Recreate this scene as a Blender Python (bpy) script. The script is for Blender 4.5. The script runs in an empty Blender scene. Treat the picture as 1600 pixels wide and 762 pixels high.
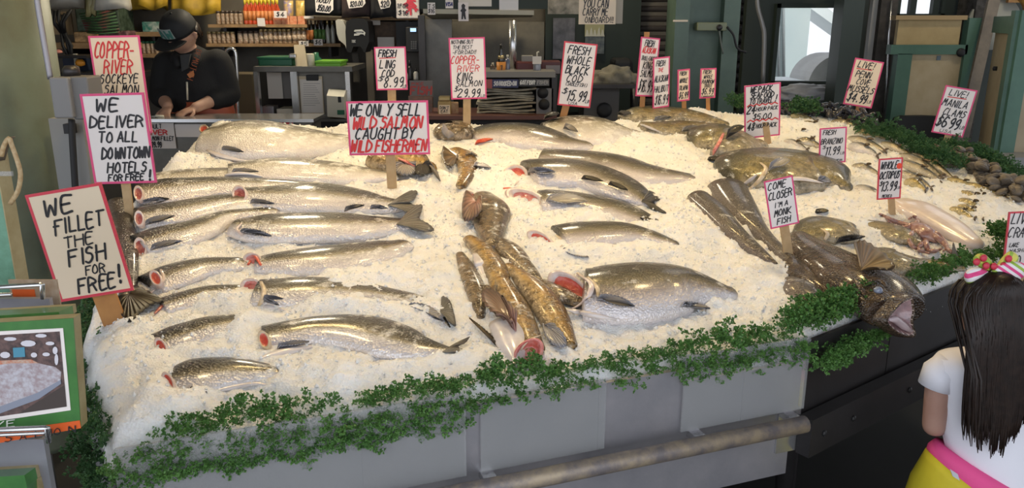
import bpy, bmesh, math, random
import numpy as np
from mathutils import Vector, Matrix, Quaternion
from mathutils.bvhtree import BVHTree

scene = bpy.context.scene
COL = scene.collection
random.seed(7)
RNG = np.random.RandomState(11)

# ------------------------------------------------------------------ camera
F_PX, PITCH, EYE = 1250.0, math.radians(15.5), 1.65
cam_d = bpy.data.cameras.new('camera')
cam_d.sensor_width = 36.0
cam_d.lens = 36.0 * F_PX / 1600.0
cam_d.clip_start = 0.05
cam_d.clip_end = 200
cam = bpy.data.objects.new('camera', cam_d)
cam.location = (0, 0, EYE)
cam.rotation_euler = (math.pi / 2 - PITCH, 0, 0)
COL.objects.link(cam)
scene.camera = cam

# ------------------------------------------------------------------ exposure, sky
scene.view_settings.view_transform = 'Standard'
scene.view_settings.look = 'None'
scene.view_settings.gamma = 1.0
scene.view_settings.use_curve_mapping = False
scene.view_settings.exposure = 0.0
world = bpy.data.worlds.new('sky')
scene.world = world
world.use_nodes = True
bg = world.node_tree.nodes['Background']
bg.inputs['Color'].default_value = (0.88, 0.92, 1.0, 1)
bg.inputs['Strength'].default_value = 1.35


def light(name, kind, loc, energy, color, size=0.2, target=None, spot=None, size_y=None, blend=0.6):
    d = bpy.data.lights.new(name, kind)
    d.energy = energy
    d.color = color
    if kind == 'AREA':
        d.size = size
        if size_y:
            d.shape = 'RECTANGLE'
            d.size_y = size_y
    elif kind == 'SPOT':
        d.shadow_soft_size = size
        d.spot_size = math.radians(spot or 90)
        d.spot_blend = blend
    else:
        d.shadow_soft_size = size
    o = bpy.data.objects.new(name, d)
    o.location = loc
    if target is not None:
        o.rotation_euler = (Vector(target) - Vector(loc)).to_track_quat('-Z', 'Y').to_euler()
    COL.objects.link(o)
    return o


WARM = (1.0, 0.73, 0.38)
LAMPS = [(-1.0, 2.6, 2.75, 1.1), (0.0, 2.9, 2.75, 1.0), (1.0, 3.3, 2.75, .9), (1.75, 3.7, 2.75, 1.05),
         (-1.0, 3.7, 2.85, 0.95), (0.3, 4.1, 2.85, 0.85)]
for (lx, ly, lz, k) in LAMPS:
    light('hanging_spot', 'SPOT', (lx, ly, lz), 41 * k, (WARM if ly < 3.5 else (1.0, .71, .30)), 0.09, (lx * 0.95, ly - 0.25, 1.0), 105)
light('daylight_portal', 'AREA', (0.0, -1.1, 2.0), 34, (0.86, 0.91, 1.0), 5.0, (0, 2.5, 0.9), size_y=2.6)
for (lx, ly, lz, e) in [(-1.5, 5.6, 2.6, 75), (0.4, 5.5, 2.75, 34), (3.2, 4.6, 2.9, 25)]:  # warm fill lights added to brighten the stall behind, no fittings seen
    light('stall_fill', 'POINT', (lx, ly, lz), e, (1.0, 0.86, 0.62), 0.12)

sun_d = bpy.data.lights.new('sun', 'SUN')
sun_d.energy = 4.5
sun_d.angle = .01
sun_o = bpy.data.objects.new('sun', sun_d)
sun_o.rotation_euler = Vector((-.12, .5, -.866)).to_track_quat('-Z', 'Y').to_euler()
COL.objects.link(sun_o)

# ------------------------------------------------------------------ pixel -> place helpers
SP, CP = math.sin(PITCH), math.cos(PITCH)
CAMP = Vector((0, 0, EYE))


def ray(px, py):
    u = (px - 800.0) / F_PX
    v = (py - 381.0) / F_PX
    return Vector((u, CP - v * SP, -SP - v * CP))


def at(px, py, Y):
    d = ray(px, py)
    return CAMP + d * (Y / d.y)


def atz(px, py, z):
    d = ray(px, py)
    return CAMP + d * ((z - EYE) / d.z)


# the heap of ice: a slope that climbs away from the front rim
P0 = Vector((-0.774, 1.397))
SN = Vector((-0.342, 0.940))
H0, HK = 0.865, 0.14


def hbase(x, y):
    return H0 + HK * ((x - P0.x) * SN.x + (y - P0.y) * SN.y)


NRM = Vector((-HK * SN.x, -HK * SN.y, 1)).normalized()


def on_heap(px, py, lift=0.0):
    d = ray(px, py)
    g = HK * (d.x * SN.x + d.y * SN.y)
    c = H0 + lift + HK * (-P0.x * SN.x - P0.y * SN.y)
    t = (c - EYE) / (d.z - g)
    return CAMP + d * t


def depth_scale(p):
    """metres per photo pixel at a point"""
    q = p - CAMP
    return (q.y * CP - q.z * SP) / F_PX


# ------------------------------------------------------------------ object helpers
def link(name, me, mat=None, parent=None):
    o = bpy.data.objects.new(name, me)
    COL.objects.link(o)
    if mat is not None and not me.materials:
        me.materials.append(mat)
    if parent is not None:
        q, w = parent, Vector((0, 0, 0))
        while q is not None:
            w += q.location
            q = q.parent
        me.transform(Matrix.Translation(-w))
        o.parent = parent
    return o


def tag(o, label=None, cat=None, group=None, kind=None):
    if label: o['label'] = label
    if cat: o['category'] = cat
    if group: o['group'] = group
    if kind: o['kind'] = kind
    return o


def thing(name, loc, label, cat, group=None):
    o = bpy.data.objects.new(name, None)
    o.empty_display_size = 0.05
    o.location = loc
    COL.objects.link(o)
    return tag(o, label, cat, group)


def copy_thing(src, offset, rotz=0.0, label=None, scale=None):
    """copy a thing together with its parts (and their parts)"""
    r = src.copy()
    COL.objects.link(r)
    r.location = Vector(src.location) + Vector(offset)
    r.rotation_euler = (src.rotation_euler[0], src.rotation_euler[1], src.rotation_euler[2] + rotz)
    if scale: r.scale = (scale,) * 3 if not hasattr(scale, '__len__') else scale
    if label: r['label'] = label
    for ch in src.children:
        c = ch.copy()
        COL.objects.link(c)
        c.parent = r
        for g in ch.children:
            e = g.copy()
            COL.objects.link(e)
            e.parent = c
    return r


class MB:
    """collects simple solids, then links them as one mesh"""
    def __init__(self):
        self.v, self.f, self.sm = [], [], []

    def add(self, vs, fs, smooth=False):
        k = len(self.v)
        self.v += [tuple(p) for p in vs]
        self.f += [tuple(i + k for i in f) for f in fs]
        self.sm += [smooth] * len(fs)
        return self

    def box(self, c, s, rot=None, bev=0.0):
        hx, hy, hz = s[0] / 2, s[1] / 2, s[2] / 2
        b = min(bev, hx * .49, hy * .49, hz * .49)
        c = Vector(c)
        if b <= 0:
            vs = [Vector((x, y, z)) for x in (-hx, hx) for y in (-hy, hy) for z in (-hz, hz)]
            fs = [(0, 1, 3, 2), (4, 6, 7, 5), (0, 4, 5, 1), (2, 3, 7, 6), (0, 2, 6, 4), (1, 5, 7, 3)]
        else:
            bm = bmesh.new()
            bmesh.ops.create_cube(bm, size=1)
            for q in bm.verts: q.co = Vector((q.co.x * s[0], q.co.y * s[1], q.co.z * s[2]))
            bmesh.ops.bevel(bm, geom=bm.edges[:], offset=b, segments=2, profile=.5, affect='EDGES')
            bm.verts.index_update()
            vs = [q.co.copy() for q in bm.verts]
            fs = [[q.index for q in f.verts] for f in bm.faces]
            bm.free()
        if rot is not None: vs = [rot @ p for p in vs]
        return self.add([p + c for p in vs], fs)

    def tube(self, pts, r, n=10, cap=True, smooth=True, flat=1.0, up=None):
        pts = [Vector(p) for p in pts]
        if not hasattr(r, '__len__'): r = [r] * len(pts)
        vs, fs = [], []
        ref = None
        for i, p in enumerate(pts):
            t = (pts[min(i + 1, len(pts) - 1)] - pts[max(i - 1, 0)])
            t = t.normalized() if t.length > 1e-9 else Vector((0, 0, 1))
            if ref is None:
                ref = Vector(up) if up is not None else (Vector((0, 0, 1)) if abs(t.z) < .9 else Vector((1, 0, 0)))
            a = t.cross(ref)
            a = a.normalized() if a.length > 1e-6 else t.orthogonal().normalized()
            b = a.cross(t).normalized()
            ref = b
            for k in range(n):
                th = 2 * math.pi * k / n
                vs.append(p + a * (math.cos(th) * r[i]) + b * (math.sin(th) * r[i] * flat))
        for i in range(len(pts) - 1):
            for k in range(n):
                fs.append((i * n + k, i * n + (k + 1) % n, (i + 1) * n + (k + 1) % n, (i + 1) * n + k))
        if cap:
            fs.append(tuple(reversed(range(n))))
            fs.append(tuple(range((len(pts) - 1) * n, len(pts) * n)))
        return self.add(vs, fs, smooth)

    def lathe(self, c, prof, n=16, axis=None, smooth=True):
        """prof: list of (radius, height) along z from c"""
        c = Vector(c)
        q = Vector((0, 0, 1)).rotation_difference(Vector(axis)) if axis is not None else Quaternion()
        vs, fs = [], []
        for (r, z) in prof:
            for k in range(n):
                th = 2 * math.pi * k / n
                vs.append(c + q @ Vector((r * math.cos(th), r * math.sin(th), z)))
        for i in range(len(prof) - 1):
            for k in range(n):
                fs.append((i * n + k, i * n + (k + 1) % n, (i + 1) * n + (k + 1) % n, (i + 1) * n + k))
        fs.append(tuple(reversed(range(n))))
        fs.append(tuple(range((len(prof) - 1) * n, len(prof) * n)))
        return self.add(vs, fs, smooth)

    def loft(self, rings, cap=True, smooth=True):
        n = len(rings[0])
        vs = [p for r in rings for p in r]
        fs = []
        for i in range(len(rings) - 1):
            for k in range(n):
                fs.append((i * n + k, i * n + (k + 1) % n, (i + 1) * n + (k + 1) % n, (i + 1) * n + k))
        if cap:
            fs.append(tuple(reversed(range(n))))
            fs.append(tuple(range((len(rings) - 1) * n, len(rings) * n)))
        return self.add(vs, fs, smooth)

    def prism(self, poly, d):
        """poly: 3-D outline, d: extrusion vector"""
        poly = [Vector(p) for p in poly]
        d = Vector(d)
        n = len(poly)
        vs = poly + [p + d for p in poly]
        fs = [tuple(range(n)), tuple(reversed(range(n, 2 * n)))]
        fs += [(i, i + n, (i + 1) % n + n, (i + 1) % n) for i in range(n)]
        return self.add(vs, fs)

    def build(self, name, mat=None, parent=None, fix=True):
        me = bpy.data.meshes.new(name)
        me.from_pydata(self.v, [], self.f)
        me.polygons.foreach_set('use_smooth', self.sm)
        if fix:
            bm = bmesh.new()
            bm.from_mesh(me)
            bmesh.ops.recalc_face_normals(bm, faces=bm.faces[:])
            bm.to_mesh(me)
            bm.free()
        me.update()
        return link(name, me, mat, parent)


def catmull(pts, n):
    """smooth polyline through pts (tuples of any length), n samples"""
    P = np.array(pts, float)
    m = len(P)
    if m == 2:
        return [tuple(P[0] + (P[1] - P[0]) * i / (n - 1)) for i in range(n)]
    E = np.vstack([2 * P[0] - P[1], P, 2 * P[-1] - P[-2]])
    out = []
    for i in range(n):
        s = i / (n - 1) * (m - 1)
        k = min(int(s), m - 2)
        t = s - k
        a, b, c, d = E[k], E[k + 1], E[k + 2], E[k + 3]
        out.append(tuple(.5 * (2 * b + (c - a) * t + (2 * a - 5 * b + 4 * c - d) * t * t + (3 * b - 3 * c + d - a) * t ** 3)))
    return out


# ------------------------------------------------------------------ materials
def mat(name, color, rough=.6, metal=0.0, noise=None, bump=None, spec=.5, emit=None, alpha=None, coat=0.0, trans=0.0, sheen=0.0):
    """noise=(scale, other colour, contrast 0..1) mottles; bump=(scale, strength)"""
    m = bpy.data.materials.new(name)
    m.use_nodes = True
    nt = m.node_tree
    b = nt.nodes['Principled BSDF']
    b.inputs['Base Color'].default_value = (*color, 1)
    b.inputs['Roughness'].default_value = rough
    b.inputs['Metallic'].default_value = metal
    b.inputs['Specular IOR Level'].default_value = spec
    b.inputs['Coat Weight'].default_value = coat
    b.inputs['Coat Roughness'].default_value = .12
    b.inputs['Transmission Weight'].default_value = trans
    if emit:
        b.inputs['Emission Color'].default_value = (*emit[0], 1)
        b.inputs['Emission Strength'].default_value = emit[1]
    if alpha is not None: b.inputs['Alpha'].default_value = alpha
    if noise or bump:
        tc = nt.nodes.new('ShaderNodeTexCoord')
    if noise:
        n = nt.nodes.new('ShaderNodeTexNoise')
        n.inputs['Scale'].default_value = noise[0]
        n.inputs['Detail'].default_value = 6
        n.inputs['Roughness'].default_value = .6
        nt.links.new(tc.outputs['Object'], n.inputs['Vector'])
        r = nt.nodes.new('ShaderNodeValToRGB')
        w = .5 * (1 - (noise[2] if len(noise) > 2 else .5)) * .5
        r.color_ramp.elements[0].position = .5 - w - .02
        r.color_ramp.elements[1].position = .5 + w + .02
        r.color_ramp.elements[0].color = (*color, 1)
        r.color_ramp.elements[1].color = (*noise[1], 1)
        nt.links.new(n.outputs['Fac'], r.inputs['Fac'])
        nt.links.new(r.outputs['Color'], b.inputs['Base Color'])
    if bump:
        n2 = nt.nodes.new('ShaderNodeTexNoise')
        n2.inputs['Scale'].default_value = bump[0]
        n2.inputs['Detail'].default_value = 4
        nt.links.new(tc.outputs['Object'], n2.inputs['Vector'])
        bp = nt.nodes.new('ShaderNodeBump')
        bp.inputs['Strength'].default_value = bump[1]
        bp.inputs['Distance'].default_value = .004
        nt.links.new(n2.outputs['Fac'], bp.inputs['Height'])
        nt.links.new(bp.outputs['Normal'], b.inputs['Normal'])
    return m


def skin_mat(name, stops, spots=None, scales=1.0, rough=.3, metal=.35, mott=None, frost=0.0, coat=.4):
    """fish skin: colour runs from belly (v=0) to back (v=1) in the UV map"""
    m = bpy.data.materials.new(name)
    m.use_nodes = True
    nt = m.node_tree
    b = nt.nodes['Principled BSDF']
    uv = nt.nodes.new('ShaderNodeUVMap')
    sep = nt.nodes.new('ShaderNodeSeparateXYZ')
    nt.links.new(uv.outputs['UV'], sep.inputs['Vector'])
    tc = nt.nodes.new('ShaderNodeTexCoord')
    nz = nt.nodes.new('ShaderNodeTexNoise')
    nz.inputs['Scale'].default_value = 30
    nz.inputs['Detail'].default_value = 5
    nt.links.new(tc.outputs['Object'], nz.inputs['Vector'])
    mth = nt.nodes.new('ShaderNodeMath')
    mth.operation = 'MULTIPLY_ADD'
    mth.inputs[1].default_value = .14
    nt.links.new(nz.outputs['Fac'], mth.inputs[0])
    sub = nt.nodes.new('ShaderNodeMath')
    sub.operation = 'ADD'
    sub.inputs[1].default_value = -.07
    nt.links.new(sep.outputs['Y'], sub.inputs[0])
    nt.links.new(sub.outputs[0], mth.inputs[2])
    cr = nt.nodes.new('ShaderNodeValToRGB')
    el = cr.color_ramp.elements
    while len(el) < len(stops): el.new(.5)
    for e, (p, c) in zip(el, stops):
        e.position = p
        e.color = (*c, 1)
    nt.links.new(mth.outputs[0], cr.inputs['Fac'])
    out = cr.outputs['Color']
    if mott:
        n2 = nt.nodes.new('ShaderNodeTexNoise')
        n2.inputs['Scale'].default_value = mott[0]
        n2.inputs['Detail'].default_value = 7
        n2.inputs['Roughness'].default_value = .68
        nt.links.new(tc.outputs['Object'], n2.inputs['Vector'])
        r2 = nt.nodes.new('ShaderNodeValToRGB')
        r2.color_ramp.elements[0].position = .42
        r2.color_ramp.elements[1].position = .62
        r2.color_ramp.elements[0].color = (0, 0, 0, 1)
        r2.color_ramp.elements[1].color = (1, 1, 1, 1)
        nt.links.new(n2.outputs['Fac'], r2.inputs['Fac'])
        mx = nt.nodes.new('ShaderNodeMix')
        mx.data_type = 'RGBA'
        mx.blend_type = 'MIX'
        ml = nt.nodes.new('ShaderNodeMath')
        ml.operation = 'MULTIPLY'
        ml.inputs[1].default_value = mott[2]
        nt.links.new(r2.outputs['Color'], ml.inputs[0])
        nt.links.new(ml.outputs[0], mx.inputs['Factor'])
        nt.links.new(out, mx.inputs['A'])
        mx.inputs['B'].default_value = (*mott[1], 1)
        out = mx.outputs['Result']
    if spots:
        vo = nt.nodes.new('ShaderNodeTexVoronoi')
        vo.inputs['Scale'].default_value = spots[0]
        nt.links.new(tc.outputs['Object'], vo.inputs['Vector'])
        lt = nt.nodes.new('ShaderNodeMath')
        lt.operation = 'LESS_THAN'
        lt.inputs[1].default_value = spots[1]
        nt.links.new(vo.outputs['Distance'], lt.inputs[0])
        gt = nt.nodes.new('ShaderNodeMath')
        gt.operation = 'GREATER_THAN'
        gt.inputs[1].default_value = .68
        nt.links.new(mth.outputs[0], gt.inputs[0])
        mu = nt.nodes.new('ShaderNodeMath')
        mu.operation = 'MULTIPLY'
        nt.links.new(lt.outputs[0], mu.inputs[0])
        nt.links.new(gt.outputs[0], mu.inputs[1])
        mx2 = nt.nodes.new('ShaderNodeMix')
        mx2.data_type = 'RGBA'
        nt.links.new(mu.outputs[0], mx2.inputs['Factor'])
        nt.links.new(out, mx2.inputs['A'])
        mx2.inputs['B'].default_value = (.03, .03, .025, 1)
        out = mx2.outputs['Result']
    nt.links.new(out, b.inputs['Base Color'])
    b.inputs['Metallic'].default_value = metal
    b.inputs['Roughness'].default_value = rough
    b.inputs['Coat Weight'].default_value = coat
    b.inputs['Coat Roughness'].default_value = .15
    if frost:
        fn = nt.nodes.new('ShaderNodeTexNoise')
        fn.inputs['Scale'].default_value = 17
        fn.inputs['Detail'].default_value = 9
        fn.inputs['Roughness'].default_value = .78
        nt.links.new(tc.outputs['Object'], fn.inputs['Vector'])
        fr_ = nt.nodes.new('ShaderNodeValToRGB')
        fr_.color_ramp.elements[0].position = .60 - .25 * frost
        fr_.color_ramp.elements[1].position = .70 - .25 * frost
        fr_.color_ramp.elements[0].color = (0, 0, 0, 1)
        fr_.color_ramp.elements[1].color = (.85, .85, .85, 1)
        nt.links.new(fn.outputs['Fac'], fr_.inputs['Fac'])
        mf = nt.nodes.new('ShaderNodeMix')
        mf.data_type = 'RGBA'
        nt.links.new(fr_.outputs['Color'], mf.inputs['Factor'])
        nt.links.new(out, mf.inputs['A'])
        mf.inputs['B'].default_value = (.82, .80, .76, 1)
        nt.links.new(mf.outputs['Result'], b.inputs['Base Color'])
        mm = nt.nodes.new('ShaderNodeMath')
        mm.operation = 'MULTIPLY_ADD'
        mm.inputs[1].default_value = -metal
        mm.inputs[2].default_value = metal
        nt.links.new(fr_.outputs['Color'], mm.inputs[0])
        nt.links.new(mm.outputs[0], b.inputs['Metallic'])
    if scales:
        v2 = nt.nodes.new('ShaderNodeTexVoronoi')
        v2.inputs['Scale'].default_value = 170
        nt.links.new(tc.outputs['Object'], v2.inputs['Vector'])
        n3 = nt.nodes.new('ShaderNodeTexNoise')
        n3.inputs['Scale'].default_value = 60
        nt.links.new(tc.outputs['Object'], n3.inputs['Vector'])
        ad = nt.nodes.new('ShaderNodeMath')
        ad.operation = 'MULTIPLY_ADD'
        ad.inputs[1].default_value = 1.6
        nt.links.new(n3.outputs['Fac'], ad.inputs[0])
        nt.links.new(v2.outputs['Distance'], ad.inputs[2])
        bp = nt.nodes.new('ShaderNodeBump')
        bp.inputs['Strength'].default_value = .9 * scales
        bp.inputs['Distance'].default_value = .003
        nt.links.new(ad.outputs[0], bp.inputs['Height'])
        nt.links.new(bp.outputs['Normal'], b.inputs['Normal'])
    return m


def fin_mat(name, c_root, c_tip, rays=26):
    """fin: u runs across the rays, v from root to edge"""
    m = bpy.data.materials.new(name)
    m.use_nodes = True
    nt = m.node_tree
    b = nt.nodes['Principled BSDF']
    uv = nt.nodes.new('ShaderNodeUVMap')
    sep = nt.nodes.new('ShaderNodeSeparateXYZ')
    nt.links.new(uv.outputs['UV'], sep.inputs['Vector'])
    cr = nt.nodes.new('ShaderNodeValToRGB')
    cr.color_ramp.elements[0].position = .15
    cr.color_ramp.elements[0].color = (*c_root, 1)
    cr.color_ramp.elements[1].color = (*c_tip, 1)
    nt.links.new(sep.outputs['Y'], cr.inputs['Fac'])
    s = nt.nodes.new('ShaderNodeMath')
    s.operation = 'MULTIPLY'
    s.inputs[1].default_value = rays * 6.283
    nt.links.new(sep.outputs['X'], s.inputs[0])
    sn = nt.nodes.new('ShaderNodeMath')
    sn.operation = 'SINE'
    nt.links.new(s.outputs[0], sn.inputs[0])
    ma = nt.nodes.new('ShaderNodeMath')
    ma.operation = 'MULTIPLY_ADD'
    ma.inputs[1].default_value = .3
    ma.inputs[2].default_value = .7
    nt.links.new(sn.outputs[0], ma.inputs[0])
    mx = nt.nodes.new('ShaderNodeMix')
    mx.data_type = 'RGBA'
    mx.blend_type = 'MULTIPLY'
    mx.inputs['Factor'].default_value = 1
    nt.links.new(cr.outputs['Color'], mx.inputs['A'])
    nt.links.new(ma.outputs[0], mx.inputs['B'])
    nt.links.new(mx.outputs['Result'], b.inputs['Base Color'])
    b.inputs['Roughness'].default_value = .42
    b.inputs['Coat Weight'].default_value = .1
    bp = nt.nodes.new('ShaderNodeBump')
    bp.inputs['Strength'].default_value = .5
    bp.inputs['Distance'].default_value = .002
    nt.links.new(sn.outputs[0], bp.inputs['Height'])
    nt.links.new(bp.outputs['Normal'], b.inputs['Normal'])
    return m


M = {}
M['salmon'] = skin_mat('salmon_skin', [(.0, (.78, .73, .71)), (.12, (.66, .63, .64)), (.26, (.50, .48, .48)), (.36, (.26, .225, .15)), (.46, (.060, .050, .030)), (.62, (.015, .014, .012))], spots=(90, .2), metal=.25, rough=.3, frost=.22)
M['salmon_pale'] = skin_mat('frosted_salmon_skin', [(.0, (.78, .73, .71)), (.22, (.58, .55, .52)), (.38, (.42, .38, .30)), (.52, (.15, .13, .09)), (.7, (.06, .053, .04))], metal=.2, rough=.4, frost=.42)
M['king'] = skin_mat('king_salmon_skin', [(.0, (.74, .69, .69)), (.11, (.62, .58, .59)), (.22, (.34, .30, .29)), (.34, (.18, .15, .095)), (.45, (.085, .068, .03)), (.56, (.034, .028, .015)), (.8, (.013, .013, .01))], spots=(75, .28), metal=.22, rough=.3, frost=.12)
M['ling'] = skin_mat('lingcod_skin', [(.0, (.52, .42, .28)), (.3, (.44, .27, .075)), (.6, (.33, .18, .045)), (1., (.12, .07, .025))], metal=.1, rough=.25, mott=(38, (.05, .03, .012), .8), scales=.6, frost=.08)
M['ling_dark'] = skin_mat('dark_lingcod_skin', [(.0, (.30, .23, .15)), (.4, (.20, .13, .06)), (1., (.08, .05, .02))], metal=.1, rough=.25, mott=(45, (.025, .017, .009), .85), frost=.2)
M['sable'] = skin_mat('black_cod_skin', [(.0, (.16, .13, .115)), (.25, (.075, .058, .045)), (.7, (.04, .032, .023)), (1., (.018, .016, .013))], metal=.15, rough=.28, frost=.1)
M['monk'] = skin_mat('monkfish_skin', [(.0, (.12, .08, .05)), (.5, (.10, .062, .032)), (1., (.045, .03, .02))], metal=.0, rough=.2, mott=(30, (.025, .018, .014), .8), scales=1.6)
M['rock'] = skin_mat('rockfish_skin', [(.0, (.42, .36, .26)), (.3, (.30, .235, .09)), (.55, (.16, .13, .05)), (.8, (.05, .045, .025))], metal=.15, rough=.3, mott=(40, (.05, .042, .02), .7), frost=.12)
M['trout'] = skin_mat('trout_skin', [(.0, (.56, .47, .26)), (.3, (.38, .28, .08)), (.5, (.20, .15, .045)), (.75, (.07, .06, .02))], metal=.3, rough=.25)
M['bass'] = skin_mat('bass_skin', [(.0, (.62, .57, .48)), (.25, (.36, .30, .18)), (.45, (.13, .11, .06)), (.7, (.04, .04, .03))], metal=.35, rough=.25)
M['flesh'] = mat('red_flesh', (.60, .055, .03), .35, noise=(60, (.68, .15, .09), .5), bump=(120, .6), coat=.5)
M['flesh_pink'] = mat('pink_flesh', (.70, .30, .26), .35, noise=(50, (.55, .10, .07), .5), bump=(120, .6), coat=.5)
M['flesh_dark'] = mat('dark_red_flesh', (.30, .05, .045), .3, noise=(60, (.50, .18, .15), .5), bump=(120, .6), coat=.5)
M['lip'] = mat('pale_collar', (.72, .62, .58), .3, noise=(40, (.60, .46, .40), .5), coat=.5)
M['lip_gold'] = mat('tan_collar', (.52, .38, .20), .3, noise=(40, (.68, .58, .46), .5), coat=.5)
M['belly'] = mat('white_belly_skin', (.74, .69, .68), .3, noise=(25, (.62, .56, .54), .5), coat=.5)
M['fin_gray'] = fin_mat('blue_gray_fin', (.60, .58, .61), (.40, .41, .48))
M['fin_pale'] = fin_mat('pale_fin', (.66, .58, .55), (.30, .29, .30))
M['fin_dark'] = fin_mat('dark_fin', (.09, .08, .08), (.03, .03, .03))
M['fin_tail'] = fin_mat('tail_fin', (.26, .24, .20), (.13, .12, .11))
M['fin_darkbrown'] = fin_mat('dark_brown_fin', (.06, .042, .028), (.02, .016, .013), 16)
M['fin_brown'] = fin_mat('brown_fin', (.26, .17, .08), (.10, .065, .035), 14)
M['fin_pink'] = fin_mat('pink_brown_fin', (.52, .27, .22), (.19, .12, .09), 14)
M['fin_white'] = fin_mat('white_fin', (.70, .66, .70), (.62, .60, .66), 10)
M['wood'] = mat('stake_wood', (.52, .36, .19), .7, noise=(18, (.40, .26, .12), .4), bump=(60, .3))
M['wood_orange'] = mat('orange_wood', (.50, .24, .07), .6, noise=(14, (.38, .17, .05), .4))
M['card'] = mat('sign_card', (.80, .74, .71), .55, noise=(6, (.76, .70, .66), .2))
M['card_warm'] = mat('warm_sign_card', (.82, .67, .49), .55)
M['ink'] = mat('black_marker', (.012, .011, .014), .5)
M['ink_red'] = mat('red_marker', (.62, .03, .03), .5)
M['edge_red'] = mat('red_sign_edge', (.66, .05, .08), .5)
M['edge_pink'] = mat('pink_sign_edge', (.70, .07, .20), .5)
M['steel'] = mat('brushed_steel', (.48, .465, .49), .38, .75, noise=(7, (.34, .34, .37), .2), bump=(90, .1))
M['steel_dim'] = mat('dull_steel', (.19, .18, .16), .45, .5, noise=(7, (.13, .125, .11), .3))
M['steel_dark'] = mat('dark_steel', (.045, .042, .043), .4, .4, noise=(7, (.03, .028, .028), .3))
M['steel_bright'] = mat('bright_steel', (.6, .6, .6), .25, .9)
M['worn_pipe'] = mat('worn_pipe', (.17, .15, .15), .5, .3, noise=(19, (.36, .29, .20), .6), bump=(40, .4))
M['black'] = mat('matte_black', (.012, .012, .013), .6)
M['rubber'] = mat('black_rubber', (.02, .02, .022), .5)
M['green_paint'] = mat('green_paint', (.10, .155, .115), .45, noise=(5, (.075, .12, .09), .5), bump=(30, .15))
M['green_pillar'] = mat('pillar_paint', (.115, .15, .112), .5, noise=(3, (.075, .085, .055), .5), bump=(30, .2))
M['teal_paint'] = mat('teal_trim_paint', (.085, .18, .13), .5, noise=(8, (.07, .15, .11), .5))
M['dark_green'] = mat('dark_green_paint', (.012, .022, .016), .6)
M['cream_board'] = mat('cream_board', (.50, .41, .26), .6, noise=(9, (.43, .34, .20), .4))
M['tan_board'] = mat('tan_board', (.40, .33, .22), .65, noise=(7, (.35, .28, .18), .4))
M['shutter'] = mat('shutter_metal', (.04, .032, .028), .6, .2)
M['wall'] = mat('stall_wall', (.13, .115, .09), .75, noise=(4, (.09, .08, .065), .5))
M['floor'] = mat('dark_floor', (.010, .0095, .0095), .6, noise=(6, (.007, .007, .007), .5))
M['ceil'] = mat('ceiling_paint', (.10, .095, .08), .8)
# ------------------------------------------------------------------ floor, ceiling, shell (structure)
def struct(name, o):
    o.name = name
    o['kind'] = 'structure'
    return o


struct('floor', MB().box((1.0, 3.5, -.05), (11, 13, .1)).build('floor', M['floor']))
struct('ceiling', MB().box((1.0, 3.0, 3.5), (11, 7.4, .1)).build('ceiling', M['ceil']))

# ------------------------------------------------------------------ the display table
RIM = [(-0.774, 1.397), (0.745, 1.95), (1.49, 2.50), (1.98, 2.74), (2.16, 3.05), (2.16, 3.5), (1.98, 4.55), (1.0, 4.42), (0.2, 4.0), (-1.42, 3.72), (-1.36, 2.75), (-1.05, 1.83)]
RIMV = [Vector(p) for p in RIM]


def edge_dist(X, Y):
    """signed distance to the rim (positive inside)"""
    d = np.full(X.shape, 1e9)
    ins = np.zeros(X.shape, bool)
    n = len(RIM)
    for i in range(n):
        ax, ay = RIM[i]
        bx, by = RIM[(i + 1) % n]
        ex, ey = bx - ax, by - ay
        t = np.clip(((X - ax) * ex + (Y - ay) * ey) / (ex * ex + ey * ey), 0, 1)
        d = np.minimum(d, np.hypot(X - ax - t * ex, Y - ay - t * ey))
        c = ((ay > Y) != (by > Y)) & (X < (bx - ax) * (Y - ay) / (by - ay + 1e-12) + ax)
        ins ^= c
    return np.where(ins, d, -d)


def lattice(X, Y, cell, seed):
    """smooth value noise, about -1..1"""
    r = np.random.RandomState(seed)
    g = r.rand(700, 700) * 2 - 1
    x, y = X / cell + 200.3, Y / cell + 100.7
    xi, yi = np.floor(x).astype(int), np.floor(y).astype(int)
    fx, fy = x - xi, y - yi
    fx, fy = fx * fx * (3 - 2 * fx), fy * fy * (3 - 2 * fy)
    xi %= 699
    yi %= 699
    return (g[xi, yi] * (1 - fx) + g[xi + 1, yi] * fx) * (1 - fy) + (g[xi, yi + 1] * (1 - fx) + g[xi + 1, yi + 1] * fx) * fy


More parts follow.
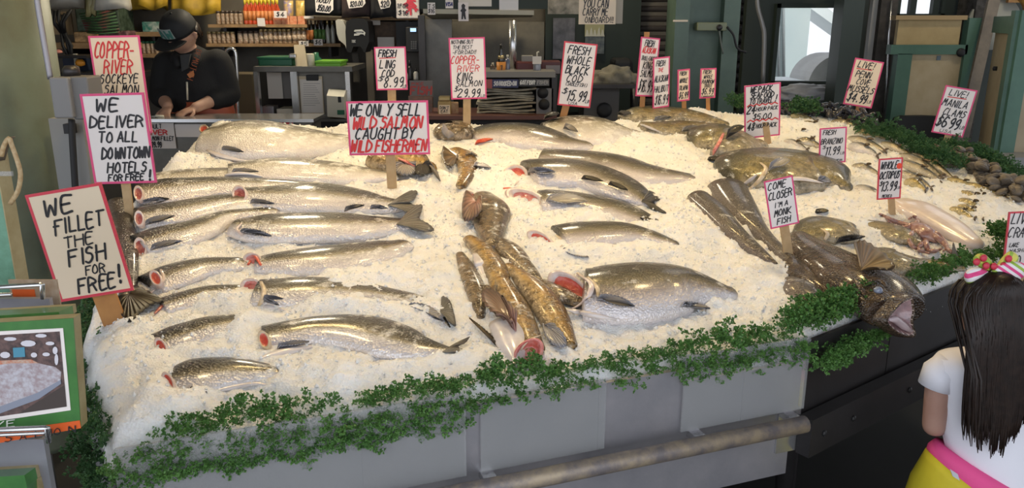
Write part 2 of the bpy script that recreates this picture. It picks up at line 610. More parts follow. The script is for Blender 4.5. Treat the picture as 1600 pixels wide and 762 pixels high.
# heaps and hollows in the ice: (photo x, photo y, half width, half height in photo px, rise in m)
BUMPS = [
    (232, 655, 48, 40, .05), (290, 648, 40, 26, .03), (200, 590, 60, 55, .03), (165, 545, 40, 40, .02), (245, 620, 22, 30, .02),
    (545, 450, 60, 22, .028), (330, 470, 70, 14, .022), (430, 505, 60, 10, .02), (560, 485, 80, 12, .025), (330, 425, 26, 7, .012),
    (610, 425, 60, 20, .02), (690, 440, 25, 60, .015), (700, 560, 60, 18, .02), (330, 562, 50, 9, .02), (380, 515, 22, 20, .012), (520, 585, 120, 22, .012),
    (650, 585, 50, 18, .012), (1080, 350, 60, 40, .02), (960, 335, 50, 12, .01), (980, 400, 90, 10, .02), (1110, 470, 40, 25, .02), (760, 250, 30, 14, .018),
    (960, 215, 60, 12, .03), (1030, 235, 60, 12, .02), (1000, 176, 60, 6, .03), (1070, 178, 60, 5, .035), (970, 182, 18, 7, .03), (800, 185, 60, 5, .03), (730, 195, 40, 6, .02),
    (880, 182, 40, 6, .025), (1170, 195, 60, 8, .03), (1240, 205, 50, 10, .03), (640, 190, 60, 8, .02), (350, 195, 60, 8, .03), (520, 235, 60, 8, .02), (570, 200, 30, 10, .03),
    (300, 255, 50, 14, .02), (270, 285, 20, 6, .01), (1480, 350, 40, 20, .01), (1550, 340, 40, 40, .015), (1200, 440, 50, 30, .015), (1440, 440, 40, 14, .02),
    (1120, 270, 50, 14, .02), (1300, 315, 40, 10, .015), (680, 640, 200, 16, -.012), (900, 600, 150, 14, -.012),
]
ICE_STEP = .0075


def ice_height(X, Y, fine=True):
    D = edge_dist(X, Y)
    Z = H0 + HK * ((X - P0.x) * SN.x + (Y - P0.y) * SN.y)
    for (px, py, rx, ry, h) in BUMPS:
        c = on_heap(px, py)
        s = depth_scale(c)
        d = ray(px, py)
        fore = abs(d.dot(NRM)) / d.length
        ax, ay = rx * s, ry * s / fore
        Z = Z + h * np.exp(-(((X - c.x) / ax) ** 2 + ((Y - c.y) / ay) ** 2) * 1.1)
    # front rim is nearly level, the other edges roll away
    roll = np.clip(1 - D / .10, 0, 1) ** 2
    soft = np.clip((Y - 1.8) / 1.2, 0, 1)
    Z = Z - roll * (.025 + .06 * soft) + .012 * lattice(X, Y, .16, 3) + .007 * lattice(X, Y, .07, 4)
    Z = Z + .006 - .07 * np.clip((.012 - D) / .034, 0, 1) ** 1.4
    if fine:
        Z = Z + .0065 * lattice(X, Y, .034, 5) + .0048 * lattice(X, Y, .0165, 6) + .0032 * lattice(X, Y, .0082, 8)
    return Z, D


def build_ice():
    xs = np.arange(-1.50, 2.25, ICE_STEP)
    ys = np.arange(1.34, 4.62, ICE_STEP)
    X, Y = np.meshgrid(xs, ys, indexing='ij')
    X = X + RNG.uniform(-.3, .3, X.shape) * ICE_STEP
    Y = Y + RNG.uniform(-.3, .3, Y.shape) * ICE_STEP
    Z, D = ice_height(X, Y)
    keep = D > -.022
    idx = -np.ones(X.shape, int)
    idx[keep] = np.arange(keep.sum())
    V = np.stack([X[keep], Y[keep], Z[keep]], 1)
    q = keep[:-1, :-1] & keep[1:, :-1] & keep[1:, 1:] & keep[:-1, 1:]
    Fq = np.stack([idx[:-1, :-1][q], idx[1:, :-1][q], idx[1:, 1:][q], idx[:-1, 1:][q]], 1)
    # loose crumbs of ice lying on the bed
    NC = 15000
    r = np.random.RandomState(4)
    cx, cy = r.uniform(-1.5, 2.2, NC * 2), r.uniform(1.36, 4.6, NC * 2)
    cz, cd = ice_height(cx, cy)
    k = np.where(cd > .01)[0][:NC]
    base = np.array([(1, 0, 0), (-1, 0, 0), (0, 1, 0), (0, -1, 0), (0, 0, 1), (0, 0, -1)], float)
    of = np.array([(0, 2, 4), (2, 1, 4), (1, 3, 4), (3, 0, 4), (2, 0, 5), (1, 2, 5), (3, 1, 5), (0, 3, 5)])
    sz = .0022 + .0045 * r.rand(len(k)) ** 2.5
    cv = base[None] * sz[:, None, None] * r.uniform(.6, 1.3, (len(k), 6, 3)) + np.stack([cx[k], cy[k], cz[k] + sz * .3], 1)[:, None, :]
    C0 = len(V)
    V = np.vstack([V, cv.reshape(-1, 3)])
    T3 = (of[None] + (C0 + 6 * np.arange(len(k)))[:, None, None]).reshape(-1, 3)
    me = bpy.data.meshes.new('crushed_ice')
    me.vertices.add(len(V))
    me.vertices.foreach_set('co', V.ravel())
    me.loops.add(Fq.size + T3.size)
    me.loops.foreach_set('vertex_index', np.concatenate([Fq.ravel(), T3.ravel()]))
    me.polygons.add(len(Fq) + len(T3))
    me.polygons.foreach_set('loop_start', np.concatenate([np.arange(0, Fq.size, 4), Fq.size + np.arange(0, T3.size, 3)]))
    me.polygons.foreach_set('use_smooth', np.concatenate([np.ones(len(Fq), bool), np.zeros(len(T3), bool)]))
    me.update()
    me.validate()
    o = link('crushed_ice', me, M['ice'])
    return tag(o, 'bed of crushed white ice heaped over the whole fish display', 'ice', kind='stuff')


def ice_mat():
    m = mat('crushed_ice', (.90, .89, .87), .35)
    nt = m.node_tree
    b = nt.nodes['Principled BSDF']
    b.inputs['Subsurface Weight'].default_value = .5
    b.inputs['Subsurface Radius'].default_value = (1.0, .9, .8)
    b.inputs['Subsurface Scale'].default_value = .012
    tc = nt.nodes.new('ShaderNodeTexCoord')
    vo = nt.nodes.new('ShaderNodeTexVoronoi')
    vo.inputs['Scale'].default_value = 170
    nt.links.new(tc.outputs['Object'], vo.inputs['Vector'])
    n = nt.nodes.new('ShaderNodeTexNoise')
    n.inputs['Scale'].default_value = 220
    n.inputs['Detail'].default_value = 4
    nt.links.new(tc.outputs['Object'], n.inputs['Vector'])
    ad = nt.nodes.new('ShaderNodeMath')
    ad.operation = 'ADD'
    nt.links.new(vo.outputs['Distance'], ad.inputs[0])
    nt.links.new(n.outputs['Fac'], ad.inputs[1])
    bp = nt.nodes.new('ShaderNodeBump')
    bp.inputs['Strength'].default_value = .7
    bp.inputs['Distance'].default_value = .004
    nt.links.new(ad.outputs[0], bp.inputs['Height'])
    nt.links.new(bp.outputs['Normal'], b.inputs['Normal'])
    n2 = nt.nodes.new('ShaderNodeTexNoise')
    n2.inputs['Scale'].default_value = 5
    n2.inputs['Detail'].default_value = 8
    n2.inputs['Roughness'].default_value = .7
    nt.links.new(tc.outputs['Object'], n2.inputs['Vector'])
    cr = nt.nodes.new('ShaderNodeValToRGB')
    cr.color_ramp.elements[0].position = .3
    cr.color_ramp.elements[1].position = .62
    cr.color_ramp.elements[0].color = (.82, .81, .78, 1)
    cr.color_ramp.elements[1].color = (.95, .945, .93, 1)
    nt.links.new(n2.outputs['Fac'], cr.inputs['Fac'])
    nt.links.new(cr.outputs['Color'], b.inputs['Base Color'])
    return m


M['ice'] = ice_mat()
build_ice()


# trays: main steel tray in front, dark side table on the right
def wallstrip(mb, pts, z0, z1, th=.012, inward=None):
    """upright strip standing along plan polyline pts, thickness th towards the left of travel"""
    for a, b in zip(pts[:-1], pts[1:]):
        a, b = Vector((*a, 0)), Vector((*b, 0))
        d = (b - a).normalized()
        n = Vector((-d.y, d.x, 0)) * th
        mb.prism([a + Vector((0, 0, z0)), b + Vector((0, 0, z0)), b + Vector((0, 0, z1)), a + Vector((0, 0, z1))], n)


FD = (RIMV[1] - RIMV[0]).normalized()          # along the front
FN = Vector((FD.y, -FD.x))                     # outwards from the front
RD = (RIMV[2] - RIMV[1]).normalized()
RN = Vector((RD.y, -RD.x))


def fr(s, out=0.0, z=0.0):
    """point on the front: s metres from the left corner, out metres outwards"""
    p = RIMV[0] + FD * s + FN * out
    return Vector((p.x, p.y, z))


FL = (RIMV[1] - RIMV[0]).length
table = thing('display_table', fr(FL / 2, -.6, 0), 'long stainless steel ice table with a pipe bumper, facing the customers', 'display table')
mb = MB()
for (s0, s1, zt) in ((.0, .70, .785), (.70, 1.25, .832), (1.25, FL, .80)):
    mb.prism([fr(s0, .03, .66), fr(s1, .03, .66), fr(s1, .03, zt), fr(s0, .03, zt)], (-FN.x * .012, -FN.y * .012, 0))
mb.build('front_panel', M['steel'], table)
for s, zt in ((.47, .786), (1.03, .833), (FL - .18, .801)):
    mb = MB()
    mb.prism([fr(s, .0325, .66), fr(s + .10, .0325, .66), fr(s + .10, .0325, zt), fr(s, .0325, zt)], (-FN.x * .004, -FN.y * .004, 0))
    mb.build('seam_plate', M['steel'], table)
mb = MB()
mb.prism([fr(-.0, .02, .47), fr(FL - .01, .02, .47), fr(FL - .01, .02, .66), fr(0, .02, .66)], (-FN.x * .012, -FN.y * .012, 0))
mb.build('lower_panel', M['steel'], table)
mb = MB()
a, b = Vector(RIM[0]), Vector(RIM[11])
mb.prism([fr(0, .03, .50), Vector((b.x - .02, b.y, .50)), Vector((b.x - .02, b.y, .80)), fr(0, .03, .80)], (.012, .006, 0))
mb.prism([Vector((b.x - .02, b.y, .50)), Vector((-1.40, 2.75, .50)), Vector((-1.40, 2.75, .86)), Vector((b.x - .02, b.y, .80))], (.012, .006, 0))
mb.build('side_panel', M['steel'], table)
mb = MB()
mb.box(fr(FL - .02, .02, .67) + Vector((0, 0, 0)), (.07, .012, .26), Matrix.Rotation(math.atan2(FD.y, FD.x), 3, 'Z'))
mb.build('corner_plate', M['steel_bright'], table)
mb = MB()
mb.tube([fr(.45, .085, .652), fr(FL - .02, .085, .652)], .022, 14)
mb.build('bumper_pipe', M['worn_pipe'], table)
for s in (.75, 1.3, FL - .03):
    mb = MB()
    mb.box((fr(s, .05, .652)), (.03, .06, .018), Matrix.Rotation(math.atan2(FD.y, FD.x), 3, 'Z'))
    mb.build('pipe_bracket', M['steel_bright'], table)
mb = MB()
mb.prism([fr(0, 0, .78), fr(FL, 0, .78), Vector((1.2, 3.6, 1.0)), Vector((.2, 3.9, 1.02)), Vector((-1.36, 3.6, 1.06)), Vector((-1.3, 2.75, .93)), Vector((-1.02, 1.83, .80))], (0, 0, -.02))
mb.build('tray', M['steel_dark'], table)
for (s, o_) in ((.06, -.05), (FL - .28, -.05), (.06, -1.6), (FL - .28, -1.6)):
    p = fr(s, o_, 0)
    MB().tube([p, p + Vector((0, 0, .80 if o_ > -1 else .95))], .022, 12).build('leg', M['steel_bright'], table)

# dark side table round the corner
side = thing('side_table', (1.5, 3.2, 0), 'dark painted side table carrying the right half of the ice, on castors', 'display table')


def rr(s, out=0.0, z=0.0):
    p = RIMV[1] + RD * s + RN * out
    return Vector((p.x, p.y, z))


RL = (RIMV[2] - RIMV[1]).length
mb = MB()
for (s0, s1) in ((.02, .44), (.445, RL + .02)):
    mb.prism([rr(s0, .02, .63), rr(s1, .02, .63), rr(s1, .02, .845), rr(s0, .02, .845)], (-RN.x * .012, -RN.y * .012, 0))
e2, e3 = Vector((*RIM[2], 0)), Vector((*RIM[3], 0))
mb.prism([e2 + Vector((0, -.02, .63)), e3 + Vector((0, -.02, .63)), e3 + Vector((0, -.02, .89)), e2 + Vector((0, -.02, .855))], (0, .012, 0))
mb.build('front_panel', M['steel_dark'], side)
mb = MB()
mb.prism([rr(.0, .07, .535), rr(RL + .03, .07, .535), rr(RL + .03, .07, .645), rr(0, .07, .645)], (-RN.x * .04, -RN.y * .04, 0))
mb.prism([rr(RL + .03, .07, .535), rr(RL + .5, -.05, .535), rr(RL + .5, -.05, .645), rr(RL + .03, .07, .645)], (-RN.x * .04, -RN.y * .04, 0))
mb.build('bumper_board', M['steel_dark'], side)
for s in (.06, .2, .5, .8):
    MB().lathe(rr(s, .07, .59), [(.009, 0), (.009, .004), (.004, .007)], 8, (RN.x, RN.y, 0)).build('bolt', M['black'], side)
mb = MB()
mb.prism([Vector((.76, 1.96, .79)), Vector((1.49, 2.5, .79)), Vector((1.97, 2.75, .80)), Vector((2.13, 3.1, .84)), Vector((1.95, 4.5, 1.05)), Vector((1.0, 4.38, 1.05)), Vector((1.0, 3.0, .93))], (0, 0, -.02))
mb.build('tray', M['steel_dark'], side)
for p in ((.85, 2.2), (1.9, 2.95), (1.85, 4.3), (1.05, 4.2)):
    lg = MB().tube([(p[0], p[1], .15), (p[0], p[1], .82 if p[1] < 3 else .98)], .03, 12).build('leg', M['steel_dark'], side)
    w = MB()
    w.lathe((p[0] - .02, p[1], .085), [(.05, 0), (.085, .004), (.085, .036), (.05, .04)], 20, (1, 0, 0))
    w.build('castor', M['rubber'], lg)
# ------------------------------------------------------------------ clear shields on the front of the table
M['acrylic'] = mat('scuffed_acrylic', (.40, .41, .41), .15, alpha=.34, coat=.3)
for (s0, s1, z0, z1, lab) in (
        (.0, .70, .665, .868, 'clear scuffed plastic shield at the left end of the steel table front'),
        (.735, 1.045, .665, .845, 'clear plastic shield at the middle of the steel table front'),
        (1.255, FL + .01, .67, .872, 'clear plastic shield standing proud at the right end of the steel table front')):
    mb = MB()
    o_ = .036 if s0 < .1 or s0 > 1.2 else .034
    q = []
    for (s, z) in ((s0, z0), (s1, z0), (s1, z1 - .006), (s1 - .006, z1), (s0 + .006, z1), (s0, z1 - .006)):
        q.append(fr(s, o_ + .005, z))
    mb.prism(q, (-FN.x * .005, -FN.y * .005, 0))
    tag(mb.build('splash_shield', M['acrylic']), lab, 'shield', 'clear shields along the table front')


# ------------------------------------------------------------------ fish building kit
def bvh_of(o):
    me = o.data
    w = Vector((0, 0, 0))
    q = o
    while q is not None:
        w += q.location
        q = q.parent
    return BVHTree.FromPolygons([v.co + w for v in me.vertices], [p.vertices[:] for p in me.polygons])


def hit(px, py, bvh=None):
    g = on_heap(px, py)
    if bvh is not None:
        d = ray(px, py).normalized()
        r = bvh.ray_cast(CAMP, d)
        if r[0] is not None and (r[0] - CAMP).length < (g - CAMP).length + .03:
            return r[0]
    return g


def to_px(p):
    q = p - CAMP
    zc = q.y * CP - q.z * SP
    return (800 + F_PX * q.x / zc, 381 - F_PX * (q.y * SP + q.z * CP) / zc)


def body_mesh(name, A, B, material, parent, thick=.33, lift=.12, sink=0.0, n=30, m=22, power=2.0, blunt0=.04, blunt1=.25, squeeze=.86):
    """A: back outline, B: belly outline (photo px, front to rear) -> a fish body lying on the heap"""
    a, b = catmull(A, n), catmull(B, n)
    PA, PB = [on_heap(*p) for p in a], [on_heap(*p) for p in b]
    C, HW = [], []
    for p, q in zip(PA, PB):
        c = (p + q) / 2
        sc_ = depth_scale(c)
        d = (p - q).normalized()
        p0 = Vector(to_px(c))
        ed = (Vector(to_px(c + d * .01)) - p0) * (sc_ / .01)
        en = (Vector(to_px(c + NRM * .01)) - p0) * (sc_ / .01)
        fore = max(ed.length, .2)
        nap = en.dot(ed) / fore
        H2 = (p - q).length * fore                      # apparent depth of the body here
        hw = H2 / (fore + math.sqrt(fore * fore + (thick * nap) ** 2) + lift * thick * abs(nap)) * (squeeze / .86)
        C.append(q + d * hw if nap >= 0 else p - d * hw)
        HW.append(hw)
    vs, uvs, fs = [], [], []
    L = [0]
    for i in range(1, n): L.append(L[-1] + (C[i] - C[i - 1]).length)
    mx = max(HW)
    # rounded ends: extra rings
    seq = []
    for k in range(4):
        th = math.pi / 2 * k / 4
        seq.append((0, blunt0 * math.sin(th) if False else math.sin(th), -blunt0 * HW[0] * math.cos(th)))
    for i in range(n): seq.append((i, 1.0, 0.0))
    for k in range(1, 5):
        th = math.pi / 2 * k / 4
        seq.append((n - 1, math.cos(th), blunt1 * HW[-1] * 4 * math.sin(th)))
    for (i, f, off) in seq:
        t = (C[min(i + 1, n - 1)] - C[max(i - 1, 0)]).normalized()
        d = (PA[i] - PB[i]).normalized()
        d = (d - t * d.dot(t)).normalized()
        c = C[i] + t * off
        hw = HW[i] * max(f, .02)
        hb = thick * (.2 * mx + .8 * HW[i]) * max(f, .02)
        c = c + NRM * (lift * hb - sink + .006)
        for k in range(m):
            th = 2 * math.pi * k / m
            cc, ss = math.cos(th), math.sin(th)
            x = math.copysign(abs(cc) ** (2 / power), cc)
            z = math.copysign(abs(ss) ** (2 / power), ss)
            vs.append(c + d * (hw * x) + NRM * (hb * z))
            uvs.append((L[i] + off, .5 + .5 * cc))
    R = len(seq)
    for i in range(R - 1):
        for k in range(m):
            fs.append((i * m + k, i * m + (k + 1) % m, (i + 1) * m + (k + 1) % m, (i + 1) * m + k))
    fs.append(tuple(range(m)))
    fs.append(tuple(range((R - 1) * m, R * m)))
    me = bpy.data.meshes.new(name)
    me.from_pydata([tuple(v) for v in vs], [], fs)
    u = me.uv_layers.new(name='UVMap')
    for l in me.loops: u.data[l.index].uv = uvs[l.vertex_index]
    me.polygons.foreach_set('use_smooth', [True] * len(fs))
    bm = bmesh.new()
    bm.from_mesh(me)
    bmesh.ops.recalc_face_normals(bm, faces=bm.faces[:])
    bm.to_mesh(me)
    bm.free()
    return link(name, me, material, parent)


def fin(name, root, edge, material, parent, bvh=None, lift=.004, tip=.01, dome=.004, K=7, ridge=.0012, tips=None):
    """a fan from the root point to the edge polyline, draped over the fish"""
    ed = catmull(edge, max(9, 4 * len(edge)))
    r0 = hit(*root, bvh) + NRM * lift
    N = len(ed)
    verts, uvs, faces = [], [], []
    for j, e in enumerate(ed):
        h = hit(*e, bvh) + NRM * (tip + .008)
        for k in range(K):
            t = k / (K - 1)
            p = r0.lerp(h, t) + NRM * (dome * math.sin(math.pi * t) + ridge * ((j % 2) * 2 - 1) * min(1, t * 2))
            # keep it above the skin beneath
            if bvh is not None:
                dd = (p - CAMP).normalized()
                q = bvh.ray_cast(CAMP, dd)
                if q[0] is not None and (q[0] - CAMP).length < (p - CAMP).length + .003:
                    p = q[0] - dd * .004
            verts.append(p)
            uvs.append((j / (N - 1), t))
    for j in range(N - 1):
        for k in range(K - 1):
            faces.append((j * K + k, j * K + k + 1, (j + 1) * K + k + 1, (j + 1) * K + k))
    me = bpy.data.meshes.new(name)
    me.from_pydata([tuple(v) for v in verts], [], faces)
    u = me.uv_layers.new(name='UVMap')
    for l in me.loops: u.data[l.index].uv = uvs[l.vertex_index]
    me.polygons.foreach_set('use_smooth', [True] * len(faces))
    o = link(name, me, material, parent)
    so = o.modifiers.new('thick', 'SOLIDIFY')
    so.thickness = .0022
    so.offset = 0
    return o


def blade(name, root, tip_, w, material, parent, bvh=None, bend=0.0, **kw):
    """paddle-shaped fin from root to tip, w px wide"""
    rx, ry = root
    dx, dy = tip_[0] - rx, tip_[1] - ry
    L = math.hypot(dx, dy)
    ux, uy = dx / L, dy / L
    nx, ny = -uy, ux
    pts = []
    prof = lambda q: (q ** .55) * (1 - q ** 2.6) * 1.25
    for q in (.12, .3, .5, .68, .84, .95, 1.0, .95, .84, .66, .46, .25, .1):
        sgn = 1 if len(pts) < 6 else (0 if len(pts) == 6 else -1)
        y = sgn * w / 2 * prof(q) * (1.0 if sgn < 0 else .8) + bend * math.sin(math.pi * q)
        pts.append((rx + ux * L * q + nx * y, ry + uy * L * q + ny * y))
    kw.setdefault('dome', .0015)
    return fin(name, root, pts, material, parent, bvh, **kw)


def gill(parent, cx, cy, rx, ry, ang, bvh, flesh='flesh', lipm='lip', face=(-.6, 0), lipw=.2, deep=1.0):
    """the open gill collar: pale rim round a red hollow, tilted up towards the front of the fish"""
    c = hit(cx, cy, bvh)
    c = c + NRM * (.02 if (c - on_heap(cx, cy)).length > .004 else .034)
    toc = (CAMP - c).normalized()
    n = (NRM * .55 + toc * .65 + Vector((face[0] * .6, face[1] * .6, 0))).normalized()
    ca, sa = math.cos(math.radians(ang)), math.sin(math.radians(ang))

    def pt(f, th):
        x, y = rx * f * math.cos(th), ry * f * math.sin(th)
        d = ray(cx + x * ca - y * sa, cy + x * sa + y * ca)
        t = (c - CAMP).dot(n) / d.dot(n)
        return CAMP + d * t

    s = depth_scale(c) * min(rx, ry)
    NS = 28
    prof = [(1.12, -.9), (1.10, -.35), (1.03, .08), (.94, .14), (1 - lipw, .02), (1 - lipw - .06, -.14 * deep)]
    mb = MB()
    rings = [[pt(f, 2 * math.pi * k / NS) + n * (z * s) for k in range(NS)] for f, z in prof]
    mb.loft(rings, cap=False)
    o1 = mb.build('collar', M[lipm], parent)
    mb = MB()
    rings = []
    rr_ = random.Random(int(cx * 7 + cy))
    for f, z in ((1 - lipw + .02, -.05), (.66, -.22 * deep), (.45, -.34 * deep), (.2, -.22 * deep), (.02, -.25 * deep)):
        rings.append([pt(f * (1 + .06 * rr_.uniform(-1, 1)), 2 * math.pi * k / NS) + n * ((z + .05 * rr_.uniform(-1, 1)) * s) for k in range(NS)])
    mb.loft(rings, cap=False)
    mb.build('gill_cavity', M[flesh], parent)
    return o1


def lip(parent, pts, w, bvh, material='lip', name='gill_flap', lift=.004, flat=.5):
    """fleshy edge running over the skin, w px thick (list or number)"""
    P = catmull(pts, 14)
    W = [w] * 14 if not hasattr(w, '__len__') else [x[0] for x in catmull([(q,) for q in w], 14)]
    pp = [hit(x, y, bvh) + NRM * (lift + .004) for x, y in P]
    rr_ = [W[i] * depth_scale(pp[i]) / 2 for i in range(14)]
    mb = MB()
    mb.tube(pp, rr_, 10, flat=flat, up=NRM)
    return mb.build(name, M[material], parent)


def fish(name, label, cat, A, B, skin='salmon', group=None, **kw):
    m0 = on_heap((A[len(A) // 2][0] + B[len(B) // 2][0]) / 2, (A[len(A) // 2][1] + B[len(B) // 2][1]) / 2)
    t = thing(name, m0, label, cat, group)
    b = body_mesh('body', A, B, M[skin], t, **kw)
    return t, bvh_of(b)


SG = 'silver salmon in the left columns'
SC = 'salmon'
# --- left column
t, h = fish('salmon', 'frosted salmon back showing just right of the WE DELIVER sign, above the left column', SC, [(245, 268), (300, 261), (370, 260), (440, 266)], [(240, 292), (300, 288), (370, 286), (440, 288)], 'salmon_pale', SG, sink=.012)
t, h = fish('salmon', 'topmost silver salmon of the left column, gill beside the WE DELIVER sign foot', SC, [(218, 289), (280, 281), (333, 279), (420, 282), (480, 288)], [(213, 326), (270, 322), (340, 310), (420, 305), (480, 302)], 'salmon', SG)
gill(t, 216, 302, 7, 12, -8, h, 'flesh_dark')
blade('pectoral_fin', (216, 325), (266, 318), 15, M['fin_gray'], t, h)
t, h = fish('salmon', 'second silver salmon down the left column, with a blue gray fin', SC, [(214, 328), (265, 319), (343, 307), (420, 303)], [(213, 363), (280, 354), (350, 335), (420, 325)], 'salmon', SG)
gill(t, 217, 341, 7, 12, -5, h, 'flesh_dark')
blade('pectoral_fin', (226, 354), (274, 345), 14, M['fin_gray'], t, h)
t, h = fish('salmon', 'third salmon down the left column, with a dark ridged back', SC, [(214, 370), (251, 357), (302, 347), (350, 333), (420, 327)], [(220, 406), (268, 396), (320, 375), (360, 350), (420, 342)], 'salmon', SG)
gill(t, 219, 386, 9, 15, -12, h, 'flesh_dark')
blade('pectoral_fin', (235, 393), (285, 385), 14, M['fin_gray'], t, h)
t, h = fish('salmon', 'fourth salmon down the left column, mostly under ice with a red gill arc', SC, [(232, 428), (268, 412), (313, 403), (362, 402)], [(238, 462), (280, 448), (320, 432), (365, 424)], 'salmon', SG, sink=.006)
gill(t, 243, 434, 8, 13, -30, h, 'flesh')
lip(t, [(252, 425), (256, 438), (250, 450), (236, 462)], [4, 6, 6, 3], h)
t, h = fish('salmon', 'fifth salmon down the left column, only its glittering back above the ice', SC, [(250, 466), (275, 459), (320, 447), (365, 445)], [(258, 492), (300, 482), (328, 468), (370, 462)], 'salmon', SG, sink=.006)
t, h = fish('salmon', 'second salmon from the bottom of the left column, red gill at its left end', SC, [(238, 526), (285, 508), (336, 497), (385, 494)], [(258, 560), (290, 552), (325, 537), (375, 522)], 'salmon', SG)
gill(t, 251, 541, 8, 15, -28, h, 'flesh')
t, h = fish('salmon', 'bottom salmon of the left column with a peach belly flap', SC, [(254, 582), (285, 569), (347, 565), (420, 574)], [(268, 620), (320, 620), (370, 609), (425, 598)], 'salmon', SG)
gill(t, 262, 596, 8, 16, -22, h, 'flesh')
lip(t, [(322, 622), (350, 612), (395, 604), (420, 606)], [6, 12, 10, 3], h, 'belly', 'belly_flap')
blade('pelvic_fin', (296, 616), (325, 624), 9, M['fin_dark'], t, h)
# --- second column
t, h = fish('salmon', 'big pale frosted salmon at the top of the ice, orange gill at its left end', SC, [(318, 204), (370, 191), (415, 196), (461, 205), (540, 216), (600, 232)], [(325, 240), (370, 252), (430, 256), (480, 250), (540, 240), (600, 242)], 'salmon_pale', SG, lift=.2)
gill(t, 318, 201, 7, 6, -20, h, 'flesh', 'lip_gold')
lip(t, [(325, 238), (350, 247), (390, 254), (435, 252)], [6, 12, 9, 2], h, 'belly', 'belly_flap')
blade('pectoral_fin', (346, 235), (381, 244), 10, M['fin_gray'], t, h)
t, h = fish('salmon', 'long salmon just below the big pale one, tail ending under the WE ONLY SELL sign', SC, [(362, 260), (438, 256), (507, 260), (570, 268), (612, 274)], [(355, 285), (400, 287), (450, 287), (520, 288), (610, 284)], 'salmon_pale', SG)
lip(t, [(345, 279), (365, 275), (390, 275), (410, 279)], [4, 14, 12, 3], h, 'belly', 'belly_flap')
blade('pectoral_fin', (362, 271), (405, 275), 8, M['fin_gray'], t, h)
t, h = fish('salmon', 'bright salmon with a pink oval gill, upper of two with tails by the ling cod', SC, [(378, 297), (430, 292), (473, 291), (541, 300), (600, 311), (628, 318)], [(372, 322), (440, 333), (500, 336), (560, 338), (600, 336), (630, 331)], 'salmon', SG)
gill(t, 374, 303, 11, 13, -10, h, 'flesh_dark')
blade('pectoral_fin', (391, 319), (429, 326), 9, M['fin_gray'], t, h)
blade('pelvic_fin', (538, 332), (569, 328), 8, M['fin_pale'], t, h)
blade('anal_fin', (578, 328), (606, 333), 8, M['fin_gray'], t, h)
fin('tail_fin', (606, 322), [(640, 305), (652, 306), (648, 318), (640, 323), (650, 330), (655, 342), (640, 342)], M['fin_tail'], t, h)
t, h = fish('salmon', 'bright salmon with a dark fanned tail, lower of two beside the ling cod', SC, [(366, 345), (440, 338), (541, 339), (600, 342), (634, 345)], [(368, 370), (405, 382), (473, 381), (541, 380), (600, 369), (634, 361)], 'salmon', SG)
blade('pectoral_fin', (374, 366), (425, 377), 13, M['fin_gray'], t, h)
lip(t, [(378, 352), (370, 362), (380, 370)], [3, 6, 4], h)
fin('tail_fin', (620, 352), [(648, 328), (660, 328), (657, 342), (656, 350), (670, 358), (678, 368), (660, 370), (640, 364)], M['fin_tail'], t, h)
t, h = fish('salmon', 'half buried salmon with a forked red gill, just below the two with tails', SC, [(398, 402), (430, 394), (473, 387), (541, 379), (600, 374), (625, 374)], [(400, 424), (430, 428), (473, 430), (541, 426), (600, 408), (625, 394)], 'salmon', SG, sink=.008)
gill(t, 394, 406, 14, 11, 10, h, 'flesh_pink')
lip(t, [(388, 417), (398, 404), (408, 418)], [4, 6, 4], h, 'flesh')
t, h = fish('salmon', 'iced over salmon with a wide pink gill above a white belly and spiky fins', SC, [(395, 438), (430, 436), (473, 433), (541, 437), (600, 450), (652, 462), (682, 480), (705, 512)], [(405, 482), (440, 484), (480, 482), (541, 480), (600, 478), (640, 484), (672, 492), (698, 514)], 'salmon', SG, sink=.005)
gill(t, 393, 447, 17, 12, 5, h, 'flesh_pink')
lip(t, [(408, 444), (413, 458), (410, 472), (403, 484)], [5, 8, 8, 4], h, 'lip_gold')
lip(t, [(404, 484), (425, 484), (455, 491)], [6, 14, 3], h, 'belly', 'belly_flap')
blade('pectoral_fin', (411, 471), (443, 476), 7, M['fin_gray'], t, h)
blade('pectoral_fin', (411, 473), (437, 486), 7, M['fin_gray'], t, h)
blade('anal_fin', (634, 484), (695, 512), 18, M['fin_gray'], t, h, bend=-6)
fin('tail_fin', (688, 490), [(690, 470), (702, 478), (708, 495), (712, 519), (700, 512)], M['fin_tail'], t, h)
t, h = fish('salmon', 'lowest salmon of the second column with a long white belly flap by the garnish', SC, [(404, 514), (440, 507), (479, 503), (539, 500), (598, 510), (646, 529), (700, 546)], [(418, 548), (460, 545), (519, 537), (579, 546), (622, 563), (660, 567), (700, 562)], 'salmon', SG)
gill(t, 412, 530, 8, 14, -18, h, 'flesh', 'lip_gold')
lip(t, [(398, 571), (425, 562), (455, 555), (488, 547)], [6, 19, 20, 6], h, 'belly', 'belly_flap', lift=.008)
blade('pectoral_fin', (432, 552), (484, 547), 11, M['fin_gray'], t, h, tip=.016)
fin('tail_fin', (690, 553), [(734, 533), (728, 542), (716, 550), (742, 562), (715, 563)], M['fin_tail'], t, h, tip=.006)

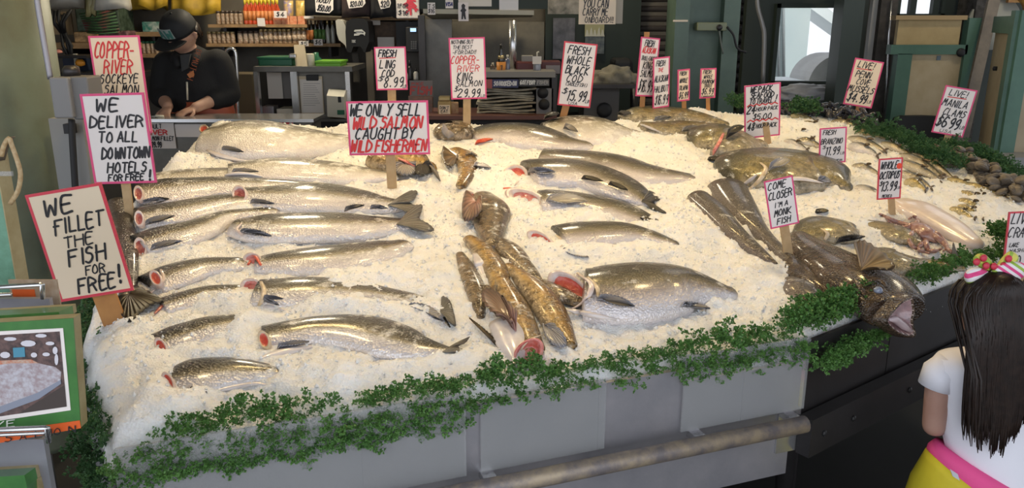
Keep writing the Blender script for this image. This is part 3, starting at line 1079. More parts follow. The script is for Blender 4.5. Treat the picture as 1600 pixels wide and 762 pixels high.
# --- king salmon to the right of the ling cod
KG = 'large king salmon right of the ling cod'
t, h = fish('salmon', 'arched king salmon with a round red gill and forked black tail', SC, [(828, 254), (845, 251), (890, 252), (930, 261), (972, 279), (1000, 300), (1016, 318)], [(826, 294), (845, 295), (897, 297), (930, 302), (960, 313), (990, 323), (1008, 326)], 'king', KG, lift=.25)
gill(t, 805, 272, 19, 14, -6, h, 'flesh', 'lip')
lip(t, [(822, 269), (815, 280), (804, 292)], [3, 5, 3], h)
blade('pectoral_fin', (824, 271), (868, 276), 15, M['fin_gray'], t, h)
blade('pelvic_fin', (908, 281), (942, 290), 9, M['fin_dark'], t, h)
blade('anal_fin', (950, 290), (980, 304), 10, M['fin_dark'], t, h)
fin('tail_fin', (1002, 316), [(1014, 304), (1036, 318), (1022, 322), (1024, 328), (1041, 341), (1016, 334)], M['fin_dark'], t, h)
t, h = fish('salmon', 'iced king salmon under the arched one, long pink gill and a broad blue fin', SC, [(840, 296), (855, 294), (900, 298), (960, 310), (1010, 332), (1030, 345)], [(846, 327), (860, 329), (900, 330), (960, 344), (1005, 352), (1028, 356)], 'king', KG, sink=.012)
gill(t, 822, 309, 33, 13, 16, h, 'flesh_pink', 'lip', lipw=.3)
lip(t, [(786, 297), (798, 298), (806, 302)], [4, 8, 3], h, 'flesh', 'flesh_strip')
blade('pectoral_fin', (853, 315), (917, 321), 27, M['fin_gray'], t, h)
t, h = fish('salmon', 'olive king salmon with a slanted red gill, third of the four from the back', SC, [(864, 357), (897, 353), (965, 350), (1010, 361), (1052, 379)], [(882, 390), (930, 389), (975, 384), (1010, 382), (1050, 388)], 'king', KG)
gill(t, 846, 376, 25, 11, 33, h, 'flesh')
lip(t, [(866, 368), (878, 378), (880, 388), (868, 396)], [4, 8, 9, 4], h, 'lip_gold')
blade('pectoral_fin', (876, 396), (919, 410), 15, M['fin_gray'], t, h)
blade('adipose_fin', (996, 344), (1031, 358), 8, M['fin_dark'], t, h)
t, h = fish('salmon', 'largest king salmon at the front, wide open gill and two gray fins', SC, [(912, 424), (935, 422), (967, 418), (1010, 415), (1052, 419), (1095, 434), (1136, 454)], [(912, 503), (935, 508), (978, 510), (1031, 501), (1065, 488), (1100, 480), (1134, 472)], 'king', KG, lift=.15, thick=.42)
gill(t, 890, 451, 38, 20, 36, h, 'flesh')
lip(t, [(902, 432), (922, 448), (921, 464), (905, 482), (887, 491)], [5, 9, 9, 7, 3], h, 'lip', lift=.008)
lip(t, [(884, 491), (905, 495), (932, 501), (962, 506)], [4, 15, 18, 6], h, 'belly', 'belly_flap', lift=.01)
lip(t, [(918, 437), (932, 453), (934, 468)], [4, 8, 4], h, 'lip_gold', lift=.005)
blade('pectoral_fin', (932, 471), (991, 488), 23, M['fin_gray'], t, h)
blade('pelvic_fin', (1064, 481), (1108, 491), 12, M['fin_gray'], t, h)
t, h = fish('salmon', 'frosted king salmon nearly covered by ice, behind the arched one', SC, [(830, 234), (920, 241), (1000, 253), (1068, 268)], [(860, 262), (960, 276), (1010, 286), (1072, 284)], 'king', KG, sink=.016)
t, h = fish('salmon', 'gray backed salmon at the rear edge, under the NOTHING BUT THE BEST sign', SC, [(732, 207), (775, 194), (815, 196), (870, 212), (905, 222)], [(740, 224), (780, 228), (830, 235), (880, 240), (910, 236)], 'king', KG, sink=.004)
blade('gill_flap', (742, 227), (770, 223), 8, M['flesh'], t, h)
t, h = fish('salmon', 'iced salmon with two small purple gray fins, under the BLACK COD sign', SC, [(840, 196), (880, 184), (930, 186), (985, 204)], [(860, 222), (900, 230), (950, 230), (990, 218)], 'salmon_pale', KG, sink=.012)
blade('dorsal_fin', (850, 187), (874, 186), 11, M['fin_dark'], t, h, tip=.02)
blade('pectoral_fin', (880, 202), (902, 215), 12, M['fin_pale'], t, h, tip=.02)

# --- top right fish
RG = 'big fish along the rear of the ice'
t, h = fish('salmon', 'open mouthed salmon on the rear ridge, in front of the TROLL CAUGHT sign', SC, [(963, 181), (985, 174), (1017, 173), (1051, 175), (1085, 182), (1130, 193)], [(966, 186), (1000, 194), (1040, 194), (1070, 191), (1100, 194), (1132, 199)], 'rock', RG, lift=.2)
fin('mouth', (976, 182), [(964, 184), (970, 178), (984, 180), (986, 184)], M['fin_dark'], t, h)
blade('pectoral_fin', (1021, 190), (1048, 188), 9, M['fin_gray'], t, h)
t, h = fish('salmon', 'salmon with a blue white cheek, in front of the one on the rear ridge', SC, [(996, 194), (1034, 193), (1068, 192), (1120, 195)], [(1003, 204), (1042, 214), (1075, 208), (1118, 205)], 'rock', RG, lift=.2)
lip(t, [(1001, 196), (1015, 202), (1030, 208)], [3, 7, 3], h, 'fin_white', 'cheek')
blade('pectoral_fin', (1065, 206), (1091, 203), 8, M['fin_gray'], t, h)
t, h = fish('whole_fish', 'blunt olive headed fish with a raised purple fin, left of the WE PACK SEAFOOD sign', 'fish', [(1078, 219), (1102, 200), (1128, 198), (1155, 206), (1180, 222)], [(1088, 236), (1110, 245), (1135, 251), (1160, 246), (1182, 236)], 'rock', RG, lift=.3)
lip(t, [(1130, 211), (1124, 224), (1117, 236), (1112, 246)], [4, 6, 6, 4], h, 'flesh_pink')
blade('pectoral_fin', (1134, 218), (1161, 210), 17, M['fin_dark'], t, h, tip=.03)
lip(t, [(1122, 250), (1145, 247), (1168, 236)], [4, 10, 3], h, 'belly', 'belly_flap')
blade('pelvic_fin', (1104, 253), (1134, 255), 9, M['fin_dark'], None or t, h, tip=.012)
t, h = fish('whole_fish', 'large olive fish with a yellow cheek and spread fins, behind the COME CLOSER sign', 'fish', [(1139, 271), (1169, 244), (1214, 237), (1255, 243), (1292, 265), (1316, 288)], [(1155, 298), (1180, 306), (1225, 304), (1268, 300), (1296, 302), (1316, 300)], 'rock', RG, lift=.22)
lip(t, [(1188, 257), (1196, 266), (1188, 282), (1170, 299)], [4, 7, 7, 4], h, 'lip_gold')
lip(t, [(1160, 292), (1172, 284), (1182, 276)], [8, 12, 5], h, 'fin_white', 'cheek')
blade('pectoral_fin', (1200, 268), (1233, 260), 20, M['fin_gray'], t, h, tip=.02)
lip(t, [(1215, 284), (1250, 282), (1284, 288)], [5, 13, 5], h, 'belly', 'belly_flap')
blade('pelvic_fin', (1276, 284), (1297, 293), 13, M['fin_gray'], t, h, tip=.015)
t, h = fish('black_cod', 'dark slender black cod lying alone to the left of the COME CLOSER sign', 'fish', [(1098, 301), (1128, 326), (1163, 367), (1198, 401), (1214, 417)], [(1087, 322), (1118, 350), (1146, 380), (1187, 408), (1210, 419)], 'sable', None, thick=.75, lift=.15)
t, h = fish('black_cod', 'longer dark black cod running under the COME CLOSER sign stake', 'fish', [(1150, 286), (1176, 331), (1197, 363), (1227, 397), (1258, 428)], [(1127, 310), (1150, 347), (1180, 371), (1215, 403), (1248, 434)], 'sable', None, thick=.6, lift=.12)
t, h = fish('black_cod', 'brown gray tail half of a black cod beside the monkfish, by the right garnish', 'fish', [(1244, 440), (1266, 448), (1280, 472), (1285, 496)], [(1226, 448), (1238, 470), (1255, 490), (1270, 500)], 'sable', None, thick=.6, lift=.12)

# --- rockfish, flat fish and others by the octopus
t, h = fish('rockfish', 'brown rockfish with a black paddle fin, right of the COME CLOSER sign', 'fish', [(1240, 368), (1263, 350), (1293, 342), (1322, 348), (1334, 362)], [(1250, 380), (1281, 386), (1303, 384), (1325, 374), (1336, 368)], 'rock', None, lift=.3)
blade('pectoral_fin', (1306, 381), (1350, 377), 13, M['fin_dark'], t, h)
lip(t, [(1282, 360), (1292, 368), (1288, 378)], [3, 7, 4], h, 'lip_gold')
blade('dorsal_fin', (1272, 336), (1293, 337), 9, M['fin_dark'], t, None, tip=.012)
t, h = fish('rockfish', 'gray brown fish lying behind the monkfish head, spiny dark fin at its left', 'fish', [(1332, 396), (1371, 390), (1406, 395), (1440, 408)], [(1352, 412), (1385, 428), (1405, 431), (1438, 418)], 'rock', None)
fin('dorsal_fin', (1356, 420), [(1337, 394), (1344, 392), (1352, 402), (1362, 412)], M['fin_dark'], t, h)
t, h = fish('rockfish', 'greenish gold fish left of the octopus', 'fish', [(1347, 347), (1386, 350), (1415, 360), (1434, 376)], [(1358, 358), (1388, 371), (1412, 384), (1432, 386)], 'rock', None)
t, h = fish('rockfish', 'slim brown fish with an upright forked tail, near the right end of the garnish', 'fish', [(1436, 406), (1470, 408), (1502, 418)], [(1440, 413), (1470, 425), (1500, 425)], 'rock', None)
fin('tail_fin', (1489, 411), [(1484, 408), (1486, 391), (1490, 402), (1494, 412)], M['fin_dark'], t, h, tip=.02)
t, h = fish('whiting', 'small silver fish with a pink end, left of the WHOLE OCTOPUS sign', 'fish', [(1338, 291), (1350, 290), (1362, 297), (1370, 304)], [(1336, 298), (1348, 303), (1360, 307), (1368, 309)], 'salmon_pale', None)
t, h = fish('fish_fillet', 'long pale skinless fish side lying between the octopus and the trout', 'fish', [(1412, 312), (1440, 318), (1489, 347), (1524, 376)], [(1404, 326), (1430, 344), (1472, 368), (1514, 388)], 'salmon_pale', None, thick=.4, power=2.6, lift=.2)
M['fillet'] = mat('pale_fillet', (.76, .66, .60), .3, noise=(22, (.68, .56, .50), .5), coat=.5, bump=(60, .3))
for c in t.children:
    c.data.materials.clear()
    c.data.materials.append(M['fillet'])

# --- ling cod in the middle
LG = 'brown ling cod down the middle'
LC = 'fish'
t, h = fish('ling_cod', 'front ling cod with a pink open mouth and a big spread fin, by the garnish', LC, [(796, 440), (825, 485), (842, 522), (850, 546)], [(768, 446), (778, 480), (790, 520), (806, 556)], 'ling', LG, thick=.5, lift=.2)
b2 = body_mesh('cheek', [(802, 500), (820, 525), (822, 552), (808, 576)], [(776, 524), (778, 545), (788, 563), (800, 575)], M['belly'], t, thick=.5, lift=.35, n=12)
fin('pectoral_fin', (806, 524), [(797, 527), (772, 514), (755, 496), (752, 480), (762, 473), (782, 484), (806, 508)], M['fin_pink'], t, h, K=9, ridge=.004, tip=.035, dome=.02)
blade('pelvic_fin', (778, 545), (733, 506), 7, M['fin_brown'], t, h)
gill(t, 826, 549, 17, 25, 52, h, 'flesh_pink', 'flesh_pink', face=(.1, -.5), deep=2.2, lipw=.16)
lip(t, [(806, 570), (812, 556), (826, 540), (846, 532)], [4, 7, 7, 4], h, 'lip_gold', 'jaw', lift=.012)
lip(t, [(800, 572), (808, 556), (818, 540)], [4, 8, 4], h, 'flesh_pink', 'jaw')
t, h = fish('ling_cod', 'dark brown ling cod back, leftmost of the ling cod near the garnish', LC, [(724, 398), (741, 422), (758, 458), (757, 496)], [(714, 402), (722, 432), (733, 468), (746, 500)], 'ling_dark', LG, thick=.5, lift=.12)
t, h = fish('ling_cod', 'golden ling cod curling round a white belly, with a small brown fin', LC, [(738, 372), (757, 382), (778, 404), (792, 430), (776, 458)], [(728, 380), (742, 396), (752, 416), (764, 442), (764, 456)], 'ling', LG, thick=.5, lift=.2)
lip(t, [(742, 400), (752, 420), (758, 440)], [8, 22, 8], h, 'belly', 'belly_flap')
fin('pectoral_fin', (768, 452), [(758, 456), (752, 470), (760, 480), (772, 478), (777, 458)], M['fin_brown'], t, h, tip=.015)
t, h = fish('ling_cod', 'ling cod ending in a gray folded fin, rightmost at the garnish', LC, [(800, 418), (835, 438), (862, 462), (882, 496), (899, 538)], [(786, 424), (815, 455), (838, 486), (858, 518), (886, 546)], 'ling', LG, thick=.6, lift=.12)
fin('pectoral_fin', (850, 510), [(846, 514), (852, 535), (868, 550), (884, 550), (880, 532), (866, 516)], M['fin_gray'], t, h, K=8, ridge=.002)
t, h = fish('ling_cod', 'dark mottled ling cod back half sunk in ice, in the middle of the display', LC, [(776, 372), (805, 386), (832, 418), (846, 440)], [(768, 380), (786, 402), (815, 428), (838, 446)], 'ling_dark', LG, thick=.5, lift=.02)
t, h = fish('ling_cod', 'gray brown fish end tucked behind the largest king salmon gill', LC, [(850, 440), (880, 452), (906, 468)], [(842, 450), (866, 470), (896, 480)], 'ling_dark', LG, thick=.5, lift=.1)
t, h = fish('ling_cod', 'ling cod with a red gill and striped fan fin, in the center of the ice', LC, [(768, 308), (781, 322), (783, 350), (784, 386)], [(742, 316), (748, 345), (750, 365), (754, 388)], 'ling_dark', LG, thick=.5, lift=.15)
fin('pectoral_fin', (744, 318), [(728, 308), (722, 330), (724, 356), (738, 356), (752, 340), (753, 320)], M['fin_pink'], t, h, K=8, ridge=.003, tip=.022, dome=.012)
gill(t, 736, 309, 13, 9, 40, h, 'flesh', 'lip')
t, h = fish('ling_cod', 'olive ling cod with a ribbed cheek fin, just right of the WE ONLY SELL sign', LC, [(722, 238), (744, 250), (743, 276), (730, 294)], [(700, 244), (712, 256), (716, 276), (712, 292)], 'ling', LG, thick=.5, lift=.2)
fin('pectoral_fin', (712, 246), [(692, 238), (690, 256), (697, 270), (708, 270), (716, 256)], M['fin_brown'], t, h, K=8, ridge=.003, tip=.025)
blade('pelvic_fin', (740, 260), (767, 269), 10, M['fin_white'], t, h)
lip(t, [(728, 244), (736, 241), (745, 246)], [4, 8, 6], h, 'ling_dark', 'snout')
t, h = fish('ling_cod', 'small gray brown ling cod head at the rear, below the NOTHING BUT THE BEST sign', LC, [(692, 196), (710, 193), (735, 196), (737, 206)], [(692, 208), (704, 222), (718, 218), (736, 210)], 'ling_dark', LG, thick=.5, lift=.3)
fin('pectoral_fin', (700, 204), [(692, 200), (690, 214), (700, 224), (710, 218)], M['fin_pale'], t, h, tip=.015)
t, h = fish('ling_cod', 'golden brown ling cod directly under the WE ONLY SELL sign with fanned fins', LC, [(586, 240), (620, 234), (655, 240), (672, 258)], [(580, 262), (606, 272), (640, 276), (664, 272)], 'ling', LG, thick=.5, lift=.25)
fin('pectoral_fin', (632, 258), [(618, 262), (618, 278), (634, 284), (648, 280), (650, 264)], M['fin_pale'], t, h, K=7, ridge=.003, tip=.02)
fin('tail_fin', (660, 258), [(648, 270), (650, 282), (664, 283), (672, 276), (670, 260)], M['fin_dark'], t, h, tip=.02)
blade('pelvic_fin', (668, 256), (688, 290), 9, M['fin_pale'], t, h)
lip(t, [(622, 250), (636, 256), (650, 264)], [4, 8, 3], h, 'flesh_pink')
# big dark fish hanging along the left rim
t, h = fish('dark_salmon', 'dark fish hanging along the left rim behind the WE FILLET sign, tail down', 'fish', [(196, 316), (213, 370), (217, 430), (214, 462)], [(170, 322), (178, 370), (182, 430), (190, 474)], 'sable', None, thick=.5, lift=.3)
fin('tail_fin', (202, 462), [(186, 470), (188, 494), (203, 514), (222, 498), (238, 486), (257, 479), (236, 466), (214, 454)], M['fin_darkbrown'], t, h, K=9, ridge=.002)
lip(t, [(242, 494), (250, 486), (257, 478)], [3, 7, 4], None, 'flesh_dark', 'tail_tip')

# --- trout and bass: small whole fish on the right
M['trout_fin'] = M['fin_brown']
TW = [  # head, tail, half width px, skin, label
    ((1497, 303), (1546, 326), 6, 'trout', 'gold trout, uppermost long one of the fanned trout at the right end'),
    ((1496, 315), (1543, 337), 6, 'trout', 'gold trout, second from the top of the fanned trout at the right end'),
    ((1497, 325), (1536, 347), 6, 'trout', 'gold trout, third from the top of the fanned trout at the right end'),
    ((1485, 328), (1522, 347), 5, 'trout', 'gold trout, lowest and leftmost of the fanned trout at the right end'),
    ((1520, 306), (1548, 319), 4, 'trout', 'half hidden gold trout, furthest right of the fanned trout'),
    ((1480, 282), (1532, 301), 4, 'trout', 'slim gold fish lying alone above the fanned trout'),
    ((1500, 288), (1572, 312), 4, 'trout', 'slim gold fish nearest the clams, above the fanned trout'),
    ((1408, 256), (1470, 286), 6, 'bass', 'dark backed bass, upper one right of the WHOLE OCTOPUS sign'),
    ((1410, 244), (1472, 280), 6, 'bass', 'dark backed bass beside the green kale, right of the WHOLE OCTOPUS sign'),
    ((1406, 272), (1456, 299), 6, 'bass', 'striped bass with its belly fin down, lower one right of the WHOLE OCTOPUS sign'),
    ((1424, 240), (1492, 284), 5, 'bass', 'dark bass closest to the kale hedge, beyond the WHOLE OCTOPUS sign'),
    ((1418, 286), (1446, 302), 7, 'trout', 'stubby red brown fish just right of the WHOLE OCTOPUS sign'),
    ((1332, 262), (1374, 276), 6, 'bass', 'dark bass just left of the WHOLE OCTOPUS sign'),
    ((1326, 218), (1384, 240), 6, 'bass', 'dark bass right of the BRANZINO sign, upper of the pair'),
    ((1328, 230), (1372, 248), 7, 'salmon', 'silver bass right of the BRANZINO sign, lower of the pair'),
    ((1378, 226), (1428, 250), 5, 'bass', 'dark bass between the BRANZINO sign and the kale'),
    ((1340, 206), (1392, 222), 5, 'trout', 'gold fish beneath the mussels, right of the BRANZINO sign'),
    ((1236, 183), (1276, 194), 5, 'trout', 'gold fish right of the WE PACK SEAFOOD sign, nearest the mussels'),
    ((1250, 196), (1292, 207), 5, 'trout', 'gold fish left of the BRANZINO sign, second from the mussels'),
    ((1232, 206), (1272, 220), 5, 'bass', 'dark gold fish left of the BRANZINO sign, third from the mussels'),
    ((1246, 222), (1284, 234), 6, 'bass', 'dark fish at the lower left of the BRANZINO sign'),
    ((1226, 222), (1262, 238), 4, 'salmon', 'slim silver fish at the lower right corner of the WE PACK SEAFOOD sign'),
    ((1290, 178), (1330, 190), 4, 'trout', 'small gold fish in front of the mussels, above the BRANZINO sign'),
    ((1300, 192), (1345, 204), 5, 'bass', 'small dark fish in front of the mussels, right behind the BRANZINO sign'),
]
for (a, b, w, sk, lab) in TW:
    dx, dy = b[0] - a[0], b[1] - a[1]
    L = math.hypot(dx, dy)
    nx, ny = dy / L, -dx / L
    P = lambda s, k: (a[0] + dx * s + nx * w * k + abs(dx) * 0, a[1] + dy * s + ny * w * k - 3.0 * math.sin(math.pi * s))
    t, h = fish('trout' if sk == 'trout' else 'sea_bass', lab, 'fish', [P(0, .25), P(.12, .75), P(.35, 1), P(.7, .6), P(.92, .22)], [P(0, -.25), P(.12, -.7), P(.35, -1), P(.7, -.55), P(.92, -.22)], sk, None, n=16, m=14, thick=.6, lift=.35, squeeze=1.0)
    fin('tail_fin', P(.9, 0), [P(1.0, .75), P(1.04, .6), P(.99, 0), P(1.04, -.6), P(1.0, -.75)], M['fin_brown'], t, h, tip=.008, K=4)
    blade('dorsal_fin', P(.45, .85), P(.62, 1.25), w * .8, M['fin_brown'], t, h, tip=.006, K=4)

# --- monkfish
t, h = fish('monkfish', 'huge dark brown monkfish with a gaping pink mouth hanging over the table edge', 'fish', [(1250, 366), (1285, 384), (1325, 402), (1362, 416), (1390, 432), (1410, 456), (1418, 466)], [(1244, 384), (1262, 416), (1290, 444), (1312, 468), (1345, 492), (1372, 510), (1386, 516)], 'monk', None, thick=.45, lift=.25, power=2.3, n=34, blunt1=.0)
b2 = body_mesh('side_lobe', [(1246, 404), (1262, 420), (1288, 446), (1300, 462)], [(1222, 402), (1236, 436), (1262, 458), (1290, 470)], M['monk'], t, thick=.5, lift=.12, n=16)
fin('pectoral_fin', (1345, 424), [(1330, 396), (1345, 392), (1368, 406), (1392, 430), (1388, 440), (1366, 438)], M['fin_brown'], t, h, K=8, ridge=.003, tip=.03)
blade('pectoral_fin', (1330, 480), (1300, 456), 14, M['fin_gray'], t, h)
eye = hit(1372, 454, h)
MB().lathe(eye, [(.001, .012), (.008, .010), (.012, .004), (.013, -.004)][::-1], 14, (CAMP - eye).normalized() * .4 + NRM).build('eye', mat('glazed_eye', (.22, .26, .36), .1, coat=1), t)
lip(t, [(1352, 446), (1362, 440), (1376, 442), (1384, 452)], [5, 10, 10, 5], h, 'monk', 'brow')
lip(t, [(1330, 436), (1342, 450), (1350, 466)], [6, 12, 5], h, 'monk', 'brow')
# gaping mouth: two jaw rims round a pink throat
cm = on_heap(1408, 494, .05)
toc = (CAMP - cm).normalized()
mn = (toc * .6 + Vector((.75, -.25, -.1))).normalized()
MO = [(1424, 466), (1427, 486), (1424, 502), (1428, 522), (1412, 522), (1394, 512), (1386, 500), (1396, 486), (1410, 472)]


def mpt(p, k=0.0, f=1.0):
    x, y = 1409 + (p[0] - 1409) * f, 496 + (p[1] - 496) * f
    d = ray(x, y)
    tt = (cm - CAMP).dot(mn) / d.dot(mn)
    return CAMP + d * tt - mn * k


R_ = catmull(MO + [MO[0]], 41)[:-1]
mb = MB()
mb.loft([[mpt(p, .03, 1.25) for p in R_], [mpt(p, .0, 1.13) for p in R_], [mpt(p, -.004, 1.04) for p in R_], [mpt(p, .004, .95) for p in R_]], cap=False)
mb.build('jaw', M['monk'], t)
mb = MB()
mb.loft([[mpt(p, .002, .97) for p in R_], [mpt(p, .012, .85) for p in R_], [mpt(p, .03, .6) for p in R_], [mpt(p, .04, .3) for p in R_], [mpt(p, .036, .05) for p in R_]], cap=False)
mb.build('mouth', mat('pink_gray_mouth', (.56, .36, .37), .3, noise=(40, (.40, .30, .33), .5), coat=.6, bump=(60, .8)), t)
mb = MB()
mb.tube([mpt((1390, 499), 0), mpt((1405, 500), .012), mpt((1418, 510), .012), mpt((1424, 518), 0)], [.004, .01, .011, .005], 10)
mb.build('tongue', mat('pale_tongue', (.62, .52, .56), .3, coat=.6), t)
mb = MB()
for k in range(0, 40, 2):
    p = R_[k]
    q0, q1 = mpt(p, -.002, 1.0), mpt(p, .006, .86)
    mb.tube([q0, q1], [.0022, .0004], 5)
mb.build('teeth', M['lip'], t)

# --- octopus
oc = on_heap(1436, 366)
t = thing('octopus', oc, 'pink brown octopus with curling arms, right of the monkfish and below its sign', 'octopus')
M['octo'] = mat('octopus_skin', (.23, .095, .075), .25, noise=(45, (.42, .25, .20), .5), bump=(90, .8), coat=.5)
body_mesh('mantle', [(1428, 350), (1440, 350), (1454, 360), (1462, 372)], [(1424, 358), (1434, 370), (1444, 378), (1456, 380)], M['octo'], t, thick=.6, lift=.4, n=16)
for pts, w in (
        ([(1430, 356), (1412, 350), (1394, 344), (1382, 338), (1374, 334)], [9, 8, 7, 6, 3]),
        ([(1430, 352), (1434, 343), (1428, 338), (1420, 342)], [9, 7, 5, 3]),
        ([(1426, 362), (1420, 374), (1428, 386), (1442, 391)], [9, 8, 6, 3]),
        ([(1446, 376), (1450, 390), (1462, 392), (1472, 388)], [9, 8, 6, 3]),
        ([(1458, 366), (1474, 380), (1486, 394), (1504, 405)], [10, 8, 6, 2]),
        ([(1456, 360), (1472, 372), (1480, 386), (1474, 392)], [9, 7, 5, 3]),
        ([(1440, 380), (1436, 390), (1452, 396)], [8, 6, 3]),
        ([(1424, 354), (1408, 356), (1398, 352), (1388, 346)], [8, 7, 5, 3])):
    P = catmull(pts, 16)
    W = [x[0] for x in catmull([(q,) for q in w], 16)]
    pp = [on_heap(x, y, .018 + .005 * math.sin(i * .9)) for i, (x, y) in enumerate(P)]
    arm = MB().tube(pp, [W[i] * depth_scale(pp[i]) / 2 for i in range(16)], 9).build('arm', M['octo'], t)
# ------------------------------------------------------------------ marker lettering (stroke letters on a 6 x 9 grid)
GL = {
    'A': '00 39 60|13 53', 'B': '00 09 48 57 46 05|46 54 52 41 00', 'C': '58 39 17 03 11 30 51', 'D': '00 09 38 66 63 41 00', 'E': '59 09 00 50|05 45',
    'F': '69 09 00|05 45', 'G': '58 39 17 03 11 30 51 54 34', 'H': '00 09|60 69|05 65', 'I': '19 10', 'J': '59 51 30 11', 'K': '00 09|59 04 60', 'L': '09 00 50',
    'M': '00 19 34 59 60', 'N': '00 09 50 59', 'O': '39 17 03 11 30 51 63 57 39', 'P': '00 09 48 66 45 04', 'Q': '39 17 03 11 30 51 63 57 39|42 60', 'R': '00 09 48 66 45 04|35 60',
    'S': '58 39 18 16 45 53 41 20 01', 'T': '09 69|39 30', 'U': '09 02 20 40 62 69', 'V': '09 30 69', 'W': '09 10 36 50 69', 'X': '00 69|09 60', 'Y': '09 35 69|35 20', 'Z': '09 69 00 60',
    '0': '39 17 03 11 30 51 63 57 39', '1': '08 29 20', '2': '07 29 58 56 00 60', '3': '08 39 57 35|35 53 41 20 01', '4': '49 03 63|49 40', '5': '59 19 05 36 54 51 30 01',
    '6': '58 29 04 11 30 52 44 25 04', '7': '09 69 20', '8': '35 17 29 49 57 35 12 20 40 52 35', '9': '56 34 16 28 49 57 52 30', '$': '58 39 17 36 54 42 21 02|3a 30', '!': '19 13|10 11',
    '.': '10 11', ',': '21 10', '-': '14 54', "'": '39 37', '(': '49 27 22 40', ')': '29 47 42 20', '?': '07 29 58 56 34 33|30 31', '%': '00 69', '~': '03 25 13 45', '/': '00 69', ':': '32 33|36 37', '&': '60 17 39 47 13 20 52',
}


def strokes(text):
    """-> polylines in letter units, total width"""
    out, x = [], 0.0
    for ch in text:
        if ch == ' ':
            x += 3.6
            continue
        g = GL.get(ch.upper())
        if g is None: continue
        w = 0
        for pl in g.split('|'):
            pts = [(int(p[0], 16), int(p[1], 16)) for p in pl.split()]
            out.append([(x + a, b) for a, b in pts])
        w = max(p[0] for pl in out[-len(g.split('|')):] for p in pl) - x
        x += w + (3.4 if ch in 'CGc' else 2.5)
    return out, x - 2.5


RB = [0]


def ribbon(mb, pl, w, put0):
    # every stroke lies a hair above the one before, like ink over ink
    RB[0] = (RB[0] + 1) % 60
    a_, b_, c_ = put0(0, 0), put0(1, 0), put0(0, 1)
    nn = (b_ - a_).cross(c_ - a_)
    if nn.dot(CAMP - a_) < 0: nn = -nn
    nn = nn.normalized()
    cnt = [0]

    def put(x, y):
        return put0(x, y) + nn * (RB[0] * 6e-6 + cnt[0] * 1.5e-6)

    """flat marker stroke along a polyline in card coordinates"""
    for (a, b) in zip(pl[:-1], pl[1:]):
        cnt[0] += 1
        dx, dy = b[0] - a[0], b[1] - a[1]
        L = math.hypot(dx, dy) or 1e-6
        nx, ny = -dy / L * w / 2, dx / L * w / 2
        mb.add([put(a[0] + nx, a[1] + ny), put(a[0] - nx, a[1] - ny), put(b[0] - nx, b[1] - ny), put(b[0] + nx, b[1] + ny)], [(0, 1, 2, 3)])
    for p in pl:
        cnt[0] += 1
        mb.add([put(p[0] + w / 2 * math.cos(k * math.pi / 3), p[1] + w / 2 * math.sin(k * math.pi / 3)) for k in range(6)], [tuple(range(6))])


def write(mb, text, x0, x1, yc, h, put, slant=.24, wt=.13, jitter=.0, seed=1, rise=0.0):
    """one line of lettering between x0 and x1, centre height yc, letter height h"""
    st, W = strokes(text)
    r = random.Random(seed + len(text) * 7 + ord(text[0]))
    sx, sy = (x1 - x0) / max(W, 1), h / 9.0
    for pl in st:
        j, k = r.uniform(-1, 1) * .04 * h, r.uniform(-1, 1) * .05 * h
        q = [(x0 + x * sx + (y - 4.5) * sy * slant + k, yc + (y - 4.5) * sy + j + rise * (x * sx)) for x, y in pl]
        if len(q) > 3:
            q = [t for t in catmull(q, 3 * len(q))] if text not in ('~',) else q
        ribbon(mb, q, h * wt * 1.22, put)


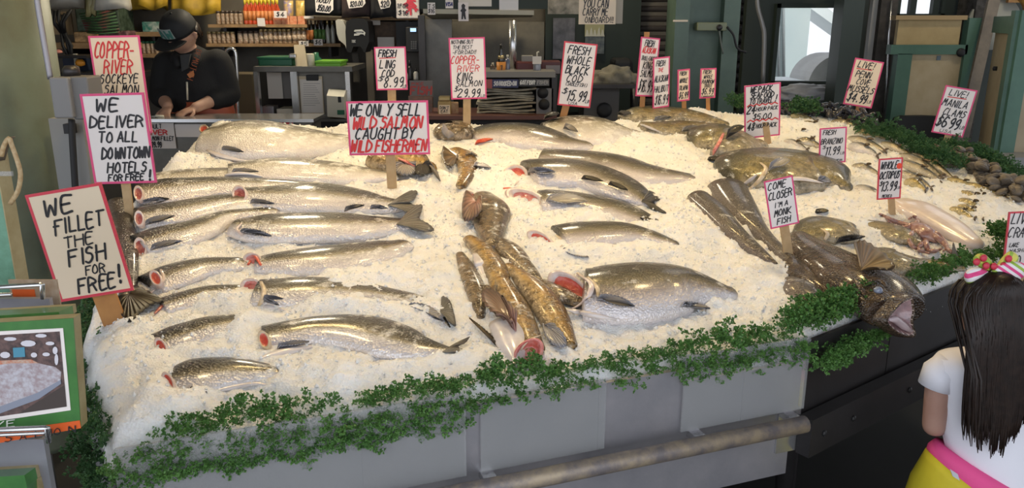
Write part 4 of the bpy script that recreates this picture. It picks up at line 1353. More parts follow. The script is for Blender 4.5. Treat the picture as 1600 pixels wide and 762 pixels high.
def sign(label, center, w, h, roll=0.0, base=None, lines=(), edge='edge_pink', card='card', yaw=0.0, pitch=0.0, Y=None, stake='wood', stake_w=13, stake_top=None, waves=(), dot=None, border=.028, name='price_sign', group='hand lettered fish signs', wt=.13, underline=()):
    """card seen at center px, w x h px, on a wooden stake pushed into the ice at base px"""
    if base is not None:
        bp = on_heap(*base)
        Yc = bp.y - .012 if Y is None else Y
    else:
        Yc = Y
        bp = None
    c = at(center[0], center[1], Yc)
    s = depth_scale(c)
    Wm, Hm = w * s / math.cos(math.radians(yaw)), h * s
    R = Matrix.Rotation(math.radians(yaw), 3, 'Z') @ Matrix.Rotation(math.radians(roll), 3, 'Y').inverted() @ Matrix.Rotation(math.radians(-pitch), 3, 'X')
    t = thing(name, bp if bp is not None else c, label, 'sign', group)

    def put3(x, z, o=0.0):
        return c + R @ Vector((x, -o, z))

    # card with rounded look, 3 mm thick
    mb = MB()
    n = 8
    vs, fs = [], []
    front = [put3(-Wm / 2, -Hm / 2, .0015), put3(Wm / 2, -Hm / 2, .0015), put3(Wm / 2, Hm / 2, .0015), put3(-Wm / 2, Hm / 2, .0015)]
    mb.prism(front, R @ Vector((0, .003, 0)))
    mb.build('card', M[card], t)
    bw = max(border * min(Wm, Hm) * 1.3, 2.2 * s)
    mb = MB()
    for (x0, x1, z0, z1) in ((-Wm / 2, Wm / 2, Hm / 2 - bw, Hm / 2), (-Wm / 2, Wm / 2, -Hm / 2, -Hm / 2 + bw), (-Wm / 2, -Wm / 2 + bw, -Hm / 2 + bw, Hm / 2 - bw), (Wm / 2 - bw, Wm / 2, -Hm / 2 + bw, Hm / 2 - bw)):
        mb.prism([put3(x0, z0, .0022), put3(x1, z0, .0022), put3(x1, z1, .0022), put3(x0, z1, .0022)], R @ Vector((0, .0045, 0)))
    mb.build('border', M[edge], t)
    k, r = MB(), MB()
    pf = lambda x, y: put3((x - .5) * Wm, (.5 - y * 0 - (1 - y)) * Hm if False else (y - .5) * Hm, .0026)
    # lines: (text, x0, x1, y (from the top, 0..1), height (fraction of card height), colour)
    asp = Hm / Wm
    for i, L in enumerate(lines):
        tx, x0, x1, y, hh, colr = L[:6]
        put = lambda x, yy: put3(x, yy, .0026)
        write(k if colr == 'k' else r, tx, (x0 - .5) * Wm, (x1 - .5) * Wm, (.5 - y) * Hm, hh * Hm, put, seed=i, wt=L[6] if len(L) > 6 else wt, rise=L[7] if len(L) > 7 else 0.0)
    for (x0, x1, y) in underline:
        ribbon(r, [((x0 - .5) * Wm, (.5 - y) * Hm), ((x1 - .5) * Wm, (.5 - y + .01) * Hm)], .012 * Hm + .0015, lambda x, yy: put3(x, yy, .0024))
    for (x0, x1, y, am) in waves:
        N = 11
        ribbon(r, [((x0 + (x1 - x0) * i / (N - 1) - .5) * Wm, (.5 - y + am * (1 if i % 2 else -1)) * Hm) for i in range(N)], .022 * Hm, lambda x, yy: put3(x, yy, .0024))
    if k.v: k.build('black_lettering', M['ink'], t)
    if r.v: r.build('red_lettering', M['ink_red'], t)
    if dot:
        mb = MB()
        mb.add([put3((dot[0] - .5) * Wm + dot[2] * Wm * math.cos(q * .5236), (.5 - dot[1]) * Hm + dot[2] * Wm * 1.2 * math.sin(q * .5236), .0032) for q in range(12)], [tuple(range(12))])
        mb.build('sticker', mat('orange_sticker', (.85, .07, .02), .4), t)
    if bp is not None:
        sw = stake_w * s
        top = put3(0, Hm * .3, -.006) if stake_top is None else at(stake_top[0], stake_top[1], Yc + .008)
        bot = bp - Vector((0, 0, .05))
        ax = (top - bot)
        side_ = ax.cross(Vector((0, -1, 0))).normalized() * (sw / 2)
        mb = MB()
        mb.prism([bot - side_, bot + side_, top + side_, top - side_], (0, .007, 0))
        mb.build('stake', M[stake], t)
    return t


sign('tall white sign reading COPPER-RIVER SOCKEYE SALMON, behind the WE DELIVER sign', (189, 133), 79, 150, 1, base=(238, 262), Y=3.02, edge='edge_pink', card='card_warm', stake_w=10, lines=[
    ('COPPER-', .10, .86, .145, .155, 'r', .09), ('RIVER', .24, .78, .315, .13, 'r', .10), ('SOCKEYE', .12, .86, .435, .09, 'k', .11), ('SALMON', .18, .84, .545, .09, 'k', .11), ('$16.99', .2, .85, .72, .14, 'k')])
sign('white sign reading WE DELIVER TO ALL DOWNTOWN HOTELS FOR FREE!', (186, 217), 99, 141, 1.5, base=(203, 342), edge='edge_pink', stake_w=14, lines=[
    ('WE', .24, .56, .13, .13, 'k', .15), ('DELIVER', .10, .92, .31, .12, 'k', .15), ('TO ALL', .20, .80, .475, .11, 'k', .15), ('DOWNTOWN', .20, .96, .655, .12, 'k', .15), ('HOTELS', .26, .86, .82, .11, 'k', .15), ('FOR FREE', .24, .80, .93, .07, 'k', .2), ('!', .86, .91, .915, .11, 'k', .2)])
sign('tilted sign reading WE FILLET THE FISH FOR FREE! at the left corner', (126, 380), 121, 176, 9.5, base=(184, 500), edge='edge_red', card='card_warm', stake='wood_orange', stake_w=38, lines=[
    ('WE', .20, .55, .15, .14, 'k', .13, .05), ('FILLET', .24, .90, .325, .13, 'k', .12, .05), ('THE', .30, .68, .475, .10, 'k', .12, .05), ('FISH', .30, .78, .62, .14, 'k', .12, .06), ('FOR', .46, .72, .755, .08, 'k', .14, .05), ('FREE', .30, .80, .89, .13, 'k', .13, .06), ('!', .82, .88, .83, .16, 'k', .13)])
sign('wide sign reading WE ONLY SELL WILD SALMON CAUGHT BY WILD FISHERMEN', (607, 200), 127, 84, .8, base=(613, 297), edge='edge_pink', stake_w=15, lines=[
    ('WE ONLY SELL', .05, .90, .17, .21, 'k', .12), ('WILD SALMON', .07, .92, .40, .21, 'r', .145), ('CAUGHT BY', .10, .82, .60, .20, 'k', .12), ('WILD FISHERMEN', .03, .95, .83, .21, 'r', .145)])
sign('small sign reading FRESH LING COD $8.99, above the WE ONLY SELL sign', (611, 107), 49, 66, 1, base=(614, 222), edge='edge_pink', stake_w=13, lines=[
    ('FRESH', .15, .68, .15, .15, 'k', .16), ('LING', .17, .66, .40, .18, 'k', .12), ('COD', .22, .60, .61, .16, 'k', .13), ('$', .08, .22, .74, .11, 'k'), ('8.99', .26, .86, .82, .22, 'k', .1), ('LB', .86, .96, .92, .07, 'k')], underline=[(.15, .66, .26)])
sign('tall sign reading NOTHING BUT THE BEST, COPPER-RIVER KING SALMON $29.99', (731, 107), 56, 94, 1.5, base=(729, 214), edge='edge_pink', stake_w=12, lines=[
    ('NOTHING BUT', .08, .68, .07, .06, 'k'), ('THE BEST', .12, .64, .155, .055, 'k'), ('-FOR DAD!!', .10, .74, .235, .06, 'k'), ('COPPER-', .06, .82, .36, .12, 'r', .1), ('RIVER', .22, .82, .50, .10, 'r', .1), ('KING', .20, .62, .63, .13, 'k', .1), ('SALMON', .16, .88, .745, .09, 'k', .12), ('$', .10, .20, .84, .07, 'k'), ('29.99', .20, .82, .90, .13, 'k', .11), ('LB', .84, .95, .95, .04, 'k')])
sign('tall sign reading FRESH WHOLE BLACK COD (SABLEFISH) $15.99', (902, 117), 52, 98, -5.5, base=(872, 198), edge='edge_red', stake='wood_orange', stake_w=11, lines=[
    ('FRESH', .17, .78, .12, .12, 'k', .12), ('WHOLE', .17, .86, .275, .12, 'k', .12), ('BLACK', .16, .84, .43, .12, 'k', .13), ('COD', .22, .66, .56, .11, 'k', .12), ('(SABLEFISH)', .18, .82, .65, .055, 'k'), ('$', .12, .26, .77, .09, 'k'), ('15.99', .30, .84, .83, .16, 'k', .1), ('LB', .84, .94, .90, .05, 'k'), ('USA', .34, .60, .95, .045, 'k')])
sign('narrow sign reading FRESH ALASKAN TROLL CAUGHT KING SALMON $16.99, turned sideways', (1012, 105), 33, 90, -4.5, base=(1002, 183), edge='edge_pink', stake='wood_orange', stake_w=8, stake_top=(1011, 50), yaw=35, lines=[
    ('FRESH', .24, .70, .10, .10, 'k', .14), ('ALASKAN', .14, .82, .22, .09, 'r', .16), ('TROLL-CAUGHT', .12, .92, .35, .07, 'k', .12), ('KING', .24, .72, .47, .12, 'k', .11), ('SALMON', .14, .92, .61, .11, 'k', .11), ('$16.99', .10, .86, .82, .20, 'k', .08)], underline=[(.24, .6, .16)])
sign('narrow sign reading FRESH ALASKAN HALIBUT $16.99, half behind the TROLL CAUGHT sign', (1033, 129), 29, 78, 3, base=(1036, 178), Y=4.22, edge='edge_pink', stake='wood_orange', stake_w=8, yaw=35, lines=[
    ('FRESH', .2, .7, .12, .10, 'k', .14), ('THE', .3, .6, .25, .07, 'r', .14), ('ALASKAN', .1, .9, .42, .12, 'k', .12), ('HALIBUT', .08, .92, .62, .12, 'k', .11), ('$16.99', .12, .9, .84, .18, 'k', .09)])
sign('small sign reading FRESH WHOLE TILAPIA $6.99, on a stake before the green column', (1068, 133), 21, 49, 3, base=(1071, 182), edge='edge_pink', card='card_warm', stake='wood_orange', stake_w=7, yaw=25, lines=[
    ('FRESH', .2, .7, .13, .11, 'k', .14), ('WHOLE', .2, .8, .35, .13, 'k', .14), ('TILAPIA', .14, .84, .58, .13, 'k', .14), ('$6.99', .14, .86, .82, .2, 'k', .1)])
sign('small sign reading FRESH WHOLE RAINBOW TROUT $6.99, right of the TILAPIA sign', (1106, 130), 26, 46, 1.5, base=(1108, 182), edge='edge_pink', card='card_warm', stake='wood_orange', stake_w=6, yaw=12, lines=[
    ('FRESH', .2, .66, .12, .12, 'k', .14), ('WHOLE', .24, .76, .28, .11, 'k', .14), ('RAINBOW', .14, .88, .44, .12, 'k', .14), ('TROUT', .26, .76, .58, .11, 'k', .14), ('$6.99', .14, .84, .77, .2, 'k', .11), ('FARM RAISED', .12, .88, .94, .06, 'k', .16)])
sign('sign reading WE PACK SEAFOOD TO TRAVEL! with 24 and 48 hour pack prices', (1191, 173), 56, 84, 6, base=(1204, 226), edge='edge_pink', stake_w=10, pitch=-6, lines=[
    ('WE PACK', .18, .76, .09, .10, 'k', .17), ('SEAFOOD', .18, .82, .20, .10, 'k', .16), ('TO TRAVEL', .16, .78, .31, .09, 'k', .16), ('!', .82, .88, .28, .12, 'k'), ('24', .08, .30, .46, .14, 'k', .14), ('HOUR PACK', .34, .92, .46, .07, 'k', .15), ('$5.00', .25, .75, .60, .10, 'k', .14), ('48', .10, .28, .78, .13, 'k', .14), ('HOUR PACK', .33, .90, .78, .08, 'k', .15)], waves=[(.08, .92, .375, .018), (.08, .94, .67, .018)])
sign('sign reading FRESH BRANZINO $11.99 among the small fish on the right', (1301, 227), 42, 56, 4, base=(1306, 272), edge='edge_pink', stake_w=9, lines=[
    ('FRESH', .14, .58, .13, .12, 'k', .14), ('BRANZINO', .08, .86, .38, .15, 'k', .11), ('$', .12, .24, .54, .09, 'k'), ('11.99', .26, .76, .65, .22, 'k', .1), ('LB', .80, .93, .73, .07, 'k'), ('MEDITERRANEAN', .14, .86, .92, .05, 'k', .18)])
sign('sign reading WHOLE OCTOPUS $13.99 with a round orange sticker', (1390, 279), 37, 65, 4, base=(1399, 338), edge='edge_red', stake_w=10, dot=(.86, .2, .11), lines=[
    ('WHOLE', .12, .80, .17, .17, 'k', .12), ('OCTOPUS', .08, .90, .41, .17, 'k', .12), ('$', .08, .20, .61, .11, 'k'), ('13.99', .20, .80, .68, .22, 'k', .1), ('LB', .82, .94, .73, .06, 'k'), ('MEXICO', .22, .62, .92, .07, 'k', .16)])
sign("sign reading COME CLOSER I'M A MONK FISH, beside the monkfish", (1221, 316), 45, 78, 13, base=(1240, 408), edge='edge_pink', stake_w=14, lines=[
    ('COME', .12, .74, .14, .14, 'k', .12, .05), ('CLOSER', .10, .90, .34, .15, 'k', .12, .05), ("I'M A", .26, .72, .535, .10, 'k', .14, .05), ('MONK', .20, .78, .70, .13, 'k', .13, .05), ('FISH', .26, .72, .875, .12, 'k', .14, .05)])
sign('sign reading LIVE! PENN COVE MUSSELS $4.99, at the back before the dark green post', (1349, 130), 46, 72, -9, base=(1338, 186), edge='edge_pink', card='card_warm', stake='wood_orange', stake_w=9, lines=[
    ('LIVE!', .18, .72, .12, .13, 'k', .12), ('PENN', .18, .68, .32, .13, 'k', .12), ('COVE', .26, .72, .475, .12, 'k', .12), ('MUSSELS', .04, .92, .64, .13, 'k', .13), ('$4.99', .10, .76, .83, .18, 'k', .12), ('LB', .80, .92, .87, .06, 'k')], underline=[(.14, .66, .215)])
sign('sign reading LIVE! MANILA CLAMS $6.99, on the right before the green cabinet', (1491, 174), 51, 74, -9.5, base=(1477, 226), edge='edge_pink', stake_w=10, lines=[
    ('LIVE!', .20, .74, .13, .12, 'k', .12), ('MANILA', .08, .84, .34, .14, 'k', .12), ('CLAMS', .18, .86, .53, .14, 'k', .12), ('$699', .06, .78, .75, .22, 'k', .12), ('LB', .82, .94, .80, .07, 'k'), ('USA', .24, .60, .93, .06, 'k')], underline=[(.16, .74, .225)])
sign('sign reading LIVE CRAYFISH, at the right edge above the girl with the bow', (1606, 374), 70, 92, 3, base=(1597, 428), edge='edge_red', stake_w=10, lines=[
    ('LIVE', .09, .52, .12, .18, 'k', .08), ('CRAYFISH', .05, .95, .36, .17, 'k', .08), ('LAKE', .10, .30, .58, .07, 'k'), ('WASHINGTON', .12, .80, .68, .06, 'k'), ('10.99', .16, .76, .87, .18, 'k', .08)])
# ------------------------------------------------------------------ curly garnish (uncountable sprigs)
def leaf_mat(name, a, b):
    m = mat(name, a, .55, noise=(35, b, .5))
    return m


M['parsley'] = leaf_mat('parsley_leaf', (.055, .155, .030), (.13, .28, .065))
M['kale'] = leaf_mat('kale_leaf', (.030, .10, .030), (.075, .18, .06))


def sprig(r, size):
    """one curly sprig: branching stem with small notched leaflets -> verts, quads"""
    V, Fc = [], []

    def leaf(p, d, s):
        d = d.normalized()
        a = d.orthogonal().normalized()
        a = Quaternion(d, r.uniform(0, 6.28)) @ a
        b = d.cross(a)
        k = len(V)
        V.extend([p, p + d * s * .5 + a * s * .34, p + d * s + b * s * .25, p + d * s * .5 - a * s * .34])
        Fc.append((k, k + 1, k + 2, k + 3))
        k = len(V)
        V.extend([p + d * s * .4, p + d * s * .7 + b * s * .4, p + d * s * 1.15 + a * s * .2, p + d * s * .8 - b * s * .35])
        Fc.append((k, k + 1, k + 2, k + 3))

    def twig(p, d, L, lev):
        e = p + d * L
        w = d.orthogonal().normalized() * (.0011 if lev else .0016)
        k = len(V)
        V.extend([p + w, p - w, e - w * .6, e + w * .6])
        Fc.append((k, k + 1, k + 2, k + 3))
        if lev < 2:
            for _ in range(4):
                q = p.lerp(e, r.uniform(.5, 1))
                dd = (d + Vector((r.uniform(-1, 1), r.uniform(-1, 1), r.uniform(-.5, .9))) * .85).normalized()
                twig(q, dd, L * r.uniform(.45, .65), lev + 1)
        else:
            for _ in range(3):
                leaf(e, d + Vector((r.uniform(-1, 1), r.uniform(-1, 1), r.uniform(-.6, .8))), size * r.uniform(.075, .125))

    twig(Vector((0, 0, 0)), Vector((r.uniform(-.3, .3), r.uniform(-.3, .3), 1)).normalized(), size * .5, 0)
    return np.array([tuple(v) for v in V]), np.array(Fc)


PR = random.Random(5)
SPR = [sprig(PR, 1.0) for _ in range(14)]


def garnish(name, label, spots, size, m, seed):
    """spots: list of (point, lean vector, scale)"""
    r = random.Random(seed)
    Vs, Fs, k = [], [], 0
    for (p, lean, sc) in spots:
        V, Fc = r.choice(SPR)
        d = Vector((lean[0] + r.uniform(-.5, .5), lean[1] + r.uniform(-.5, .5), lean[2] + r.uniform(-.2, .3))).normalized()
        q = Vector((0, 0, 1)).rotation_difference(d) @ Quaternion((0, 0, 1), r.uniform(0, 6.28))
        Rm = np.array(q.to_matrix())
        W = (V * (size * sc * r.uniform(.7, 1.25))) @ Rm.T + np.array(p)
        Vs.append(W)
        Fs.append(Fc + k)
        k += len(W)
    V, Fc = np.vstack(Vs), np.vstack(Fs)
    me = bpy.data.meshes.new(name)
    me.from_pydata(V.tolist(), [], Fc.tolist())
    me.polygons.foreach_set('use_smooth', [True] * len(Fc))
    o = link(name, me, m)
    return tag(o, label, 'garnish', kind='stuff')


def row(pts, n, spread, seed, lean, zoff=.0, s=(.8, 1.2), lump=True, on=None):
    """sprigs scattered along a polyline of world points"""
    r = random.Random(seed)
    P = [Vector(p) for p in pts]
    seg = [(b - a).length for a, b in zip(P[:-1], P[1:])]
    T = sum(seg)
    out = []
    for i in range(n):
        u = r.uniform(0, T)
        k = 0
        while k < len(seg) - 1 and u > seg[k]:
            u -= seg[k]
            k += 1
        p = P[k].lerp(P[k + 1], u / seg[k])
        c = r.uniform(.55, 1)
        if lump:
            q = p.x * 9 + p.y * 5
            c = .55 + .3 * math.sin(q) + .25 * math.sin(q * 2.3 + 1)
            if c < .18 and r.random() < .75: continue
            c = max(c, .25)
        off = Vector((r.gauss(0, spread), r.gauss(0, spread), 0))
        pz = p + off * c + Vector((0, 0, zoff + abs(r.gauss(0, spread * .6)) * c))
        if lump: pz.z += .018 * max(0, c - .55) * r.random()
        out.append((pz, lean, r.uniform(*s) * (.7 + .4 * c)))
    return out


# along the front rim, standing on the ice edge, some hanging down behind the clear shields
sp = row([fr(.10, -.006, .846), fr(.8, -.006, .844), fr(FL - .02, -.012, .85)], 480, .016, 3, (FN.x * .5, FN.y * .5, .8))
for i in range(3):
    sp += row([fr(.0, .018, .832 - .012 * i), fr(.70, .018, .838 - .014 * i)], 300, .006, 30 + i, (FN.x * .12, FN.y * .12, -.5), s=(.6, .9), lump=False)
    sp += row([fr(1.26, .018, .846 - .01 * i), fr(FL, .018, .85 - .01 * i)], 30, .010, 60 + i, (FN.x * .2, FN.y * .2, -.2), s=(.7, 1.0), lump=False)
sp += row([fr(.02, .016, .838), fr(.6, .016, .836), fr(FL, .014, .838)], 330, .009, 4, (FN.x * .7, FN.y * .7, .1), lump=False, s=(.6, .95))
garnish('parsley_garnish', 'row of curly green parsley along the front rim of the ice, behind the clear shields', sp, .058, M['parsley'], 9)
a, b, c = Vector((*RIM[0], .84)), Vector((*RIM[11], .85)), Vector((-1.2, 2.3, .87))
sp = row([a + Vector((-.005, .02, 0)), b, c], 260, .018, 5, (-.8, -.2, .1), lump=False, s=(.6, 1.0))
sp += row([a + Vector((-.02, .0, -.05)), a.lerp(b, .45) + Vector((-.02, 0, -.06))], 80, .02, 6, (-.5, -.4, -.6), lump=False, s=(.6, 1.0))
garnish('parsley_garnish', 'dark curly parsley spilling over the left rim beside the card rack', sp, .065, M['kale'], 10)
sp = row([rr(.0, -.03, .86), rr(.3, -.03, .87)], 200, .025, 7, (RN.x * .5, RN.y * .5, .7), lump=False, s=(.8, 1.1))
sp += row([rr(.0, .02, .81), rr(.32, .02, .83)], 90, .014, 71, (RN.x * .7, RN.y * .7, -.4), lump=False, s=(.8, 1.1))
garnish('parsley_garnish', 'clump of curly parsley in front of the monkfish, at the corner of the dark table', sp, .07, M['parsley'], 11)
sp = row([rr(.60, -.015, .868), rr(.93, -.02, .872), Vector((1.72, 2.61, .872))], 260, .016, 8, (RN.x * .4, RN.y * .4, .8), lump=False, s=(.8, 1.1))
garnish('parsley_garnish', 'curly parsley hedge right of the monkfish, running behind the girl', sp, .054, M['parsley'], 12)


def hp(px, py, lift=.0):
    return on_heap(px, py, lift)


sp = row([hp(1350, 212), hp(1395, 222), hp(1430, 238), hp(1462, 256), hp(1490, 270)], 650, .042, 13, (-.2, -.3, .9), lump=False, s=(.9, 1.2))
garnish('kale_garnish', 'bushy dark green kale hedge behind the small fish, below the MUSSELS sign', sp, .052, M['kale'], 13)
sp = row([hp(1480, 236), hp(1515, 246), hp(1550, 262), hp(1592, 286)], 380, .028, 14, (-.2, -.3, .9), lump=False, s=(.9, 1.2))
garnish('kale_garnish', 'second kale hedge nearest the green cabinet, behind the clams', sp, .05, M['kale'], 14)
sp = row([hp(1238, 182, .01), hp(1262, 186, .01)], 60, .03, 15, (0, -.3, .9), lump=False, s=(.8, 1.1))
sp += row([hp(1146, 176, .02), hp(1168, 176, .02)], 50, .03, 16, (0, -.3, .9), lump=False, s=(.8, 1.1))
garnish('kale_garnish', 'small kale tufts at the rear edge by the WE PACK SEAFOOD sign', sp, .09, M['kale'], 15)
sp = row([hp(1556, 378), hp(1576, 392), hp(1590, 400)], 90, .03, 17, (0, -.2, .9), lump=False, s=(.8, 1.1))
garnish('parsley_garnish', 'parsley tuft at the foot of the CRAYFISH sign', sp, .08, M['parsley'], 16)
sp = row([atz(165, 532, .885), atz(172, 536, .885)], 9, .008, 19, (0, 0, 1), lump=False, s=(.4, .5))
garnish('parsley_sprig', 'single small parsley sprig lying on the ice at the left corner', sp, .08, M['parsley'], 17)


# ------------------------------------------------------------------ mussels and clams
def shell_pair(name, label, cat, group, mats, L, W, T, point):
    t = thing(name, (0, 0, 0), label, cat, group)
    for s, nm in ((1, 'upper_shell'), (-1, 'lower_shell')):
        mb = MB()
        rings = []
        N = 14
        for k in range(6):
            f = math.cos(math.pi / 2 * k / 5.001)
            z = T * math.sin(math.pi / 2 * k / 5.001)
            ring = []
            for j in range(N):
                a = 2 * math.pi * j / N
                x = L * math.cos(a)
                y = W * math.sin(a) * (1 - point * max(0, -math.cos(a)))
                rip = 1 + .03 * (k % 2)
                ring.append(Vector((x * f * rip - L * .3 * (1 - f), y * f * rip, s * z)))
            rings.append(ring)
        mb.loft(rings)
        mb.build(nm, mats, t)
    return t


M['mussel'] = mat('mussel_shell', (.012, .012, .018), .22, noise=(50, (.05, .05, .06), .5), coat=.6)
M['clam'] = mat('clam_shell', (.17, .14, .105), .5, noise=(40, (.075, .062, .05), .5), bump=(120, .4))
proto = shell_pair('mussel', 'black mussel in the wet heap at the rear of the ice, below the MUSSELS sign', 'mussel', 'mussels at the rear of the ice', M['mussel'], .032, .017, .010, .55)
r = random.Random(2)
first = True


def place_shells(proto, poly, n, seed, lift, sc):
    r = random.Random(seed)
    P = [hp(*p) for p in poly]
    out = []
    for i in range(n):
        k = r.uniform(0, len(P) - 1.001)
        a = P[int(k)].lerp(P[int(k) + 1], k - int(k))
        f = r.gauss(0, 1)
        p = a + Vector((r.gauss(0, sc[0]), r.gauss(0, sc[1]), 0))
        p.z = hbase(p.x, p.y) + lift + abs(r.gauss(0, .018))
        o = proto if i == 0 else copy_thing(proto, (0, 0, 0))
        o.location = p
        o.rotation_euler = (r.uniform(-.9, .9), r.uniform(-.9, .9), r.uniform(0, 6.28))
        k = r.uniform(.8, 1.25)
        o.scale = (k, k, k)
    return


place_shells(proto, [(1222, 180), (1270, 181), (1300, 185), (1335, 194), (1356, 200)], 120, 21, .025, (.03, .05))
proto = shell_pair('clam', 'gray brown clam in the heap along the right edge, before the CLAMS sign', 'clam', 'clams along the right edge of the ice', M['clam'], .024, .021, .011, .2)
place_shells(proto, [(1488, 252), (1512, 264), (1540, 280), (1568, 297), (1596, 314)], 170, 22, .02, (.035, .05))
# ------------------------------------------------------------------ the stall behind the ice
def span(x0, y0, x1, y1, Y):
    """photo rectangle at depth Y -> x0, x1, z0, z1 in metres"""
    a, b = at((x0), (y0 + y1) / 2, Y), at((x1), (y0 + y1) / 2, Y)
    t, u = at((x0 + x1) / 2, y0, Y), at((x0 + x1) / 2, y1, Y)
    return a.x, b.x, u.z, t.z


def pbox(mb, x0, y0, x1, y1, Y, dep, bev=0.0):
    X0, X1, Z0, Z1 = span(x0, y0, x1, y1, Y)
    return mb.box(((X0 + X1) / 2, Y + dep / 2, (Z0 + Z1) / 2), (abs(X1 - X0), dep, abs(Z1 - Z0)), None, bev)


def pb(name, rect, Y, dep, m, parent=None, bev=0.0):
    mb = MB()
    pbox(mb, *rect, Y, dep, bev)
    return mb.build(name, m, parent)


def pthing(name, rect, Y, dep, m, label, cat, group=None, bev=0.0):
    return tag(pb(name, rect, Y, dep, m, None, bev), label, cat, group)


def root(name, px, py, Y, label, cat, group=None):
    return thing(name, at(px, py, Y), label, cat, group)


def text_on(parent, rect, Y, lines, m, name='lettering', wt=.15, slant=.1):
    """lettering inside a photo rectangle just in front of depth Y"""
    X0, X1, Z0, Z1 = span(*rect, Y)
    mb = MB()
    W, H = X1 - X0, Z1 - Z0
    for i, (tx, x0, x1, y, hh) in enumerate(lines):
        write(mb, tx, X0 + W * x0, X0 + W * x1, Z1 - H * y, H * hh, lambda x, z: Vector((x, Y - .0015, z)), slant=slant, wt=wt, seed=i)
    return mb.build(name, m, parent)


# walls
struct('wall_back', MB().box((-1.2, 6.65, 1.7), (5.4, .1, 3.6)).build('wall_back', M['wall']))
struct('wall_left', MB().box((-4.0, 4.4, 1.7), (.1, 4.6, 3.6)).build('wall_left', M['wall']))
mb = MB()
zz = .1
mb.box((1.25, 6.66, 1.7), (1.3, .06, 3.6))
while zz < 3.4:
    mb.tube([(.55, 6.62, zz), (1.88, 6.62, zz)], .032, 8)
    zz += .075
struct('wall_shutter', mb.build('wall_shutter', M['shutter']))

# fishmonger's cutting counter, with price cards on its front
ct = root('cutting_counter', 350, 190, 4.75, 'steel cutting counter in front of the fishmonger', 'counter')
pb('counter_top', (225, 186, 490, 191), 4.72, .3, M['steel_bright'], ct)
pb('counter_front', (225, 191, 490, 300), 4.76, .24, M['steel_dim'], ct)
lower = at(350, 300, 4.76).z
for px in (240, 470):
    p = at(px, 300, 4.9)
    MB().tube([(p.x, 4.95, 0), (p.x, 4.95, lower + .02)], .025, 10).build('leg', M['steel_dim'], ct)
c1 = root('price_card', 252, 210, 4.74, 'white price card reading QUINAULT RIVER SALMON FILLET on the counter front', 'sign', 'price cards on the cutting counter')
pb('card', (222, 192, 273, 232), 4.745, .008, M['card'], c1)
text_on(c1, (222, 192, 273, 232), 4.742, [('QUINAULT', .05, .62, .13, .16), ('SALMON FILLET', .08, .96, .60, .16), ('$19.99', .2, .56, .84, .22)], M['ink'], 'black_lettering')
text_on(c1, (222, 192, 273, 232), 4.742, [('RIVER', .12, .78, .36, .18)], M['ink_red'], 'red_lettering', .2)
c2 = root('price_card', 298, 205, 4.74, 'blank white price card right of the QUINAULT card', 'sign', 'price cards on the cutting counter')
pb('card', (274, 194, 322, 214), 4.745, .008, M['card'], c2)
c3 = root('price_card', 430, 198, 4.74, 'white card with red lettering reading KING FILET, right end of the cutting counter', 'sign', 'price cards on the cutting counter')
pb('card', (398, 190, 458, 206), 4.745, .008, M['card'], c3)
text_on(c3, (398, 190, 458, 206), 4.742, [('KING FILET', .1, .9, .4, .5)], M['ink_red'], 'red_lettering', .2)
mb = MB()
for (x0, x1, z0, z1) in (span(398, 190, 458, 191.5, 4.743), span(456, 190, 458, 206, 4.743)):
    mb.box(((x0 + x1) / 2, 4.743, (z0 + z1) / 2), (x1 - x0, .002, z1 - z0))
mb.build('border', M['edge_red'], c3)
M['tile_white'] = mat('white_panel', (.55, .53, .50), .4)

# shelving behind the fishmonger
M['shelf_wood'] = mat('shelf_wood', (.40, .25, .11), .6, noise=(9, (.22, .13, .06), .4))
M['jar_brown'] = mat('brown_jar', (.20, .10, .05), .25, noise=(70, (.42, .33, .22), .5), coat=.4)
M['jar_white'] = mat('white_label_jar', (.50, .44, .34), .3, noise=(70, (.25, .14, .08), .5), coat=.4)
M['lid_gold'] = mat('gold_lid', (.45, .36, .18), .3, .7)
M['lid_dark'] = mat('dark_lid', (.06, .04, .03), .4)
M['sauce_red'] = mat('red_sauce', (.50, .07, .02), .25, coat=.5)
M['cap_yellow'] = mat('yellow_cap', (.78, .58, .05), .4)
M['bottle_dark'] = mat('dark_bottle', (.02, .018, .012), .12, coat=.6)
M['bottle_green'] = mat('green_label', (.10, .22, .06), .4)
M['label_orange'] = mat('orange_label', (.55, .20, .06), .4)
M['plastic_green'] = mat('dark_green_plastic', (.015, .12, .06), .4)
M['plastic_lime'] = mat('lime_green_plastic', (.16, .42, .03), .4)
M['plastic_white'] = mat('white_plastic', (.62, .58, .46), .4)
M['paper'] = mat('paper', (.66, .62, .56), .7)
M['card_tan'] = mat('tan_card', (.60, .50, .34), .7)


def shelf(label, rect, Y, dep):
    t = root('shelf', (rect[0] + rect[2]) / 2, rect[1], Y, label, 'shelf')
    pb('board', rect, Y, dep, M['shelf_wood'], t)
    X0, X1, Z0, Z1 = span(*rect, Y)
    for x in (X0 + .1, X1 - .1):
        MB().box((x, Y + dep * .6, Z0 - .04), (.02, dep * .8, .08)).build('bracket', M['steel_dark'], t)
    return Z1


zA = shelf('upper wooden wall shelf with sauce bottles, right of the fishmonger', (325, 38, 480, 43), 6.25, .38)
zA2 = shelf('upper wooden wall shelf holding the hoodie display, above the paper towel dispenser', (478, 27, 655, 31.5), 6.25, .38)
zB = shelf('lower wooden wall shelf with jars, right of the fishmonger', (322, 68, 532, 73), 6.25, .38)
zC = shelf('wooden wall shelf with small jars, left of the fishmonger', (212, 84, 300, 90), 6.25, .38)
zD = shelf('upper wooden wall shelf left of the fishmonger, with a teal box', (212, 50, 290, 57), 6.25, .38)
zE = shelf('dark shelf behind the COPPER-RIVER SOCKEYE sign, with packed goods', (75, 67, 205, 76), 6.1, .5)


